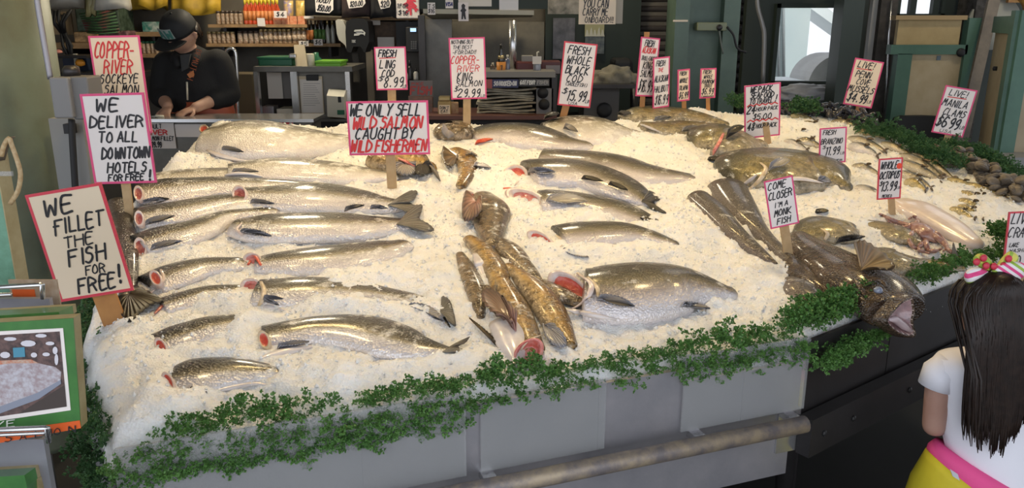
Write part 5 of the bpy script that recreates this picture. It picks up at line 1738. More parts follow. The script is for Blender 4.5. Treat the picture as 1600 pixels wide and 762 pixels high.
def jar_proto(kind, label, group, body_m, lid_m, h, w, bottle=False, neck_m=None, band=None):
    t = thing(kind, (0, 0, 0), label, kind, group)
    if bottle:
        MB().lathe((0, 0, 0), [(w * .48, 0), (w * .5, .006), (w * .5, h * .58), (w * .22, h * .74), (w * .18, h * .86)], 12).build('body', body_m, t)
        MB().lathe((0, 0, h * .78), [(w * .24, 0), (w * .24, h * .22), (w * .15, h * .225)], 10).build('cap', lid_m, t)
    else:
        MB().lathe((0, 0, 0), [(w * .46, 0), (w * .5, .006), (w * .5, h * .76), (w * .43, h * .84)], 12).build('body', body_m, t)
        MB().lathe((0, 0, h * .82), [(w * .47, 0), (w * .47, h * .17), (w * .42, h * .18)], 12).build('lid', lid_m, t)
    if band is not None:
        MB().lathe((0, 0, h * .15), [(w * .515, 0), (w * .515, h * .38)], 12).build('label', band, t)
    return t


def rowof(proto, x0, x1, Y, z, n, pys=60):
    for i in range(n):
        px = x0 + (x1 - x0) * (i + .5) / n
        p = at(px, pys, Y)
        o = proto if i == 0 else copy_thing(proto, (0, 0, 0))
        o.location = (p.x, Y + random.uniform(-.006, .006), z)
        o.rotation_euler = (0, 0, random.uniform(-.6, .6))


PXM = depth_scale(at(430, 50, 6.3))
rowof(jar_proto('jar', 'small brown jar on the upper wall shelf, left of the yellow capped bottles', 'brown jars on the upper shelf', M['jar_brown'], M['lid_dark'], 20 * PXM, 7 * PXM), 338, 380, 6.3, zA, 6, 30)
rowof(jar_proto('bottle', 'yellow capped red hot sauce bottle on the upper wall shelf', 'yellow capped sauce bottles', M['sauce_red'], M['cap_yellow'], 38 * PXM, 7.0 * PXM, True, band=M['label_orange']), 381, 438, 6.32, zA, 9, 25)
rowof(jar_proto('bottle', 'yellow capped red hot sauce bottle in the second row of the upper wall shelf', 'yellow capped sauce bottles behind', M['sauce_red'], M['cap_yellow'], 42 * PXM, 7 * PXM, True), 384, 436, 6.42, zA, 8, 25)
rowof(jar_proto('jar', 'brown jar on the lower wall shelf, close to the fishmonger shoulder', 'jars on the lower shelf', M['jar_brown'], M['lid_gold'], 18 * PXM, 7.5 * PXM), 324, 368, 6.3, zB, 6, 60)
rowof(jar_proto('jar', 'pale labelled jar on the lower wall shelf, left of the brown run of jars', 'pale jars on the lower shelf', M['jar_white'], M['lid_dark'], 19 * PXM, 8 * PXM), 371, 405, 6.3, zB, 4, 60)
rowof(jar_proto('jar', 'brown jar with oval pale label, in the middle run of the lower wall shelf', 'oval label jars on the lower shelf', M['jar_brown'], M['lid_gold'], 22 * PXM, 7.4 * PXM, band=M['jar_white']), 405, 456, 6.3, zB, 7, 60)
rowof(jar_proto('jar', 'tall brown jar beside the dark bottles on the lower wall shelf', 'tall jars on the lower shelf', M['jar_brown'], M['lid_gold'], 24 * PXM, 8 * PXM, band=M['jar_white']), 457, 479, 6.3, zB, 3, 60)
rowof(jar_proto('bottle', 'dark bottle with an orange label on the lower wall shelf', 'orange label bottles', M['bottle_dark'], M['lid_dark'], 38 * PXM, 5.5 * PXM, True, band=M['label_orange']), 479, 491, 6.3, zB, 2, 60)
rowof(jar_proto('bottle', 'dark bottle with a green label on the lower wall shelf', 'green label bottles', M['bottle_dark'], M['lid_dark'], 40 * PXM, 5.5 * PXM, True, band=M['bottle_green']), 491, 509, 6.3, zB, 3, 60)
rowof(jar_proto('bottle', 'clear pale bottle at the right end of the lower wall shelf', 'pale bottles', mat('pale_glass', (.40, .40, .36), .15, coat=.6), M['lid_gold'], 36 * PXM, 7 * PXM, True), 509, 524, 6.3, zB, 2, 60)
rowof(jar_proto('jar', 'small green lidded jar on the left wall shelf, beside the fishmonger', 'green lidded jars', M['jar_brown'], M['plastic_green'], 19 * PXM, 7 * PXM), 222, 262, 6.3, zC, 6, 75)
rowof(jar_proto('jar', 'small pale lidded jar on the left wall shelf, just behind the fishmonger', 'pale lidded jars', M['jar_brown'], M['jar_white'], 19 * PXM, 7 * PXM), 262, 296, 6.3, zC, 5, 75)
# snack bags and red cartons
for i, (px, lab, m_) in enumerate(((449, 'upright shiny snack bag beside the yellow capped bottles', (.30, .26, .42)), (468, 'second shiny snack bag, by the end of the upper shelf', (.52, .36, .10)))):
    p = at(px, 37, 6.36)
    w, h = 15 * PXM, 36 * PXM
    prof = []
    for k in range(7):
        f = k / 6
        d_ = .028 * math.sin(math.pi * min(1, f * 1.05)) + .002
        prof.append([Vector((p.x + sx * w / 2 + .01 * f, 6.40 + sy * d_, zA + h * f)) for sx, sy in ((-1, -.2), (-.5, -1), (.5, -1), (1, -.2), (1, .2), (.5, 1), (-.5, 1), (-1, .2))])
    tag(MB().loft(prof).build('snack_bag', mat('snack_bag_%d' % i, m_, .3, .2, noise=(30, (.70, .50, .15), .7), coat=.4)), lab, 'bag', 'snack bags on the upper shelf')
for i, px in enumerate((433, 446, 459, 470)):
    t = pthing('snack_carton', (px - 6, 25, px + 6, 38), 6.28, .06, mat('red_carton_%d' % i, (.58, .13, .05), .5, noise=(50, (.70, .40, .22), .3)), ['leftmost', 'second', 'third', 'rightmost'][i] + ' small red orange carton at the right end of the upper shelf', 'carton', 'red cartons on the upper shelf')
for i, (rect, tx, Y, lab) in enumerate((((402, 28, 414, 41), '', 6.24, 'small white price tag hanging under the yellow capped bottles'), ((428, 17, 448, 28), '$4', 6.235, 'wide price tag before the snack bags'), ((475, 25, 490, 29), '', 6.24, 'tiny price tag at the left end of the hoodie shelf'), ((467, 64, 482, 72), '$5', 6.24, 'price tag below the tall jars'), ((490, 61, 504, 71), '$6', 6.24, 'price tag below the dark bottles'))):
    t = root('price_tag', rect[0], rect[3], Y, lab, 'tag', 'price tags on the wall shelves')
    pb('tag', rect, Y, .004, M['card'], t)
    if tx: text_on(t, rect, Y - .001, [(tx, .2, .8, .5, .6)], M['ink'])

# left dark end of the stall
pthing('tape_box', (222, 34, 272, 50), 6.3, .15, mat('teal_box', (.02, .17, .13), .4, noise=(18, (.45, .50, .45), .6)), 'teal and white box lying on the upper shelf left of the cap', 'box', bev=.004)
for i, (rect, c, lab) in enumerate((((115, 50, 150, 67), (.28, .17, .07), 'brown paper pack on the dark shelf behind the SOCKEYE sign'), ((118, 12, 186, 50), (.02, .035, .02), 'dark bundle of folded green bags high on the left shelf'), ((150, 48, 200, 67), (.10, .05, .05), 'row of dim reddish packs right of the brown paper pack'))):
    pthing('package', rect, 6.15 + i * .02, .25, mat('pack_%d' % i, c, .5, noise=(26, tuple(min(1, q * 2.2 + .03) for q in c), .6)), lab, 'package', None, .012)
mb = MB()
for k in range(9):
    x0, y0 = 124 + k * 1.5, 16 + k * 3.6
    p, q = at(x0, y0 + 6, 6.12), at(178 + k * 1.2, y0 - 6 + k * 1.4, 6.12)
    mb.tube([p, p.lerp(q, .5) + Vector((0, -.02, -.01)), q], .006, 6)
tag(mb.build('folded_bag_edges', mat('green_red_stripe', (.05, .14, .05), .5, noise=(8, (.22, .04, .05), .8))), 'fan of green and red bag edges on the high left shelf', 'bags', kind='stuff')
pthing('cardboard_sheet', (66, 18, 112, 54), 6.2, .02, mat('dim_cardboard', (.26, .19, .11), .7), 'tan cardboard sheet on the wall beside the left column', 'cardboard')
mb = MB()
r = random.Random(4)
for k in range(7):
    a = at(96 + k, 52, 6.1)
    b = at(82 + k * 5, 18 + r.uniform(-6, 6), 6.08)
    mb.tube([a, a.lerp(b, .5) + Vector((r.uniform(-.03, .03), -.02, 0)), b], .011, 6)
for k in range(4):
    a = at(96 + k * 2, 50, 6.1)
    mb.tube([a, a + Vector((r.uniform(-.02, .06), 0, -.1)), a + Vector((r.uniform(-.02, .05), 0, -.22))], .012, 6)
tag(mb.build('cable_bundle', M['black']), 'bundle of black straps hanging before the cardboard sheet', 'cable')
pb_ = root('storage_bin', 110, 105, 5.9, 'dark blue bin with strapping on the low shelf beside the gray electrical box', 'bin')
pb('body', (98, 86, 120, 114), 5.9, .2, mat('navy_bin', (.02, .03, .06), .4), pb_, .008)
pb('side_stripe', (116, 84, 121, 114), 5.895, .02, M['plastic_white'], pb_)
tag(MB().lathe(at(126, 104, 5.8), [(.001, 0), (.03, .01), (.032, .03), (.02, .05)], 12).build('squeaky_ball', mat('orange_ball', (.75, .30, .03), .4)), 'small orange ball on the dark shelf beside the blue bin', 'ball')
tag(MB().lathe(at(91, 84, 5.8), [(.001, 0), (.03, .008), (.028, .02), (.01, .03)], 12).build('snack_tub', mat('pink_tub', (.60, .25, .20), .35)), 'small pink and gold tub on the dark shelf by the column', 'tub')
pthing('shelf_board', (84, 87, 135, 91), 5.72, .3, M['steel_dark'], 'short dark shelf board behind the electrical box', 'shelf')
pthing('low_shelf', (84, 114, 215, 122), 5.75, .5, M['steel_dark'], 'dark low shelf behind the two left signs', 'shelf')
# white plastic bags hanging at the top left
for i, (x0, x1, y1, lab, c) in enumerate(((60, 134, 12, 'dim crumpled white plastic bag at the top left', (.30, .27, .22)), (150, 204, 14, 'brighter white plastic bag hanging behind the SOCKEYE sign', (.58, .55, .48)), (134, 150, 24, 'yellowish paper strip hanging between the two plastic bags', (.40, .35, .16)))):
    rings = []
    N = 20
    for k in range(8):
        f = k / 7
        y = -45 + (y1 + 45) * f
        ring = []
        for j in range(N):
            a = 2 * math.pi * j / N
            q = at((x0 + x1) / 2 + (x1 - x0) / 2 * math.cos(a) * (1 - .12 * (1 - f)) + 2 * math.sin(5 * a + f * 4), y + 3 * math.cos(3 * a) * f, 5.6)
            ring.append(q + Vector((0, .10 * math.sin(a) * (1 if i < 2 else .1), 0)))
        rings.append(ring)
    tag(MB().loft(rings).build('plastic_bag', mat('bag_%d' % i, c, .35, noise=(12, tuple(q * .7 for q in c), .4))), lab, 'bag')
# yellow rain gear hanging at the top, behind the cap
for i, (x0, x1, y1) in enumerate(((204, 262, 12), (268, 345, 20))):
    rings = []
    for k in range(7):
        f = k / 6
        ring = []
        for j in range(24):
            a = 2 * math.pi * j / 24
            q = at((x0 + x1) / 2 + (x1 - x0) / 2 * math.cos(a), -50 + (y1 + 50) * f + 5 * math.sin(a * 4 + i) * f, 6.35)
            ring.append(q + Vector((0, (.06 + .03 * math.sin(6 * a)) * math.sin(a), 0)))
        rings.append(ring)
    tag(MB().loft(rings).build('yellow_apron', mat('yellow_oilskin_%d' % i, (.62, .40, .04), .4, noise=(9, (.40, .25, .03), .5))), ['yellow oilskin hanging above the teal box', 'yellow oilskin hanging right above the fishmonger cap'][i], 'apron', 'yellow oilskins on the back wall')

# steel shelf cabinet with clipboard, soap and trays
sc_ = root('steel_shelf_unit', 470, 195, 5.5, 'open stainless steel shelf unit with a clipboard, right of the fishmonger', 'shelf unit')
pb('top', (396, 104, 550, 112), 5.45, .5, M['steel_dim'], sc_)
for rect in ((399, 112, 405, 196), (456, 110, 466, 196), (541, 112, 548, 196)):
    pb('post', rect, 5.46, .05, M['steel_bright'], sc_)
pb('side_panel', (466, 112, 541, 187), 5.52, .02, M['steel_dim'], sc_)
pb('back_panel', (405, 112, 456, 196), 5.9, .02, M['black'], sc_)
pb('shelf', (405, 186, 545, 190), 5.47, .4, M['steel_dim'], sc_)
X0, X1, Z0, Z1 = span(399, 190, 548, 330, 5.5)
MB().box(((X0 + X1) / 2, 5.7, Z1 / 2), (X1 - X0, .4, Z1)).build('foot_panel', M['steel_dark'], sc_)
pthing('hanging_sheet', (418, 113, 441, 154), 5.6, .006, M['paper'], 'gray white paper sheet hanging inside the steel shelf unit', 'paper')
pthing('hanging_sheet', (440, 113, 457, 154), 5.63, .006, mat('gray_paper', (.25, .24, .23), .7), 'darker paper sheet hanging inside the steel shelf unit', 'paper')
for i, (rect, lab) in enumerate((((432, 170, 458, 178), 'cream carton on top of the stack inside the steel shelf unit'), ((430, 178, 459, 186), 'white carton at the bottom of the stack inside the steel shelf unit'))):
    pthing('carton', rect, 5.52, .18, M['plastic_white'], lab, 'carton', 'cartons in the shelf unit', .006)
pthing('steel_tub', (410, 166, 428, 186), 5.6, .12, M['steel'], 'small steel tub in the lower left of the shelf unit', 'tub', None, .006)
cb = root('clipboard', 487, 150, 5.5, 'clipboard with a white order sheet, hung on the steel shelf unit', 'clipboard')
pb('board', (469, 119, 505, 178), 5.505, .006, M['card_tan'], cb)
pb('order_sheet', (470, 124, 504, 176), 5.50, .004, M['paper'], cb)
mb = MB()
for k in range(11):
    X0, X1, Z0, Z1 = span(474, 130 + k * 3.4, 500 - (k * 7 % 9), 130.7 + k * 3.4, 5.499)
    mb.box(((X0 + X1) / 2, 5.4985, (Z0 + Z1) / 2), (X1 - X0, .001, Z1 - Z0))
mb.build('ruled_lines', mat('faint_ink', (.30, .28, .27), .7), cb)
pbox(MB(), 0, 0, 1, 1, 5, .1)
pb('clip', (478, 117, 497, 126), 5.49, .02, M['black'], cb, .004)
sd = root('soap_dispenser', 525, 165, 5.45, 'cream wall soap dispenser with a green mark, right of the clipboard', 'dispenser')
mb = MB()
X0, X1, Z0, Z1 = span(511, 139, 540, 186, 5.45)
mb.prism([(X0 + .004, 5.50, Z0), (X0 + .004, 5.42, Z0 + .02), (X0 + .012, 5.40, Z1 - .04), (X0 + .02, 5.44, Z1), (X0 + .02, 5.50, Z1)], (X1 - X0 - .01, 0, -.008))
mb.build('body', M['plastic_white'], sd)
pb('window', (528, 151, 533, 160), 5.40, .01, M['black'], sd)
pb('green_mark', (527, 172, 538, 179), 5.405, .01, M['plastic_green'], sd)
tr = root('green_tray', 430, 104, 5.5, 'dark green plastic tray on top of the steel shelf unit', 'tray')
pb('tray_body', (403, 91, 456, 104), 5.55, .28, M['plastic_green'], tr, .01)
pb('rim', (401, 89, 458, 92), 5.54, .30, M['plastic_green'], tr, .004)
tr = root('green_tray', 513, 106, 5.5, 'lime green shallow tray on top of the steel shelf unit', 'tray')
pb('tray_body', (493, 98, 532, 105), 5.5, .22, M['plastic_lime'], tr, .01)
pb('rim', (492, 95, 533, 98.5), 5.49, .24, M['plastic_lime'], tr, .004)
for (a, b, w, dy, lab) in (((467, 105), (464, 70), 10, 0, 'pale wooden board standing upright on the shelf unit'), ((476, 105), (471, 70), 8, -.05, 'narrow wooden slat leaning beside the upright board')):
    p, q = at(*a, 5.52 + dy), at(*b, 5.58 + dy)
    s = depth_scale(p) * w / 2
    tag(MB().prism([p + Vector((-s, 0, 0)), p + Vector((s, 0, 0)), q + Vector((s, 0, 0)), q + Vector((-s, 0, 0))], (0, .02, 0)).build('wood_board', M['card_tan']), lab, 'board')
pq = at(485, 105, 5.56)
tag(MB().lathe(pq, [(.03, 0), (.032, .01), (.032, .085), (.03, .09)], 16).build('white_cup', M['plastic_white']), 'white plastic cup between the wood boards and the lime tray', 'cup')
gb = root('spray_bottle', 494, 105, 5.62, 'small dark green bottle behind the lime tray', 'bottle')
MB().lathe(at(495, 105, 5.66), [(.04, 0), (.042, .01), (.042, .05), (.02, .075), (.018, .1)], 14).build('body', M['plastic_green'], gb)
pthing('ladle_bowl', (451, 84, 462, 91), 5.52, .06, M['steel_bright'], 'small steel bowl on the dark green tray edge', 'bowl', None, .01)
# faucet hose behind the fishmonger
mb = MB()
pts = [at(x, y, 5.3) for x, y in ((352, 90), (354, 80), (360, 76), (367, 80), (369, 100), (370, 118), (370, 140), (371, 170), (371, 260))]
tag(mb.tube([tuple(p) for p in catmull([tuple(p) for p in pts], 24)], .012, 10).build('spray_faucet', M['steel_bright']), 'curved steel spray faucet behind the fishmonger shoulder', 'faucet')
pthing('sink_panel', (330, 116, 396, 188), 5.75, .3, mat('olive_panel', (.12, .10, .065), .5), 'dull olive sink panel between the fishmonger and the steel shelf unit', 'panel')

# paper towel dispenser with the bird mark
pt = root('towel_dispenser', 560, 60, 6.0, 'black paper towel dispenser with a white hawk head mark', 'dispenser')
X0, X1, Z0, Z1 = span(540, 29, 577, 82, 5.95)
H_, W_ = Z1 - Z0, X1 - X0
mb = MB()
prof = [(0, .06), (0, .62), (.06, .9), (.3, 1.0), (.75, 1.0), (.95, .92), (1.0, .6), (.97, .3), (.85, .12), (.8, .0), (.72, .02), (.62, .18), (.3, .18), (.2, .0), (.08, .0)]
mb.prism([(X0 + W_ * a, 5.95, Z0 + H_ * b) for a, b in prof], (0, .22, 0))
mb.build('housing', mat('black_plastic', (.010, .010, .011), .55, spec=.3), pt)
x0, x1, z0, z1 = span(525, 30, 543, 76, 5.96)
mb = MB()
w_, h_ = x1 - x0, z1 - z0
mb.prism([(x0 + w_ * a, 5.97, z0 + h_ * b) for a, b in ((0, .95), (.2, 1.0), (.65, .95), (.85, .75), (.8, .55), (1.0, .3), (.95, .1), (.8, 0), (.7, .12), (.2, .3), (.05, .5))], (0, .18, 0))
mb.build('side_cover', mat('pale_gray_plastic', (.46, .44, .38), .4), pt)
x0, x1, z0, z1 = span(553, 46, 571, 57, 5.948)
w_, h_ = x1 - x0, z1 - z0
mb = MB()
mb.prism([(x0 + w_ * a, 5.946, z0 + h_ * b) for a, b in ((0, .75), (.1, .95), (.7, 1.0), (1.0, .55), (.92, .1), (.82, .3), (.6, .35), (.4, .15), (0, .1), (.02, .4), (.3, .45))], (0, .003, 0))
mb.build('hawk_mark', mat('mark_gray', (.55, .55, .52), .4), pt)
mb = MB()
for (a, b, c, d) in ((.15, .62, .7, .70), (.72, .55, .84, .68)):
    mb.box((x0 + w_ * (a + c) / 2, 5.945, z0 + h_ * (b + d) / 2), (w_ * (c - a), .002, h_ * (d - b)))
mb.build('hawk_mark_lines', M['black'], pt)
text_on(pt, (549, 62, 560, 67), 5.947, [('TORK', .05, .6, .5, .8)], mat('gray_print', (.35, .35, .35), .5))
pthing('wall_strip', (551, 83, 561, 128), 6.3, .03, M['wall'], 'dull wooden strip on the wall below the towel dispenser', 'strip')
pthing('wall_strip', (574, 78, 584, 190), 6.2, .04, M['tan_board'], 'tan wooden upright on the wall right of the towel dispenser', 'strip')
pthing('wall_paper', (571, 29, 594, 39), 6.3, .004, M['paper'], 'gray white note pinned under the hoodie shelf', 'paper')
pthing('wall_paper', (590, 58, 616, 74), 6.3, .004, M['paper'], 'gray white note pinned above the LING COD sign', 'paper')
pthing('brick_panel', (586, 34, 620, 74), 6.4, .05, mat('dim_brick', (.17, .11, .07), .7, noise=(25, (.10, .07, .05), .5)), 'dim brown wall panel behind the pinned notes', 'panel')

# hoodies and shirts hung over the shelf edge, with cut price tags
HO = [((476, -40, 535, 22), (.012, .012, .016), 'black hoodie with a $50 tag, leftmost of the hung clothes', 'HOODY', '$50.00', (491, -12, 521, 20), 6),
      ((534, -40, 580, 25), (.035, .022, .022), 'dark brown shirt with a $20 tag, second of the hung clothes', 'SHIRT', '$20.00', (540, -16, 570, 12), -6),
      ((578, -40, 622, 27), (.01, .01, .012), 'black shirt with a $20 tag, third of the hung clothes', 'SHIRT', '$20', (589, -18, 609, 13), -12),
      ((655, -40, 672, 20), (.014, .014, .014), 'narrow black garment right of the printed tote', '', '', None, 0)]
for i, (rect, c, lab, l1, l2, tg, rl) in enumerate(HO):
    t = root('hoodie' if i == 0 else 'shirt', (rect[0] + rect[2]) / 2, rect[3], 6.15, lab, 'clothing', 'clothes hung over the shelf')
    rings = []
    for k in range(7):
        f = k / 6
        ring = []
        for j in range(28):
            a = 2 * math.pi * j / 28
            q = at((rect[0] + rect[2]) / 2 + (rect[2] - rect[0]) / 2 * math.copysign(abs(math.cos(a)) ** .6, math.cos(a)), rect[1] + (rect[3] - rect[1]) * f + (3 * math.sin(2 * a + i) if k == 6 else 0), 6.12)
            ring.append(q + Vector((0, (.05 + .012 * math.sin(7 * a + k)) * math.sin(a), 0)))
        rings.append(ring)
    MB().loft(rings).build('fabric', mat('cloth_%d' % i, c, .85), t)
    if tg:
        X0, X1, Z0, Z1 = span(*tg, 6.05)
        cx, cz, w, h = (X0 + X1) / 2, (Z0 + Z1) / 2, X1 - X0, Z1 - Z0
        R = Matrix.Rotation(math.radians(rl), 3, 'Y')
        f3 = lambda x, z, o=0: Vector((cx, 6.05 - o, cz)) + R @ Vector((x, 0, z))
        MB().prism([f3(w * a, h * b) for a, b in ((-.4, -.5), (.3, -.5), (.5, -.3), (.46, .5), (-.5, .5))], (0, .004, 0)).build('tag', M['card'], t)
        k = MB()
        write(k, l1, -w * .34, w * .38, h * .12, h * .26, lambda x, z: f3(x, z, .001), wt=.16)
        write(k, l2, -w * .30, w * .36, -h * .28, h * .28, lambda x, z: f3(x, z, .001), wt=.16)
        k.build('lettering', M['ink'], t)
tb = root('printed_tote', 637, 30, 6.05, 'white printed tote with red and black marks, priced 1 for $16', 'tote')
pb('bag', (618, -40, 655, 29), 6.08, .03, M['card'], tb, .008)
X0, X1, Z0, Z1 = span(630, -6, 653, 26, 6.078)
mb = MB()
for k in range(6):
    a = k * 1.1
    c0 = Vector(((X0 + X1) / 2, 6.077, Z0 + (Z1 - Z0) * (.35 + .08 * k)))
    pl = [(c0.x + .05 * math.cos(a), c0.z), (c0.x + .02 * math.sin(a), c0.z + .02), (c0.x - .04 * math.sin(a * 2), c0.z - .035)]
    ribbon(mb, pl, .014, lambda x, z: Vector((x, 6.077, z)))
mb.build('red_print', M['edge_red'], tb)
text_on(tb, (620, 2, 642, 26), 6.078, [('1 FOR', .05, .8, .3, .28), ('$16', .1, .8, .75, .3)], M['ink'])
for i, (rect, lab) in enumerate((((668, 4, 680, 23), 'small white scribbled tag hung right of the tote'), ((716, 4, 732, 33), 'white card with a black figure print hung below the dark green canopy'))):
    t = root('hanging_card', rect[0], rect[3], 5.6, lab, 'card', 'cards hung from the canopy')
    pb('card', rect, 5.58, .004, M['card'], t)
    if i == 0: text_on(t, rect, 5.579, [('T S', .1, .9, .3, .3), ('$16', .1, .9, .7, .3)], M['ink'])
    else:
        X0, X1, Z0, Z1 = span(*rect, 5.579)
        mb = MB()
        w, h = X1 - X0, Z1 - Z0
        mb.prism([(X0 + w * a, 5.577, Z0 + h * b) for a, b in ((.3, .1), (.45, .1), (.5, .3), (.6, .1), (.75, .1), (.68, .5), (.8, .6), (.65, .7), (.7, .85), (.5, .95), (.32, .85), (.36, .68), (.2, .55), (.34, .48))], (0, .002, 0))
        mb.build('figure_print', M['ink'], t)

# sales booth: canopy, posts, steel wall, card reader, shelf with papers
cn = root('booth_canopy', 745, 20, 5.65, 'dark green canopy of the sales booth with pasted notices', 'canopy')
pb('fascia', (655, -60, 856, 14), 5.62, .06, M['dark_green'], cn)
mb = MB()
a0, a1 = at(662, 14, 5.64), at(834, 26, 5.64)
mb.prism([(a0.x, 5.60, a0.z - .03), (a1.x, 5.60, a1.z + .01), (a1.x, 6.3, a1.z + .0), (a0.x, 6.3, a0.z - .07)], (0, 0, .03))
mb.build('underside', mat('pale_canopy', (.40, .38, .30), .6), cn)
for i, (rect, tx, lab, m_) in enumerate((((696, 0, 708, 13), 'VISA', 'small VISA card notice on the dark green canopy', M['card']), ((716, -30, 768, 10), '', 'wide blank gray notice on the dark green canopy', M['paper']), ((780, -30, 810, 19), '', 'square gray foil notice on the dark green canopy', mat('foil_gray', (.48, .46, .44), .4, .2)))):
    t = root('notice', rect[0], rect[3], 5.6, lab, 'notice', 'notices on the canopy')
    pb('sheet', rect, 5.612, .004, m_, t)
    if tx: text_on(t, (696, 3, 708, 10), 5.611, [(tx, .08, .92, .5, .8)], mat('navy_print', (.02, .03, .16), .5), wt=.2)
pthing('steel_wall_panel', (664, 30, 707, 172), 6.1, .04, M['steel_dim'], 'brushed steel wall panel behind the NOTHING BUT THE BEST sign', 'panel')
pthing('booth_post', (655, 24, 665, 172), 6.0, .05, M['steel_dark'], 'dark steel edge post left of the steel wall panel', 'post')
pthing('booth_recess', (706, 34, 850, 120), 6.45, .04, mat('gray_booth_back', (.19, .17, .13), .7, noise=(5, (.12, .11, .09), .5)), 'gray brown back of the sales booth', 'panel')
rd = root('card_reader', 648, 80, 6.05, 'black card reader with a lit blue screen, above the LING COD sign', 'card reader')
pb('body', (634, 42, 661, 82), 6.02, .08, M['black'], rd, .008)
pb('screen', (641, 44, 650, 49.5), 6.015, .008, mat('lit_screen', (.3, .5, .8), .4, emit=((.45, .7, 1.0), 1.1)), rd)
mb = MB()
for j in range(4):
    for i in range(3):
        X0, X1, Z0, Z1 = span(642 + i * 3.2, 64 + j * 3.4, 644.4 + i * 3.2, 66.4 + j * 3.4, 6.018)
        mb.box(((X0 + X1) / 2, 6.017, (Z0 + Z1) / 2), (X1 - X0, .006, Z1 - Z0))
mb.build('keypad', mat('gray_key', (.09, .09, .09), .5), rd)
pthing('black_cabinet', (620, 34, 655, 126), 6.2, .12, M['black'], 'black cabinet the card reader hangs on', 'cabinet')
for i, (px, h, c, lab) in enumerate(((641, 30, (.02, .02, .02), 'small black bottle below the card reader'), (650, 18, (.42, .40, .36), 'white labelled bottle below the card reader'), (636, 14, (.25, .23, .2), 'low gray jar below the card reader'))):
    p = at(px, 125, 5.95)
    t = thing('bottle', p, lab, 'bottle')
    s = depth_scale(p)
    MB().lathe(p, [(3.6 * s, 0), (3.8 * s, .01), (3.8 * s, h * .6 * s), (1.6 * s, h * .75 * s)], 12).build('body', mat('btl_%d' % i, c, .3), t)
    MB().lathe(p + Vector((0, 0, h * .72 * s)), [(1.7 * s, 0), (1.7 * s, h * .28 * s)], 10).build('cap', M['black'], t)
ds = root('leaflet_holder', 658, 180, 5.2, 'clear leaflet stand with a red FISH leaflet, left of the honey jar', 'leaflet stand')
pb('leaflet', (640, 126, 676, 152), 5.22, .01, mat('gray_leaflet', (.16, .14, .13), .4), ds)
text_on(ds, (640, 127, 676, 150), 5.219, [('PIKE', .1, .6, .16, .16), ('FISH', .06, .94, .62, .5)], mat('red_print', (.42, .05, .04), .5), wt=.22)
pb('holder', (638, 150, 676, 182), 5.2, .06, mat('smoked_plastic', (.14, .10, .09), .2, noise=(20, (.25, .12, .09), .5), coat=.5), ds, .004)
hj = root('honey_jar', 694, 182, 5.1, 'square glass jar with a hand lettered cream label, beside the leaflet stand', 'jar')
pb('body', (684, 158, 704, 181), 5.1, .08, mat('amber_glass', (.42, .30, .13), .2, coat=.6), hj, .008)
pb('lid', (685, 151, 703, 158), 5.1, .08, M['lid_gold'], hj, .006)
pb('label', (686, 164, 703, 178), 5.096, .004, M['card_warm'], hj)
text_on(hj, (686, 164, 703, 178), 5.095, [("DON'T", .1, .9, .3, .3), ('EAT', .2, .8, .7, .3)], M['ink'])
pthing('sauce_packet', (704, 160, 716, 182), 5.15, .05, mat('tan_packet', (.45, .32, .18), .5, noise=(30, (.25, .12, .06), .5)), 'tan packet just right of the honey jar', 'packet', None, .006)
rail_ = root('booth_counter', 700, 185, 5.0, 'dark red brown front counter of the sales booth, below the leaflet stand', 'counter')
pb('counter_top', (632, 181, 870, 187), 5.0, .5, mat('redbrown_board', (.13, .055, .045), .5), rail_)
pb('counter_front', (632, 187, 870, 330), 5.05, .4, M['black'], rail_)

nr = root('paper_rack', 800, 180, 5.3, 'gray rack of stacked newspapers with bumper stickers along its top edge', 'rack')
pb('top', (744, 112, 868, 121), 5.1, .5, mat('rack_gray', (.20, .19, .17), .5), nr)
pb('back', (744, 121, 868, 182), 5.55, .04, M['black'], nr)
pb('end_panel', (838, 138, 864, 180), 5.12, .3, mat('rack_end', (.17, .165, .16), .5), nr)
pb('post', (862, 118, 870, 182), 5.12, .3, M['steel_dark'], nr)
for (cx, cy) in ((848, 145), (850, 163)):
    MB().lathe(at(cx, cy, 5.115), [(.002, 0), (.035, 0), (.035, .008), (.001, .009)], 16, (0, -1, 0)).build('hole_ring', M['black'], nr)
for i, (rect, tx, bgc, fg, lab) in enumerate((((769, 124, 810, 137), 'SO HOOKED ON', (.015, .02, .09), (.6, .6, .6), 'navy sticker reading SO HOOKED ON along the newspaper rack'), ((811, 123, 838, 135), 'GOT FISH?', (.012, .012, .012), (.65, .65, .62), 'black sticker reading GOT FISH? along the newspaper rack'), ((838, 124, 858, 134), 'FISHER', (.10, .10, .10), (.32, .31, .29), 'gray sticker reading FISHER at the right end of the newspaper rack'), ((757, 124, 769, 138), '', (.30, .06, .05), (.5, .5, .5), 'red white sticker at the left end of the newspaper rack'))):
    t = root('bumper_sticker', rect[0], rect[3], 5.09, lab, 'sticker', 'bumper stickers on the rack')
    pb('sticker', rect, 5.092, .006, mat('sticker_%d' % i, bgc, .4), t)
    if tx: text_on(t, rect, 5.091, [(tx, .08, .92, .48, .5)], mat('sticker_ink_%d' % i, fg, .5), wt=.2)
r = random.Random(3)
M['news'] = mat('newsprint', (.40, .36, .27), .8, noise=(20, (.24, .22, .17), .5))
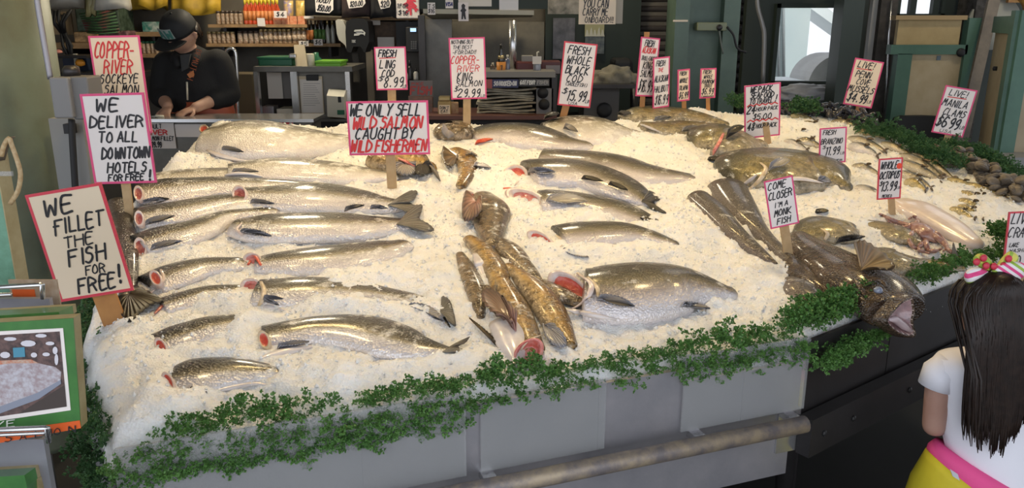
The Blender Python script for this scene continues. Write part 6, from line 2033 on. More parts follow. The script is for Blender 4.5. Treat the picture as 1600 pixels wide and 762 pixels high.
for i in range(9):
    y = 178 - i * 4.6
    X0, X1, Z0, Z1 = span(746 + r.uniform(-2, 3), y - 4.4, 836 + r.uniform(-5, 3), y, 5.16)
    rings = []
    for k in range(9):
        f = k / 8
        zc = (Z0 + Z1) / 2 + .008 * math.sin(f * 5 + i)
        hgt = (Z1 - Z0) * .55
        rings.append([Vector((X0 + (X1 - X0) * f, 5.14 + dy, zc + dz * hgt)) for dy, dz in ((0, -.6), (-.008, 0), (0, .6), (.25, .8), (.25, -.8))])
    tag(MB().loft(rings).build('newspaper', M['news']), 'folded newspaper in the stack on the gray rack', 'newspaper', 'newspapers on the rack')
# things on the rack top
cup = root('paper_cup', 783, 113, 5.3, 'orange cup holding a dark bottle on the newspaper rack', 'cup')
p = at(783, 114, 5.3)
s = depth_scale(p)
MB().lathe(p, [(6 * s, 0), (6.4 * s, .004), (7.6 * s, 17 * s), (7 * s, 17 * s), (6 * s, 4 * s)], 18).build('cup', mat('orange_cup', (.55, .21, .03), .5), cup)
text_on(cup, (777, 101, 789, 111), 5.3 - 7.6 * s - .002, [('1', .4, .6, .5, .7)], M['ink'])
bt = thing('soda_bottle', p + Vector((0, 0, .02)), 'dark bottle standing in the orange cup', 'bottle')
MB().lathe(p + Vector((0, 0, .012)), [(4.5 * s, 0), (4.8 * s, 20 * s), (1.8 * s, 30 * s), (1.6 * s, 38 * s), (2 * s, 38.5 * s), (1.5 * s, 41 * s)], 14).build('glass', M['bottle_dark'], bt)
MB().lathe(p + Vector((0, 0, .012 + 19 * s)), [(4.95 * s, 0), (4.95 * s, 3 * s), (4.2 * s, 5 * s)], 14).build('label', M['lid_gold'], bt)
for i, (px, hh, w, c, lab) in enumerate(((793, 28, 4, (.12, .14, .20), 'clear water bottle right of the orange cup'), (770, 16, 4, (.10, .08, .06), 'small dark jar left of the orange cup'))):
    p = at(px, 114, 5.36)
    t = thing('bottle', p, lab, 'bottle')
    MB().lathe(p, [(w * s, 0), (w * s * 1.05, .01), (w * s, hh * .7 * s), (w * .4 * s, hh * .85 * s)], 12).build('body', mat('rackbottle_%d' % i, c, .15, coat=.6), t)
    MB().lathe(p + Vector((0, 0, hh * .85 * s)), [(w * .45 * s, 0), (w * .45 * s, hh * .15 * s)], 10).build('cap', M['plastic_white'], t)
p = at(801, 114, 5.45)
q = at(801, 32, 5.45)
tag(MB().tube([p, q], .026, 14).build('steel_pole', M['steel_bright']), 'round steel pole rising from the newspaper rack to the canopy', 'pole')
pthing('red_crate', (806, 97, 838, 114), 5.35, .2, mat('dark_red_crate', (.10, .018, .018), .5), 'dark red crate on the newspaper rack, behind the pump bottle', 'crate', None, .01)
pthing('white_box', (815, 87, 833, 98), 5.45, .1, mat('dim_white_box', (.30, .28, .24), .6), 'dim white box on top of the dark red crate', 'box', None, .004)
hs = root('pump_bottle', 839, 114, 5.25, 'pump bottle of hand sanitizer with a white label on the newspaper rack', 'bottle')
p = at(839, 114, 5.25)
MB().lathe(p, [(6 * s, 0), (6.2 * s, .006), (6.2 * s, 17 * s), (2.2 * s, 23 * s)], 16).build('body', mat('sanitizer', (.16, .17, .20), .15, coat=.6), hs)
pb('label', (832, 88, 846, 100), 5.25 - 6.4 * s, .002, M['paper'], hs)
MB().tube([p + Vector((0, 0, 22 * s)), p + Vector((0, 0, 31 * s)), p + Vector((3 * s, -.0, 32 * s))], 1.2 * s, 8).build('pump', M['plastic_white'], hs)
pthing('maroon_tray', (846, 96, 876, 116), 5.4, .2, mat('maroon_box', (.11, .03, .03), .5), 'maroon box at the right end of the newspaper rack', 'box', None, .006)
pthing('wall_notice', (853, 102, 875, 115), 5.36, .006, mat('gray_notice', (.24, .21, .20), .6), 'small gray notice leaning on the maroon box', 'notice')

# dark green booth wall with posters, carry-on sign, table with cloth bag
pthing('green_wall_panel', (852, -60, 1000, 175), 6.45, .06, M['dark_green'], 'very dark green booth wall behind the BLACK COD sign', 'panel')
po = root('dark_poster', 879, 80, 6.4, 'dim dark poster with small gray pictures, left of the BLACK COD sign', 'poster')
pb('sheet', (864, 28, 898, 92), 6.40, .01, mat('dark_poster', (.02, .02, .025), .4, noise=(10, (.13, .13, .15), .3)), po)
po = root('city_poster', 928, 80, 6.4, 'pale yellow and dark blue poster right of the BLACK COD sign', 'poster')
pb('sky', (914, 38, 944, 57), 6.40, .01, mat('poster_cream', (.30, .29, .16), .6), po)
pb('ground', (914, 57, 944, 84), 6.40, .01, mat('poster_navy', (.035, .05, .07), .6, noise=(30, (.12, .14, .14), .4)), po)
X0, X1, Z0, Z1 = span(914, 40, 944, 57, 6.395)
mb = MB()
for k in range(5):
    x = X0 + (X1 - X0) * (.1 + .2 * k)
    mb.prism([(x - .012, 6.396, Z0), (x + .02, 6.396, Z0), (x + .006, 6.396, Z0 + .05 + .02 * (k % 2)), (x - .002, 6.396, Z0 + .05)], (0, .004, 0))
mb.build('skyline', mat('poster_white', (.42, .42, .36), .6), po)
cs = root('carry_on_sign', 935, 20, 5.2, 'cream board reading YOU CAN CARRY ME ONBOARD!!! hanging at the top', 'sign')
pb('board', (905, -50, 963, 38), 5.2, .01, M['card_warm'], cs)
pb('backing', (950, -50, 974, 37), 5.24, .01, mat('gray_card', (.36, .33, .27), .6), cs)
text_on(cs, (906, -14, 961, 37), 5.199, [('THIS FISH', .1, .9, .12, .2), ('YOU CAN', .1, .80, .38, .24), ('CARRY ME', .10, .80, .64, .22), ('ONBOARD!!!', .16, .96, .88, .18)], M['ink'], wt=.1)
pthing('torn_paper', (856, -6, 905, 22), 5.9, .01, mat('crumpled_paper', (.33, .31, .28), .7, noise=(14, (.10, .10, .09), .5)), 'crumpled gray paper hanging left of the carry on sign', 'paper')
pt_ = root('packing_table', 940, 175, 5.3, 'dark packing table with a cloth bag on it, right of the BLACK COD sign', 'table')
pb('top', (908, 132, 996, 138), 5.2, .6, M['steel_dark'], pt_)
pb('box_front', (912, 138, 966, 250), 5.3, .3, mat('dark_gray_carton', (.09, .085, .08), .7), pt_)
MB().lathe(at(944, 172, 5.295), [(.02, 0), (.05, 0), (.05, .004), (.02, .004)], 16, (0, -1, 0)).build('round_print', M['black'], pt_)
for px in (912, 992):
    p = at(px, 138, 5.6)
    MB().tube([(p.x, 5.6, 0), (p.x, 5.6, p.z)], .03, 8).build('leg', M['steel_dark'], pt_)
bm = bmesh.new()
bmesh.ops.create_icosphere(bm, subdivisions=4, radius=1)
p = at(960, 124, 5.4)
from mathutils import noise as mnoise
for v in bm.verts:
    n = mnoise.noise(v.co * 2.2) * .35 + mnoise.noise(v.co * 5) * .12
    v.co = Vector((v.co.x * .15, v.co.y * .11, max(v.co.z, -.6) * .085)) * (1 + n)
    v.co += p
me = bpy.data.meshes.new('cloth_bag')
bm.to_mesh(me)
bm.free()
for q in me.polygons: q.use_smooth = True
tag(link('cloth_bag', me, mat('gray_tan_cloth', (.22, .20, .15), .8, noise=(12, (.12, .11, .08), .5))), 'crumpled gray tan cloth bag on the packing table', 'bag')
pthing('dark_bundle', (960, 92, 990, 118), 5.8, .3, M['black'], 'black bundle behind the cloth bag', 'bundle', None, .06)

# green steel column with junction box and conduit
gc = root('steel_column', 1105, 175, 5.4, 'green painted steel column behind the TILAPIA and RAINBOW TROUT signs', 'column')
Zt = 3.45
for rect, dy, dep in (((1052, -10, 1074, 190), 0.0, .30), ((1074, -10, 1086, 190), .1, .04), ((1086, -10, 1128, 190), .12, .05), ((1128, -10, 1153, 190), .02, .28)):
    X0, X1, Z0, Z1 = span(*rect, 5.4)
    MB().box(((X0 + X1) / 2, 5.4 + dy + dep / 2, Zt / 2), (X1 - X0, dep, Zt)).build('flange' if dep > .2 else 'web', M['green_paint'], gc)
jb = root('junction_box', 1112, 48, 5.4, 'pale green junction box with wires on the green steel column', 'junction box')
pb('box', (1090, 35, 1136, 48), 5.36, .1, mat('pale_green_paint', (.20, .22, .13), .5), jb, .006)
MB().lathe(at(1124, 43, 5.36), [(.001, .014), (.018, .012), (.02, 0)][::-1], 12, (0, -1, 0)).build('knob', M['steel_dark'], jb)
P = [at(x, y, 5.36) for x, y in ((1136, 42), (1146, 55), (1152, 75), (1166, 82))]
MB().tube([tuple(q) for q in catmull([tuple(p) for p in P], 16)], .007, 8).build('wire', M['black'], jb)
P = [at(x, y, 5.36) for x, y in ((1124, 48), (1126, 64), (1130, 84))]
MB().tube([tuple(q) for q in catmull([tuple(p) for p in P], 10)], .006, 8).build('wire', mat('gray_wire', (.12, .14, .12), .5), jb)
pthing('paint_mark', (1052, 31, 1075, 34), 5.39, .01, M['card_warm'], 'cream tape strip across the green steel column', 'tape')
P = [at(x, y, 6.1) for x, y in ((1183, -20), (1184, 10), (1191, 38), (1194, 60), (1192, 130))]
tag(MB().tube([tuple(q) for q in catmull([tuple(p) for p in P], 20)], .016, 10).build('conduit_pipe', mat('gray_conduit', (.25, .25, .25), .4, .4)), 'thin gray conduit pipe on the dark wall left of the bright window', 'pipe')
tag(MB().box((at(1137, 176, 4.4).x + .2, 4.6, .6), (.03, .02, 1.2)).build('bare_stake', M['wood']), 'bare wooden stake standing behind the rear edge of the ice', 'stake')

# window wall
def frame_panel(name, rect, holes, Y, dep, m):
    """wall with rectangular openings, all as photo rects"""
    X0, X1, Z0, Z1 = span(*rect, Y)
    xs = sorted({X0, X1} | {h[0] for h in holes} | {h[1] for h in holes})
    zs = sorted({Z0, Z1} | {h[2] for h in holes} | {h[3] for h in holes})
    mb = MB()
    for a, b in zip(xs[:-1], xs[1:]):
        for c, d in zip(zs[:-1], zs[1:]):
            mx, mz = (a + b) / 2, (c + d) / 2
            if any(h[0] < mx < h[1] and h[2] < mz < h[3] for h in holes): continue
            mb.box((mx, Y + dep / 2, mz), (b - a, dep, d - c))
    return mb.build(name, m)


hw1 = span(1205, 6, 1308, 132, 6.3)
hw2 = span(1396, -30, 1472, 28, 6.3)
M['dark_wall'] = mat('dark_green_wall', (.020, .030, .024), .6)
X0, X1, Z0, Z1 = span(1150, -70, 1640, 330, 6.3)
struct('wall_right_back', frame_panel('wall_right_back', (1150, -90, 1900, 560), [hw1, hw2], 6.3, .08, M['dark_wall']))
for n, h in ((1, hw1), (2, hw2)):
    mb = MB()
    w = .03
    mb.box((h[0] + w / 2, 6.27, (h[2] + h[3]) / 2), (w, .08, h[3] - h[2]))
    mb.box((h[1] - w / 2, 6.27, (h[2] + h[3]) / 2), (w, .08, h[3] - h[2]))
    mb.box(((h[0] + h[1]) / 2, 6.27, h[3] - w / 2), (h[1] - h[0], .08, w))
    mb.box(((h[0] + h[1]) / 2, 6.27, h[2] + w / 2), (h[1] - h[0], .08, w))
    if n == 2:
        for f in (.36, .82):
            mb.box((h[0] + (h[1] - h[0]) * f, 6.27, (h[2] + h[3]) / 2), (.045, .05, h[3] - h[2]))
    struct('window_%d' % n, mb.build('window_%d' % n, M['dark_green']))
    gl = MB().box(((h[0] + h[1]) / 2, 6.345, (h[2] + h[3]) / 2), (h[1] - h[0], .004, h[3] - h[2])).build('window_pane', mat('window_glass_%d' % n, (.9, .95, .95), .02, alpha=.10))
    gl['kind'] = 'structure'
# lit outside: pale building flank, roof edge, covered stall
M['outside_wall'] = mat('pale_outside_wall', (.62, .72, .70), .7, noise=(3, (.55, .66, .66), .3))
pthing('outside_wall', (1196, -60, 1262, 200), 8.2, .3, M['outside_wall'], 'pale blue green building wall seen through the bright window', 'building')
mb = MB()
for px in (1216, 1224):
    mb.tube([at(px, -60, 8.17), at(px + 1, 170, 8.17)], .014, 6)
tag(mb.build('outside_cable', mat('gray_cable', (.25, .28, .28), .6)), 'thin gray cables running down the pale wall outside the window', 'cable', kind='stuff')
mb = MB()
a, b, c = at(1262, -10, 8.4), at(1340, 60, 8.4), at(1262, -60, 8.4)
mb.prism([at(1240, -30, 8.4), at(1340, 50, 8.4), at(1340, 66, 8.4), at(1240, -6, 8.4)], (0, .5, 0))
tag(mb.build('outside_eave', mat('pale_eave', (.80, .86, .84), .6)), 'pale sloping eave seen at the top of the bright window', 'eave')
mb = MB()
rings = []
for k in range(10):
    a = math.pi / 2 * k / 9
    q0, q1 = at(1262 + 55 * (1 - math.cos(a)), 140 - 55 * math.sin(a), 7.0), at(1380, 140 - 55 * math.sin(a), 7.0)
    rings.append([Vector((q0.x, 7.0, q0.z)), Vector((q0.x, 7.5, q0.z)), Vector((q1.x, 7.5, q0.z)), Vector((q1.x, 7.0, q0.z))])
mb.loft(rings, smooth=False)
tag(mb.build('covered_stall', mat('gray_tarp', (.38, .38, .37), .7, noise=(5, (.30, .30, .29), .5))), 'gray domed tarp outside, low in the bright window', 'tarp')
pthing('outside_ledge', (1190, 131, 1312, 330), 6.7, .9, mat('pale_ledge', (.68, .72, .72), .6), 'pale ledge just outside the bright window', 'ledge')
bm = bmesh.new()
bmesh.ops.create_icosphere(bm, subdivisions=4, radius=1)
p = at(1262, 148, 6.05)
for v in bm.verts:
    n = mnoise.noise(v.co * 2.5) * .3 + mnoise.noise(v.co * 6) * .12
    v.co = Vector((v.co.x * .27, v.co.y * .12, max(v.co.z, -.75) * .075)) * (1 + n) + p
me = bpy.data.meshes.new('plastic_sack')
bm.to_mesh(me)
bm.free()
for q in me.polygons: q.use_smooth = True
tag(link('plastic_sack', me, mat('white_sack', (.42, .42, .43), .4, noise=(10, (.30, .30, .31), .5))), 'crumpled white plastic sack on the sill below the bright window', 'sack')
sl = root('sill_bench', 1260, 170, 6.0, 'dark bench below the bright window, carrying the white sack', 'bench')
pb('top', (1195, 159, 1316, 164), 5.85, .42, M['dark_green'], sl)
pb('front', (1197, 164, 1314, 330), 5.9, .35, M['dark_green'], sl)

# posts between window and cabinets
def post(name, rect, Y, dep, m, label, cat='post', lean=0.0):
    X0, X1, Z0, Z1 = span(*rect, Y)
    mb = MB()
    mb.prism([(X0, Y, 0), (X1, Y, 0), (X1 + lean, Y, 3.44), (X0 + lean, Y, 3.44)], (0, dep, 0))
    return tag(mb.build(name, m), label, cat)


post('green_post', (1309, 20, 1341, 180), 5.75, .18, mat('dark_green_post', (.030, .045, .036), .5), 'wide dark green post right of the bright window')
post('white_post', (1353, 20, 1366, 180), 5.9, .05, mat('gray_white_post', (.34, .33, .30), .6), 'thin gray white post beside the wide dark green post')
post('dark_post', (1366, 20, 1392, 180), 5.85, .2, mat('dark_bark', (.035, .030, .024), .8, noise=(14, (.07, .06, .05), .5), bump=(30, .6)), 'rough dark post left of the cream doors')
ct_ = root('hanging_cable', 1386, 100, 5.8, 'thin pale cable running down the rough dark post', 'cable')
MB().tube([at(1393, 0, 5.83), at(1388, 60, 5.83), at(1385, 120, 5.83), at(1380, 176, 5.83)], .008, 6).build('strand', M['steel_bright'], ct_)

# cream and green door leaning in front of the wall
dr = root('cream_door', 1450, 180, 5.7, 'cream door with green frame standing behind the MUSSELS and CLAMS signs', 'door')
pb('upper_board', (1402, 31, 1500, 76), 5.66, .04, mat('plank_cream', (.48, .36, .17), .6, noise=(7, (.40, .29, .13), .4)), dr)
pb('lower_board', (1402, 84, 1492, 330), 5.66, .04, M['cream_board'], dr)
for rect in ((1392, 70, 1512, 85),):
    pb('rail', rect, 5.63, .07, M['teal_paint'], dr)
pb('stile', (1388, 84, 1410, 330), 5.63, .07, M['teal_paint'], dr)
pb('stile', (1493, 28, 1512, 330), 5.63, .07, M['teal_paint'], dr)
pb('top_edge', (1400, 24, 1512, 31), 5.62, .08, mat('tan_edge', (.36, .25, .12), .7), dr)
MB().lathe(at(1501, 82, 5.63), [(.03, 0), (.03, .006), (.012, .012)], 12, (0, -1, 0)).build('bolt', M['black'], dr)
pb('patch', (1464, 87, 1470, 94), 5.655, .006, mat('blue_gray_patch', (.14, .19, .22), .6), dr)
mb = MB()
X0, X1, Z0, Z1 = span(1392, 181, 1484, 300, 5.3)
w, h = X1 - X0, Z1 - Z0
mb.prism([(X0 + w * a, 5.3, Z0 + h * b) for a, b in ((0, 0), (1, 0), (1, .96), (.9, .985), (.5, 1), (.15, .995), (.04, .97), (0, .90))], (0, .06, 0))
bc = thing('black_chair_back', (X0 + w / 2, 5.33, Z0), 'black rounded chair back in front of the cream door', 'chair')
mb.build('backrest', M['black'], bc)
for x in (X0 + .06, X1 - .06):
    MB().tube([(x, 5.36, 0), (x, 5.36, Z0 + .05)], .015, 8).build('leg', M['black'], bc)
post('tree_trunk', (1512, 20, 1536, 180), 6.0, .25, M['dark_post'] if 'dark_post' in M else mat('dark_trunk', (.03, .027, .022), .9, noise=(20, (.08, .075, .07), .5), bump=(30, .6)), 'rough dark post right of the cream door')
p, q = at(1515, 158, 5.5), at(1556, -8, 5.6)
s = depth_scale(p) * 9
tag(MB().prism([(p.x - s - .12, 5.42, .0), (p.x + s - .12, 5.42, .0), q + Vector((s, 0, 0)), q + Vector((-s, 0, 0))], (0, .025, 0)).build('leaning_board', mat('gray_wood', (.25, .21, .16), .7, noise=(10, (.17, .14, .11), .5))), 'gray wooden board leaning between the cream door and the green cabinet', 'board')

# folding green cabinet at the right edge
cb = root('green_cabinet', 1575, 260, 4.9, 'tall tan cabinet with green painted frame at the right edge', 'cabinet')
hz = at(1580, 25, 4.9).z


def wallquad(mb, a, b, z0, z1, th=.03):
    a, b = Vector((a[0], a[1], 0)), Vector((b[0], b[1], 0))
    d = (b - a).normalized()
    n = Vector((-d.y, d.x, 0)) * th
    mb.prism([a + Vector((0, 0, z0)), b + Vector((0, 0, z0)), b + Vector((0, 0, z1)), a + Vector((0, 0, z1))], n)


pc = at(1572, 150, 4.75)
pl = at(1540, 150, 5.35)
pr = at(1720, 150, 4.75)
C_, L_, R_2 = (pc.x, pc.y), (pl.x, pl.y), (pr.x, pr.y)
mb = MB()
wallquad(mb, L_, C_, .05, hz - .02)
mb.build('side_panel', M['tan_board'], cb)
mb = MB()
wallquad(mb, C_, R_2, .05, hz)
mb.build('door_panel', M['tan_board'], cb)
dv = Vector((R_2[0] - C_[0], R_2[1] - C_[1], 0)).normalized()
lv = Vector((L_[0] - C_[0], L_[1] - C_[1], 0)).normalized()
mb = MB()
wallquad(mb, (C_[0], C_[1] - .025), (C_[0] + dv.x * .085, C_[1] - .025), .05, hz + .03, .03)
mb.build('stile', M['teal_paint'], cb)
mb = MB()
wallquad(mb, (C_[0] + dv.x * .085, C_[1] - .025), (R_2[0], R_2[1] - .025), hz - .09, hz + .03, .03)
mb.build('rail', M['teal_paint'], cb)
o2 = Vector((lv.y, -lv.x, 0)) * .02
if o2.x > 0: o2 = -o2
mb = MB()
A_ = Vector((C_[0], C_[1], 0)) + o2
wallquad(mb, A_ + lv * .12, A_, .05, hz + .03, .025)
mb.build('stile', M['teal_paint'], cb)
mb = MB()
wallquad(mb, A_ + lv * .66, A_ + lv * .12, hz - .1, hz + .0, .025)
mb.build('rail', M['teal_paint'], cb)
MB().lathe(Vector((C_[0], C_[1], at(1558, 107, 5.0).z)) + lv * .25 + o2 * 1.3, [(.014, 0), (.014, .02), (.005, .024)], 10, o2).build('knob', M['black'], cb)
# behind the cabinet top: white arch and orange lattice
mb = MB()
rings = []
cx, cz = at(1556, 40, 6.0).x, at(1556, 36, 6.0).z
tag(MB().lathe((cx, 6.05, cz), [(.19, 0), (.19, .03), (.0005, .031)], 32, (0, -1, 0)).build('round_sign', mat('white_disc', (.42, .42, .36), .5)), 'pale round sign partly hidden behind the cabinet top', 'sign')
mb = MB()
c0 = at(1556, 36, 5.95)
mb.tube([c0 + Vector((.24 * math.cos(a), 0, .24 * math.sin(a))) for a in [math.pi * .0 + k * math.pi / 16 for k in range(11)]], .035, 8)
pbox(mb, 1578, -30, 1640, 4, 5.95, .03)
tag(mb.build('orange_arch', mat('orange_gold_paint', (.42, .24, .05), .5, noise=(20, (.30, .12, .04), .5))), 'orange gold arch behind the green cabinet, top right corner', 'arch')
pthing('stone_ledge', (1530, 246, 1700, 262), 4.55, .5, mat('gray_stone', (.24, .24, .24), .6), 'gray ledge at the foot of the green cabinet', 'ledge')

# left column with conduit and electrical box
cp = Vector((-2.02, 3.05))
cl = thing('round_column', (cp.x, cp.y, 0), 'thick green painted column at the left edge', 'column')
rp = at(84, 150, 3.05)
rad = (rp.x - cp.x) * .985
MB().lathe((cp.x, cp.y, 0), [(rad * 1.02, 0), (rad, .02), (rad, 3.44)], 48).build('shaft', M['green_pillar'], cl)
cd = thing('conduit_pipe', at(70, 100, 2.75), 'shiny conduit pipe down the right side of the green column', 'pipe')
P = [at(x, y, 2.8) for x, y in ((56, -30), (58, 0), (66, 50), (73, 90), (79, 124))]
MB().tube([tuple(q) for q in catmull([tuple(p) for p in P], 20)], .0095, 12).build('pipe', mat('scuffed_conduit', (.30, .29, .31), .4, .6), cd)
eb = root('electrical_box', 110, 185, 2.8, 'gray electrical box fixed beside the green column', 'electrical box')
pb('box', (80, 121, 110, 185), 2.76, .14, mat('gray_enamel', (.20, .20, .20), .5), eb, .006)
pb('switch_box', (110, 120, 140, 187), 2.78, .10, mat('gray_enamel_dark', (.15, .15, .15), .5), eb, .006)
MB().lathe(at(112, 118, 2.84), [(.028, 0), (.028, .02), (.018, .034)], 16).build('hub', M['steel_dark'], eb)
wp = root('gray_wall_board', 112, 260, 2.95, 'pale gray board below the electrical box with a black cable', 'board')
X0, X1, Z0, Z1 = span(84, 185, 136, 300, 2.95)
MB().box(((X0 + X1) / 2, 2.97, (Z0 + Z1) / 2), (X1 - X0, .04, Z1 - Z0)).build('board', mat('gray_board', (.25, .25, .24), .6), wp)
P = [at(x, y, 2.9) for x, y in ((112, 186), (113, 215), (115, 250), (118, 300), (121, 360))]
MB().tube([tuple(q) for q in catmull([tuple(p) for p in P], 16)], .012, 8).build('cable', M['black'], wp)
pb('clamp', (99, 194, 113, 209), 2.92, .04, M['black'], wp)
# ------------------------------------------------------------------ card and box rack at the near left corner
rk = root('display_rack', 20, 700, 1.2, 'wire and sheet metal display rack at the near left corner, holding gift boxes', 'rack')
RY = 1.16
M['rack_gray'] = mat('rack_sheet', (.30, .30, .33), .4, .4, noise=(8, (.24, .24, .27), .3))
X0, X1, Z0, Z1 = span(-120, 688, 84, 900, RY + .03)
MB().box(((X0 + X1) / 2, RY + .04, (Z1 + .05) / 2), (X1 - X0, .012, Z1 - .05)).build('front_sheet', M['rack_gray'], rk)
X0, X1, Z0, Z1 = span(-120, 468, 76, 490, RY + .16)
MB().box(((X0 + X1) / 2, RY + .17, (Z0 + Z1) / 2 - .1), (X1 - X0, .01, Z1 - Z0 + .2)).build('upper_sheet', M['rack_gray'], rk)
mb = MB()
mb.tube([at(-100, 676, RY - .03), at(70, 668, RY - .03), at(74, 668, RY - .03), at(76, 690, RY - .02)], .0042, 10)
mb.tube([at(-100, 684, RY - .03), at(70, 676, RY - .03)], .003, 8)
mb.build('lower_wire', M['steel_bright'], rk)
mb = MB()
mb.tube([at(-100, 455, RY + .14), at(63, 444, RY + .14), at(66, 444, RY + .14), at(67, 466, RY + .145)], .0042, 10)
mb.build('upper_wire', M['steel_bright'], rk)
mb = MB()
mb.tube([at(-100, 466, RY + .14), at(18, 460, RY + .14)], .004, 8)
mb.build('short_wire', M['steel_bright'], rk)
for x in (-1.02, -.84):
    MB().box((x, RY + .12, .45), (.02, .02, .9)).build('upright', M['steel_dark'], rk)
MB().box((-.85, RY + .12, .03), (.5, .4, .03)).build('base', M['steel_dark'], rk)

# green gift box with a printed market photo
M['box_green'] = mat('box_green', (.060, .20, .045), .35, noise=(20, (.04, .14, .035), .4), coat=.4)
M['box_tan'] = mat('box_side', (.36, .30, .16), .5, noise=(22, (.28, .22, .10), .5))
M['band_orange'] = mat('band_orange', (.66, .11, .02), .4)
gb = root('gift_box', 40, 690, RY, 'green gift box printed with a market photo, orange band reading SALMON, front of the rack', 'box', 'salmon gift boxes')
TL, TR, BR, BL = at(-130, 512, RY), at(114, 497, RY), at(126, 668, RY), at(-130, 716, RY)
nrm = (TR - TL).cross(BL - TL).normalized()
if nrm.y > 0: nrm = -nrm


def face(u, v, o=0.0):
    """point on the box front: u across, v down"""
    a, b = TL.lerp(TR, u), BL.lerp(BR, u)
    return a.lerp(b, v) + nrm * o


def fpx(x, y, o=0.0):
    d = ray(x, y)
    t = (TR - CAMP).dot(nrm) / d.dot(nrm)
    return CAMP + d * t + nrm * o


MB().prism([TL, TR, BR, BL], -nrm * .002).build('front_face', M['box_green'], gb)
MB().prism([p - nrm * .002 for p in (TL, TR, BR, BL)], -nrm * .02).build('box_side', M['box_tan'], gb)


def patch(name, pts, o, m, parent=gb):
    return MB().prism([fpx(x, y, o) for x, y in pts], -nrm * .0008).build(name, m, parent)


patch('photo_border', [(-120, 523), (99, 512), (111, 640), (-120, 674)], .0012, M['card'])
patch('orange_band', [(-125, 692), (125, 656), (127, 668), (-125, 714)], .0012, M['band_orange'])
ph = patch('market_photo', [(-118, 530), (94, 517), (105, 634), (-118, 667)], .0020, mat('photo_dark', (.06, .045, .045), .3, noise=(90, (.16, .10, .09), .6)))
patch('photo_floor', [(30, 645), (102, 600), (105, 634), (30, 645)][:3] + [(104, 634)], .0026, mat('photo_floor', (.07, .055, .05), .3))
patch('photo_ice', [(-118, 575), (-30, 572), (20, 566), (60, 566), (88, 572), (97, 580), (96, 592), (60, 612), (0, 634), (-118, 655)], .0028, mat('photo_ice', (.50, .49, .53), .3, noise=(120, (.34, .27, .28), .6)))
patch('photo_table_edge', [(-118, 655), (0, 634), (60, 612), (96, 592), (97, 598), (62, 622), (0, 645), (-118, 664)], .0030, mat('photo_edge', (.24, .26, .32), .3))
patch('photo_goods', [(-60, 560), (0, 562), (50, 560), (62, 566), (20, 566), (-30, 572), (-60, 572)], .0031, mat('photo_goods', (.50, .16, .09), .3, noise=(150, (.5, .38, .3), .6)))
patch('photo_blue_sign', [(22, 542), (40, 541), (41, 556), (23, 557)], .0031, mat('photo_blue', (.08, .26, .36), .3))
mb = MB()
for (x, y, a, b) in ((18, 528, 10, 3), (66, 523, 9, 3), (46, 535, 12, 5), (80, 535, 7, 3), (10, 553, 8, 5), (55, 553, 5, 4), (74, 552, 6, 3), (88, 546, 4, 6), (90, 560, 3, 9), (-20, 540, 12, 4)):
    mb.add([fpx(x + a * math.cos(k * math.pi / 5), y + b * math.sin(k * math.pi / 5), .0034) for k in range(10)], [tuple(range(10))])
mb.build('photo_lamps', mat('photo_white', (.62, .60, .64), .3), gb)


def write_px(mb, text, x0, y0, x1, y1, h, o=.003, wt=.14):
    """lettering on the box front, baseline centre from (x0,y0) to (x1,y1) photo px, h px tall"""
    st, W = strokes(text)
    for pl in st:
        q = [(x * 1.0, y * 1.0) for x, y in pl]
        ribbon(mb, q, 9 * wt, lambda x, y: fpx(x0 + (x1 - x0) * x / W - 0 * y, y0 + (y1 - y0) * x / W + h / 2 - y * h / 9, o))


k = MB()
write_px(k, 'SOCKEYE', -95, 676, 24, 659, 10, wt=.13)
k.build('white_lettering', mat('white_print', (.70, .72, .66), .4), gb)
k = MB()
for ch, x in zip('SALMON', (15, 38, 62, 78, 91, 114)):
    write_px(k, ch, x - 5, 684 - (x - 15) * .145, x + 5, 682.6 - (x - 15) * .145, 10, wt=.12)
k.build('black_lettering', M['ink'], gb)
# more boxes and the bag behind
for i, (pts, th, m_, lab) in enumerate((
        ([(-120, 500), (92, 487), (94, 500), (-120, 520)], .04, M['box_green'], 'green gift box standing right behind the front one, only its top edge showing'),
        ([(-130, 752), (38, 742), (42, 760), (44, 800), (-130, 820)], .03, M['box_green'], 'green gift box in the lower pocket of the rack, bottom left corner'),
        ([(-120, 762), (58, 748), (63, 770), (64, 820), (-120, 830)], .02, M['box_tan'], 'tan edged box behind the green one in the lower pocket of the rack'))):
    P = [at(x, y, RY + (.045 if i == 0 else -.005 + .025 * (i - 1) if i == 1 else .022)) for x, y in pts]
    b_ = thing('gift_box', P[1], lab, 'box', 'salmon gift boxes')
    MB().prism(P, (0, th, -.004)).build('front', m_, b_)
    q = [p + Vector((0, th, -.004)) for p in P]
    MB().prism(q, (0, .01, 0)).build('back', M['box_tan'], b_)
cd = root('photo_card', 78, 490, RY + .2, 'brown photo card standing at the back of the rack, under the WE FILLET sign', 'card')
pb('card', (18, 437, 93, 500), RY + .2, .004, mat('brown_photo', (.30, .20, .12), .4, noise=(30, (.42, .33, .24), .6)), cd)
pb('print', (20, 452, 55, 470), RY + .199, .002, M['band_orange'], cd)
bg_ = root('gift_bag', 5, 440, RY + .3, 'green paper gift bag with a tan gusset and a cord handle, at the left edge', 'bag')
X0, X1, Z0, Z1 = span(-130, 236, 14, 520, RY + .3)
MB().box(((X0 + X1) / 2, RY + .305, (Z0 + Z1) / 2), (X1 - X0, .004, Z1 - Z0)).build('front', mat('bag_green', (.10, .24, .15), .35, noise=(60, (.13, .30, .20), .5), coat=.3), bg_)
mb = MB()
a, b = at(14, 236, RY + .3), at(20, 520, RY + .3)
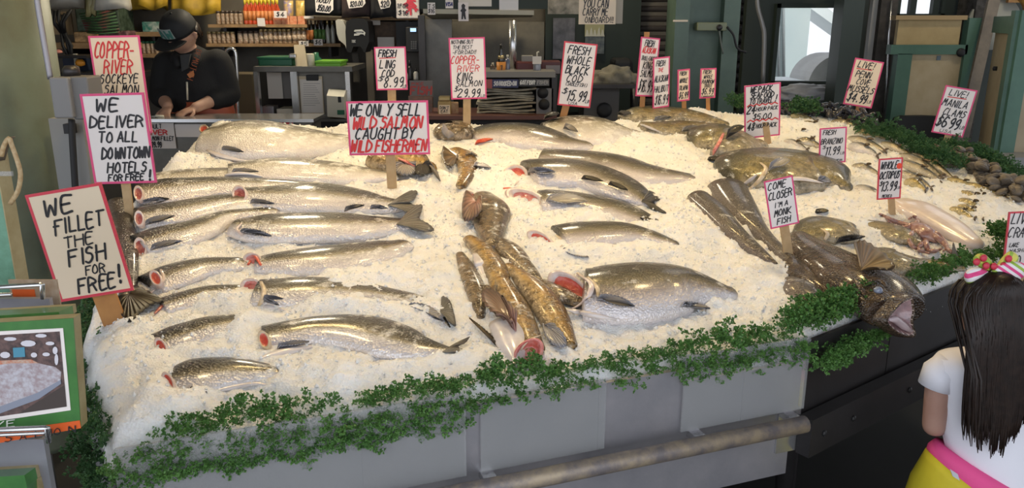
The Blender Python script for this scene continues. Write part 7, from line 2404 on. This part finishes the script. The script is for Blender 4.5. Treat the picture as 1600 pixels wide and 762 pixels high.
mb.prism([(X1, RY + .3, Z0), (X1, RY + .3, Z1), (X1 + .005, RY + .33, Z1 - .006), (X1 + .005, RY + .33, Z0)], (.002, 0, 0))
mb.build('gusset', M['box_tan'], bg_)
P = [at(x, y, RY + .29) for x, y in ((2, 244), (6, 228), (14, 216), (18, 226), (26, 248), (32, 272), (28, 298), (16, 318))]
MB().tube([tuple(q) for q in catmull([tuple(p) for p in P], 22)], .0042, 10).build('cord_handle', mat('tan_cord', (.36, .23, .10), .6, noise=(160, (.48, .36, .20), .5)), bg_)
pb('clear_clip', (-4, 268, 18, 275), RY + .285, .006, M['acrylic'], bg_)
pc_ = root('price_holder', 10, 300, RY + .28, 'dark paper twist at the top of the green gift bag', 'paper')
rings = [[at(x + dx, y, RY + .31) + Vector((0, dy, 0)) for dx, dy in ((-7, 0), (0, -.012), (6, 0), (0, .012))] for x, y in ((2, 250), (6, 236), (10, 224), (18, 214))]
MB().loft(rings).build('twist', mat('dark_twist', (.09, .07, .05), .6), pc_)

# ------------------------------------------------------------------ people
M['skin'] = mat('skin', (.52, .31, .22), .5, noise=(18, (.47, .26, .18), .3))
M['skin_child'] = mat('child_skin', (.40, .235, .18), .5, noise=(18, (.36, .20, .15), .3))
M['hoodie'] = mat('black_hoodie', (.010, .010, .011), .85, bump=(120, .3))
M['hair_brown'] = mat('dark_brown_hair', (.011, .0065, .005), .45, noise=(60, (.022, .0125, .009), .5), spec=.35)


def skin_chain(verts, edges, radii):
    """a chain of tapering rounded limbs between joints -> (verts, faces); fuse() melts them into one skin"""
    mb = MB()
    n = 18
    for i, j in edges:
        a, b = Vector(verts[i]), Vector(verts[j])
        ra, rb = [r_ if hasattr(r_, '__len__') else (r_, r_) for r_ in (radii[i], radii[j])]
        t = (b - a).normalized()
        u = Vector((1, 0, 0)) - t * t.x
        u = u.normalized() if u.length > .2 else t.cross(Vector((0, 1, 0))).normalized()
        w = t.cross(u).normalized()
        rings = []
        for k in range(5):
            th = math.pi / 2 * (k + .2) / 4.2
            rings.append((a - t * (min(ra) * math.cos(th)), ra[0] * math.sin(th), ra[1] * math.sin(th)))
        for k in range(1, 6):
            f = k / 6
            f2 = f * f * (3 - 2 * f)
            bulge = 1 + .06 * math.sin(math.pi * f)
            rings.append((a.lerp(b, f), (ra[0] * (1 - f2) + rb[0] * f2) * bulge, (ra[1] * (1 - f2) + rb[1] * f2) * bulge))
        for k in range(4, -1, -1):
            th = math.pi / 2 * (k + .2) / 4.2
            rings.append((b + t * (min(rb) * math.cos(th)), rb[0] * math.sin(th), rb[1] * math.sin(th)))
        mb.loft([[c + u * (p * math.cos(2 * math.pi * q / n)) + w * (r2 * math.sin(2 * math.pi * q / n)) for q in range(n)] for c, p, r2 in rings])
    return mb.v, mb.f


def fuse(name, mb, voxel, m, parent, smooth=4):
    """merge overlapping shells of a body into one continuous surface"""
    o = mb.build(name, None)
    md = o.modifiers.new('r', 'REMESH')
    md.mode = 'VOXEL'
    md.voxel_size = voxel
    md.use_smooth_shade = True
    s = o.modifiers.new('s', 'SMOOTH')
    s.factor = .5
    s.iterations = smooth
    dg = bpy.context.evaluated_depsgraph_get()
    em = bpy.data.meshes.new_from_object(o.evaluated_get(dg))
    old = o.data
    bpy.data.objects.remove(o)
    bpy.data.meshes.remove(old)
    for p in em.polygons: p.use_smooth = True
    em.name = name
    return link(name, em, m, parent)


def head_shape(mb, c, R, fwd, up, ears=True):
    """a face: brow, sockets, nose, mouth, chin, ears. R = half the head height"""
    bm = bmesh.new()
    bmesh.ops.create_icosphere(bm, subdivisions=5, radius=1)
    fwd = Vector(fwd).normalized()
    up = (Vector(up) - fwd * Vector(up).dot(fwd)).normalized()
    rt = fwd.cross(up)
    g = lambda x, y, z, cx, cz, w, h: math.exp(-(((x - cx) / w) ** 2 + ((z - cz) / h) ** 2)) if y > 0 else 0
    vs = []
    for v in bm.verts:
        x, y, z = v.co
        X, Y, Z = x * .70, y * .82, z
        if z < 0:
            X *= 1 - .32 * (-z) ** 1.4
            Y *= 1 - .12 * (-z)
            Y += .10 * (-z) * (1 if y > 0 else .0)
        Y += .20 * g(x, y, z, 0, -.12, .13, .17) + .07 * g(x, y, z, 0, .08, .10, .22)
        Y -= .08 * (g(x, y, z, .33, .06, .17, .10) + g(x, y, z, -.33, .06, .17, .10))
        Y += .05 * (g(x, y, z, .3, .2, .28, .07) + g(x, y, z, -.3, .2, .28, .07))
        Y += .06 * g(x, y, z, 0, -.44, .2, .05) - .04 * g(x, y, z, 0, -.49, .2, .02) + .05 * g(x, y, z, 0, -.54, .16, .05) + .07 * g(x, y, z, 0, -.82, .2, .14)
        vs.append(c + (rt * X + fwd * Y + up * Z) * R)
    bm.verts.index_update()
    fs = [tuple(q.index for q in f.verts) for f in bm.faces]
    bm.free()
    mb.add(vs, fs, True)
    for s in (-1, 1) if ears else ():
        e = c + rt * (s * .70 * R) - fwd * (.02 * R) - up * (.08 * R)
        mb.tube([e - up * .2 * R, e + rt * s * .07 * R - up * .1 * R, e + rt * s * .12 * R + up * .12 * R - fwd * .05 * R, e + up * .22 * R], [.05 * R, .09 * R, .11 * R, .05 * R], 10)


def hand_shape(mb, wrist, d, pn, side, L, curl=.35, spread=.12):
    """palm, four unequal bent fingers and a thumb; d: pointing, pn: back-of-hand normal, side: +1 thumb along d x pn"""
    d = Vector(d).normalized()
    pn = (Vector(pn) - d * Vector(pn).dot(d)).normalized()
    a = d.cross(pn) * side
    W = L * .42
    rings = []
    for f, w, h in ((-.08, .28, .15), (0, .32, .17), (.2, .44, .16), (.38, .46, .15), (.5, .43, .12)):
        c = wrist + d * (L * f)
        rings.append([c + a * (L * w / 2 * math.cos(t)) + pn * (L * h / 2 * math.sin(t)) for t in [2 * math.pi * k / 12 for k in range(12)]])
    mb.loft(rings)
    for i, (off, ln) in enumerate(((.155, .42), (.052, .47), (-.052, .44), (-.15, .34))):
        p = wrist + d * (L * .47) + a * (L * off)
        dr_ = (d + a * spread * off * 6).normalized()
        pts, q, ang = [p - dr_ * L * .05], p, 0
        for k, sg in enumerate((.46, .31, .23)):
            ang += curl * (.6 + .5 * k)
            q = q + (dr_ * math.cos(ang) - pn * math.sin(ang)) * (ln * L * sg)
            pts.append(q)
        mb.tube(pts, [L * .052, L * .05, L * .045, L * .034], 8)
    p = wrist + d * (L * .14) + a * (L * .16)
    t1 = p + (a * .75 + d * .6 - pn * .25).normalized() * (L * .20)
    t2 = t1 + (a * .35 + d * .9 - pn * .3).normalized() * (L * .16)
    t3 = t2 + (a * .05 + d * .95 - pn * .35).normalized() * (L * .12)
    mb.tube([p - a * L * .08, t1, t2, t3], [L * .075, L * .062, L * .054, L * .038], 8)


# --- the fishmonger
FY = 5.2
fm = thing('person', (at(300, 180, FY).x, FY, .12), 'man in a black hoodie and black cap looking down, working behind the cutting counter', 'person')
A3 = lambda x, y, dy=0.0: at(x, y, FY + dy)
hd = A3(282, 52, -.10)
HR = .128
fw, upv = Vector((-.28, -.72, -.55)), Vector((-.05, -.45, 1))
pelvis, waist, chest = A3(312, 215), A3(312, 170), A3(302, 118, -.02)
neckb, neckt = A3(296, 88, -.02), A3(288, 68, -.07)
shL, shR = A3(262, 100, -.02), A3(340, 98, -.02)
elL, elR = A3(252, 148, -.02), A3(357, 146, .0)
wrL, wrR = A3(262, 166, -.24), A3(306, 168, -.24)
body = MB()
lg = [Vector((pelvis.x - .10, FY, pelvis.z - .05)), Vector((pelvis.x - .11, FY - .02, .62)), Vector((pelvis.x - .11, FY + .03, .22)), Vector((pelvis.x - .11, FY - .1, .15))]
lr = [Vector((pelvis.x + .10, FY, pelvis.z - .05)), Vector((pelvis.x + .11, FY - .02, .62)), Vector((pelvis.x + .11, FY + .03, .22)), Vector((pelvis.x + .11, FY - .1, .15))]
V_ = [pelvis, waist, chest, neckb, neckt, hd, shL, elL, wrL, shR, elR, wrR] + lg + lr
E_ = [(0, 1), (1, 2), (2, 3), (3, 4), (4, 5), (2, 6), (6, 7), (7, 8), (2, 9), (9, 10), (10, 11), (0, 12), (12, 13), (13, 14), (14, 15), (0, 16), (16, 17), (17, 18), (18, 19)]
R_s = [(.16, .12), (.15, .11), (.16, .12), .065, .058, .07, .062, .046, .032, .062, .046, .032, .085, .065, .045, .04, .085, .065, .045, .04]
body.add(*skin_chain(V_, E_, R_s), True)
head_shape(body, hd, HR, fw, upv)
hand_shape(body, wrL, Vector((.1, -.75, -.35)), Vector((-.2, -.3, 1)), 1, .18, .45)
hand_shape(body, wrR, Vector((-.55, -.55, -.22)), Vector((-.2, -.4, 1)), -1, .18, .45)
fuse('body', body, .0065, M['skin'], fm, 3)
# clothing
hoodie = MB()
Vh = [waist + Vector((0, 0, -.05)), waist.lerp(chest, .5), chest, neckb + Vector((0, .02, -.01)), shL, elL, elL.lerp(wrL, .42), shR, elR, elR.lerp(wrR, .42)]
hoodie.add(*skin_chain(Vh, [(0, 1), (1, 2), (2, 3), (2, 4), (4, 5), (5, 6), (2, 7), (7, 8), (8, 9)], [(.19, .14), (.19, .14), (.19, .14), (.10, .09), .086, .076, .062, .088, .078, .064]), True)
fuse('hoodie', hoodie, .012, M['hoodie'], fm, 6)
mb = MB()
for s, x in ((-1, 275), (1, 306)):
    mb.tube([A3(292 + s * 14, 84, .04), A3(x, 92, -.13), A3(x - s * 4, 104, -.17)], [.03, .034, .02], 10)
mb.tube([A3(278, 82, .06), A3(296, 80, .12), A3(314, 84, .06)], [.03, .05, .03], 12)
mb.build('hood', M['hoodie'], fm)
MB().prism([A3(281, 86, -.165), A3(297, 84, -.165), A3(294, 106, -.19), A3(284, 112, -.19)], (0, .05, 0)).build('undershirt', mat('gray_tee', (.05, .05, .05), .8), fm)
mb = MB()
mb.tube([A3(292, 128, -.20), A3(293, 156, -.19)], .006, 8)
mb.build('pen', M['plastic_white'], fm)
mb = MB()
q0, q1 = A3(312, 78, -.175), A3(298, 124, -.20)
st, W = strokes('BEMUTCH')
xa = (q1 - q0).normalized()
ya = Vector((0, -1, .2)).cross(xa).normalized()
for pl in st:
    ribbon(mb, [(x / W, y / 9) for x, y in pl], .022, lambda x, y: q0.lerp(q1, x) + ya * ((y - .5) * .036) + Vector((0, -.012, 0)))
mb.build('orange_lettering', mat('orange_print', (.40, .085, .02), .6), fm)
MB().prism([A3(292, 116, -.215), A3(302, 110, -.215), A3(303, 119, -.215), A3(296, 122, -.215)], (0, .004, 0)).build('orange_badge', mat('orange_badge', (.58, .20, .06), .6), fm)
apron = MB()
rings = []
for y, w in ((156, 42), (172, 47), (190, 50), (260, 54), (330, 56)):
    c = A3(315, y)
    rings.append([c + Vector((w * .0043 * math.cos(t) * 1.03, .155 * math.sin(t), 0)) for t in [2 * math.pi * k / 24 for k in range(24)]])
apron.loft(rings)
apron.build('apron', mat('orange_apron', (.40, .085, .035), .5), fm)
tr_ = MB()
for c in (lg, lr):
    tr_.tube([c[0], c[1], c[2] + Vector((0, 0, .0))], [.105, .085, .07], 14)
tr_.build('trousers', M['black'], fm)
sh_ = MB()
for c in (lg, lr):
    sh_.loft([[c[3] + Vector((x * .05, .12 - f * .28, -.03 + z)) for x, z in ((-1, 0), (1, 0), (.8, .06 + .03 * (1 - f)), (-.8, .06 + .03 * (1 - f)))] for f in (0, .3, .7, 1)])
sh_.build('boots', M['rubber'], fm)
# cap, hair, brows
fwn = fw.normalized()
upn = (upv - fwn * upv.dot(fwn)).normalized()
rtn = fwn.cross(upn)
cap = MB()
rings = []
for k in range(9):
    a = math.pi / 2 * k / 8.02
    rr_, zz = math.cos(a) ** .7, math.sin(a)
    rings.append([hd + (rtn * (.82 * rr_ * math.cos(t)) + fwn * (.93 * rr_ * math.sin(t) - .03) + upn * (.18 + .92 * zz)) * HR for t in [2 * math.pi * j / 24 for j in range(24)]])
cap.loft(rings)
cp_ = cap.build('cap', mat('black_cap', (.010, .011, .013), .7), fm)
brim = MB()
top, bot = [], []
for j in range(13):
    t = math.pi * (j / 12)
    x, y = math.cos(t), math.sin(t)
    top.append(hd + (rtn * (.80 * x) + fwn * (.62 + 1.0 * y) + upn * (.22 - .10 * x * x)) * HR)
brim.prism(top, -upn * .006)
brim.build('brim', cp_.data.materials[0], cp_)
MB().lathe(hd + upn * (1.1 * HR) - fwn * .03 * HR, [(.008, 0), (.007, .004), (.001, .007)], 10, upn).build('button', cp_.data.materials[0], cp_)
mb = MB()
cpatch = lambda x, z, o=.0: hd + (rtn * (x * .72) + fwn * (.93 * math.sqrt(max(.02, 1 - (x * .8) ** 2 - (max(0, z - .2) * .55) ** 2)) - .02 + o) + upn * z) * HR
N = 8
for (x0, x1, z0, z1, sl) in ((-.62, .42, .36, .86, .12),):
    vs = [cpatch(x0 + (x1 - x0) * i / N + sl * j / 4, z0 + (z1 - z0) * j / 4, .05) for j in range(5) for i in range(N + 1)]
    fs = [(j * (N + 1) + i, j * (N + 1) + i + 1, (j + 1) * (N + 1) + i + 1, (j + 1) * (N + 1) + i) for j in range(4) for i in range(N)]
    mb.add(vs, fs, True)
mb.build('cap_patch', mat('white_patch', (.34, .38, .36), .6), cp_)
mb = MB()
st, W = strokes('WA')
for pl in st:
    ribbon(mb, [(x / W, y / 9) for x, y in pl], .16, lambda x, y: cpatch(-.54 + .86 * x + .10 * y, .41 + .38 * y, .075))
mb.build('teal_lettering', mat('teal_thread', (.06, .20, .17), .6), cp_)
hair = MB()
r = random.Random(8)
for k in range(70):
    t = math.pi * (1.08 + .84 * k / 69)
    x, y = math.cos(t), math.sin(t)
    p = hd + (rtn * (.76 * x) + fwn * (.86 * y) + upn * .24) * HR
    q = p + (rtn * (.06 * x) + fwn * (.10 * y) - upn * r.uniform(.45, .72)) * HR
    hair.tube([p, p.lerp(q, .5) + (rtn * x + fwn * y) * .05 * HR, q], [.009, .009, .003], 6)
hair.build('hair', M['hair_brown'], fm)
kn = thing('fillet_knife', A3(248, 184, -.40), 'small pale handled knife in the fishmonger left hand', 'knife')
MB().tube([A3(243, 181, -.40), A3(256, 182, -.39)], .008, 8).build('handle', M['plastic_white'], kn)
MB().prism([A3(232, 182, -.41), A3(243, 180, -.40), A3(243, 183, -.40)], (0, .002, 0)).build('blade', M['steel_bright'], kn)

# --- the girl with the bow
GY = 1.80
B3 = lambda x, y, dy=0.0: at(x, y, GY + dy)
gl_ = thing('person', (B3(1520, 700).x, GY, 0), 'girl seen from behind with long dark brown hair, striped bow, white shirt and yellow shorts', 'person')
hd = B3(1546, 486, .0)
HR = .092
body = MB()
pel, wst, cst = B3(1512, 770), B3(1535, 690), B3(1535, 610)
nb, ntp = B3(1542, 556), B3(1545, 530)
sl, sr = B3(1470, 578), B3(1598, 584)
el_, er = B3(1459, 664, .0), B3(1618, 680, .0)
wl, wr = B3(1490, 665, .22), B3(1600, 650, .24)
lfx = [Vector((pel.x - .055, GY, pel.z - .04)), Vector((pel.x - .06, GY - .0, .30)), Vector((pel.x - .06, GY + .01, .06)), Vector((pel.x - .06, GY + .09, .035))]
rgx = [Vector((pel.x + .055, GY, pel.z - .04)), Vector((pel.x + .06, GY - .0, .30)), Vector((pel.x + .06, GY + .01, .06)), Vector((pel.x + .06, GY + .09, .035))]
V_ = [pel, wst, cst, nb, ntp, hd, sl, el_, wl, sr, er, wr] + lfx + rgx
body.add(*skin_chain(V_, E_, [(.085, .062), (.066, .052), (.072, .052), .034, .034, .05, .030, .027, .020, .036, .028, .020, .058, .042, .03, .026, .058, .042, .03, .026]), True)
head_shape(body, hd, HR, Vector((.1, 1, -.15)), Vector((0, .1, 1)), False)
hand_shape(body, wl, Vector((.2, .9, .1)), Vector((0, -.1, 1)), 1, .12, .3)
hand_shape(body, wr, Vector((-.2, .9, .1)), Vector((0, -.1, 1)), -1, .12, .3)
fuse('body', body, .005, M['skin_child'], gl_, 3)
# shirt
M['shirt'] = mat('white_shirt', (.74, .74, .80), .75, bump=(14, .5))
shirt = MB()
rings = []
for (y, x0, x1, dz) in ((548, 1520, 1566, .55), (552, 1490, 1588, .62), (558, 1466, 1604, .62), (570, 1456, 1614, .6), (588, 1456, 1616, .6), (612, 1464, 1612, .6), (640, 1469, 1606, .62), (670, 1472, 1604, .64), (700, 1478, 1610, .66), (735, 1486, 1622, .68), (775, 1495, 1632, .7)):
    c = B3((x0 + x1) / 2, y)
    hw = (B3(x1, y).x - B3(x0, y).x) / 2
    ring = []
    for j in range(40):
        t = 2 * math.pi * j / 40
        fold = 1 + (.022 * math.sin(t * 7 + y * .06) + .014 * math.sin(t * 13 - y * .11)) * min(1, max(0, (y - 560) / 60))
        ring.append(c + Vector((hw * math.cos(t) * fold, hw * dz * math.sin(t) * fold, -.25 * hw * math.cos(t) * max(0, (y - 680) / 95))))
    rings.append(ring)
shirt.loft(rings)
shirt.build('shirt', M['shirt'], gl_)
for nm, (a, b, m_) in (('left', (B3(1486, 568), B3(1461, 604), B3(1470, 582))), ('right', (B3(1590, 572), B3(1618, 622), B3(1606, 596)))):
    MB().tube([a, m_, b], [.036, .043, .040], 18).build('sleeve', M['shirt'], gl_)
# shorts: pink waistband folded over yellow cloth, both slanting
def slant_ring(xl, yl, xr_, yr, dep, n=36, wob=0.0):
    a, b = B3(xl, yl), B3(xr_, yr)
    c = (a + b) / 2
    h = (b - a) / 2
    return [c + h * (math.cos(t) * (1 + wob * math.sin(5 * t))) + Vector((0, dep * math.sin(t), 0)) for t in [2 * math.pi * j / n for j in range(n)]]


mb = MB()
mb.loft([slant_ring(1466, 690, 1604, 765, .080), slant_ring(1455, 700, 1622, 788, .098), slant_ring(1450, 716, 1630, 850, .108)])
mb.build('waistband', mat('pink_cloth', (.72, .07, .25), .7, bump=(60, .3)), gl_)
mb = MB()
mb.loft([slant_ring(1452, 706, 1626, 830, .104), slant_ring(1446, 718, 1632, 850, .114), slant_ring(1430, 750, 1634, 880, .122, wob=.02), slant_ring(1418, 790, 1640, 905, .128, wob=.03), slant_ring(1410, 850, 1640, 950, .125, wob=.03)])
mb.build('shorts', mat('yellow_cloth', (.60, .50, .02), .7, noise=(9, (.52, .42, .015), .4)), gl_)
p = B3(1491, 742, -.112)
MB().prism([B3(1484, 732, -.108), B3(1496, 740, -.112), B3(1499, 750, -.113), B3(1488, 743, -.109)], (0, -.002, 0)).build('care_tag', mat('gray_tag', (.50, .50, .54), .6), gl_)
mb = MB()
for c in (lfx, rgx):
    mb.loft([[c[3] + Vector((x * .034, -.10 + f * .17, -.03 + z)) for x, z in ((-1, 0), (1, 0), (.8, .05 + .02 * (1 - f)), (-.8, .05 + .02 * (1 - f)))] for f in (0, .3, .7, 1)])
mb.build('shoes', M['rubber'], gl_)
# hair
LV = [(416, 1546, 6, 6), (424, 1546, 24, 22), (440, 1545, 47, 44), (465, 1544, 55, 53), (500, 1542, 58, 54), (540, 1539, 59, 54), (580, 1537, 59, 51), (620, 1536, 58, 46), (655, 1532, 54, 38), (692, 1526, 38, 28)]
LVc = catmull(LV, 60)


def hair_pt(f, s, dth):
    """f 0..1 down, s -1..1 across, dth: distance from the head middle towards the viewer"""
    k = min(int(f * 59), 58)
    u = f * 59 - k
    y, cx, wl_, wr_ = [LVc[k][i] * (1 - u) + LVc[k + 1][i] * u for i in range(4)]
    return B3(cx + (wl_ if s < 0 else wr_) * s, y, 0) + Vector((0, -dth, 0))


hair = MB()
rings = []
for i in range(20):
    f = i / 19 * .80
    ring = []
    for j in range(32):
        t = 2 * math.pi * j / 32
        dep = .092 * min(1, .35 + f * 5)
        b_ = min(1, max(0, (f - .30) / .14))
        d0 = dep * max(math.sin(t), -.75 if f < .3 else -.1)
        d1 = .086 + .014 * math.sin(t)
        q_ = hair_pt(f, .97 * math.cos(t), d0 * (1 - b_) + d1 * b_)
        q_.z -= .55 * max(0, -d0) * (1 - b_)
        ring.append(q_)
    rings.append(ring)
hair.loft(rings)
r = random.Random(12)
for k in range(420):
    s = r.uniform(-1, 1)
    end = min(1, .83 + .17 * r.uniform(.1, 1.0) * (1 - .6 * abs(s + .2)) - (.10 * max(0, s)) - .05 * abs(math.sin(s * 9)))
    n = 12
    ph_, am = r.uniform(0, 6.28), r.uniform(.003, .05)
    pts, rad = [], []
    for i in range(n):
        f = .02 + (end - .02) * i / (n - 1)
        dep = .094 * min(1, .35 + f * 5)
        b_ = min(1, max(0, (f - .30) / .14))
        hs_ = math.sqrt(max(.0, 1 - min(1, s * s)))
        ss = s * (1 + .05 * math.sin(ph_ + f * 9)) + am * math.sin(ph_ + f * 7)
        ss = max(-1.06, min(1.06, ss))
        pts.append(hair_pt(f, ss, dep * hs_ * (1 - b_) + (.088 + .015 * hs_) * b_ + .002 * r.random()))
        rad.append(.0036 * (1 - .75 * max(0, (i - 7) / 4.0)))
    hair.tube(pts, rad, 5)
for (s0, e) in ((-1.0, .9), (.95, .84)):
    for k in range(6):
        pts = [hair_pt(.2 + (e - .2) * i / 9, s0 * (1 + .02 * k) + .03 * math.sin(i + k), .03 * (k % 3) + .09 * min(1, max(0, (i - 2) / 3))) for i in range(10)]
        hair.tube(pts, [.003] * 8 + [.002, .0008], 5)
hair.build('hair', M['hair_brown'], gl_)
# bow: striped loops and a dotted green ribbon
def stripe_mat(name, cols, scale, dirv):
    m = mat(name, cols[0], .6)
    nt = m.node_tree
    tc = nt.nodes.new('ShaderNodeTexCoord')
    dt = nt.nodes.new('ShaderNodeVectorMath')
    dt.operation = 'DOT_PRODUCT'
    dt.inputs[1].default_value = dirv
    nt.links.new(tc.outputs['Object'], dt.inputs[0])
    mu = nt.nodes.new('ShaderNodeMath')
    mu.operation = 'MULTIPLY'
    mu.inputs[1].default_value = scale
    nt.links.new(dt.outputs['Value'], mu.inputs[0])
    fr_ = nt.nodes.new('ShaderNodeMath')
    fr_.operation = 'FRACT'
    nt.links.new(mu.outputs[0], fr_.inputs[0])
    cr = nt.nodes.new('ShaderNodeValToRGB')
    cr.color_ramp.interpolation = 'CONSTANT'
    el = cr.color_ramp.elements
    while len(el) < len(cols): el.new(.5)
    for i, c in enumerate(cols):
        el[i].position = i / len(cols)
        el[i].color = (*c, 1)
    nt.links.new(fr_.outputs[0], cr.inputs['Fac'])
    nt.links.new(cr.outputs['Color'], nt.nodes['Principled BSDF'].inputs['Base Color'])
    return m


WH, PK, GN, YL = (.78, .74, .74), (.70, .06, .22), (.30, .45, .06), (.62, .58, .10)
bowm = stripe_mat('striped_ribbon', [WH, PK, WH, GN, WH, PK], 26, (.55, 0, .85))
bow2 = stripe_mat('striped_ribbon_left', [WH, PK, WH, GN], 22, (-.3, 0, .95))


def lobe(name, outline, m, dep, base=-.02):
    """puffed ribbon loop following a photo outline"""
    P = catmull(outline + [outline[0]], 29)[:-1]
    cx, cy = sum(p[0] for p in P) / 28, sum(p[1] for p in P) / 28
    rings = []
    for f, z in ((1.0, .0), (.93, .6), (.7, .95), (.35, 1.0), (.05, .9)):
        rings.append([B3(cx + (x - cx) * f, cy + (y - cy) * f, base - dep * z) for x, y in P])
    back = [[B3(cx + (x - cx) * f, cy + (y - cy) * f, base + dep * z) for x, y in P] for f, z in ((.05, .6), (.6, .6), (.95, .3))]
    mb = MB()
    mb.loft(back + rings)
    return mb.build(name, m, gl_)


lobe('bow_loop', [(1546, 424), (1530, 417), (1512, 421), (1506, 433), (1514, 444), (1532, 437)], bow2, .022)
lobe('bow_loop', [(1546, 424), (1560, 412), (1582, 407), (1606, 415), (1600, 432), (1576, 443), (1556, 437)], bowm, .024)
lobe('ribbon', [(1546, 424), (1530, 417), (1520, 404), (1532, 395), (1545, 402), (1553, 416)], stripe_mat('green_ribbon', [GN, YL, GN], 40, (.8, 0, .6)), .014)
lobe('ribbon', [(1552, 424), (1562, 406), (1578, 392), (1592, 402), (1582, 418), (1564, 424)], stripe_mat('green_ribbon_right', [YL, GN, YL], 40, (.8, 0, -.6)), .014)
for (x, y) in ((1526, 409), (1537, 403), (1553, 416), (1576, 404), (1568, 415), (1541, 415)):
    MB().lathe(B3(x, y, -.038), [(.001, .004), (.007, .003), (.009, 0)][::-1], 9, (0, -1, .2)).build('red_dot', mat('red_dot', (.55, .03, .06), .5), gl_)

# --- second onlooker, mostly past the right edge
PY = 1.98
D3 = lambda x, y, dy=0.0: at(x, y, PY + dy)
p2 = thing('person', (D3(1665, 700).x, PY, 0), 'dark haired person in a gray top, just showing at the right edge behind the girl', 'person')
hd = D3(1652, 480)
body = MB()
pel, wst, cst = D3(1680, 760), D3(1680, 690), D3(1680, 620)
nb, ntp = D3(1664, 570), D3(1656, 545)
lf2 = [Vector((pel.x - .07, PY, pel.z - .04)), Vector((pel.x - .07, PY, .32)), Vector((pel.x - .07, PY + .01, .06)), Vector((pel.x - .07, PY + .09, .035))]
rg2 = [Vector((pel.x + .07, PY, pel.z - .04)), Vector((pel.x + .07, PY, .32)), Vector((pel.x + .07, PY + .01, .06)), Vector((pel.x + .07, PY + .09, .035))]
V_ = [pel, wst, cst, nb, ntp, hd, D3(1618, 590), D3(1608, 670), D3(1600, 650, .25), D3(1740, 590), D3(1750, 670), D3(1740, 650, .25)] + lf2 + rg2
body.add(*skin_chain(V_, E_, [(.12, .09), (.11, .085), (.115, .085), .042, .04, .055, .042, .032, .024, .042, .032, .024, .062, .046, .034, .03, .062, .046, .034, .03]), True)
head_shape(body, hd, .108, Vector((-.35, .9, -.1)), Vector((0, 0, 1)))
hand_shape(body, V_[8], Vector((0, 1, 0)), Vector((0, 0, 1)), 1, .14, .3)
hand_shape(body, V_[11], Vector((0, 1, 0)), Vector((0, 0, 1)), -1, .14, .3)
fuse('body', body, .007, M['skin'], p2, 3)
tp = MB()
Vt = [wst + Vector((0, 0, -.12)), wst, cst, nb, V_[6], V_[6].lerp(V_[7], .6), V_[9], V_[9].lerp(V_[10], .6)]
tp.add(*skin_chain(Vt, [(0, 1), (1, 2), (2, 3), (2, 4), (4, 5), (2, 6), (6, 7)], [(.135, .10), (.13, .10), (.13, .10), .055, .055, .047, .055, .047]), True)
fuse('top', tp, .012, mat('gray_top', (.09, .09, .11), .8), p2, 6)
hair = MB()
r = random.Random(3)
bm = bmesh.new()
bmesh.ops.create_uvsphere(bm, u_segments=24, v_segments=16, radius=1)
bmesh.ops.delete(bm, geom=[v for v in bm.verts if v.co.z < -.35 or (v.co.y > .55 and v.co.z < .35)], context='VERTS')
bm.verts.index_update()
hair.add([hd + Vector((v.co.x * .089, v.co.y * .104, v.co.z * .118 + .006)) for v in bm.verts], [tuple(q.index for q in f.verts) for f in bm.faces], True)
bm.free()
for k in range(150):
    t = math.pi * (1.0 + r.random()) + .25 * r.uniform(-1, 1)
    p = hd + Vector((.086 * math.cos(t), .10 * math.sin(t), .02))
    q = p + Vector((.02 * math.cos(t), .012 * math.sin(t), -r.uniform(.10, .16)))
    hair.tube([p, p.lerp(q, .5) + Vector((.012 * math.cos(t), .012 * math.sin(t), 0)), q], [.006, .006, .002], 5)
hair.build('hair', M['hair_brown'], p2)
mb = MB()
for c in (lf2, rg2):
    mb.tube([c[0] + Vector((0, 0, .1)), c[1], c[2]], [.10, .06, .045], 12)
mb.build('trousers', M['black'], p2)
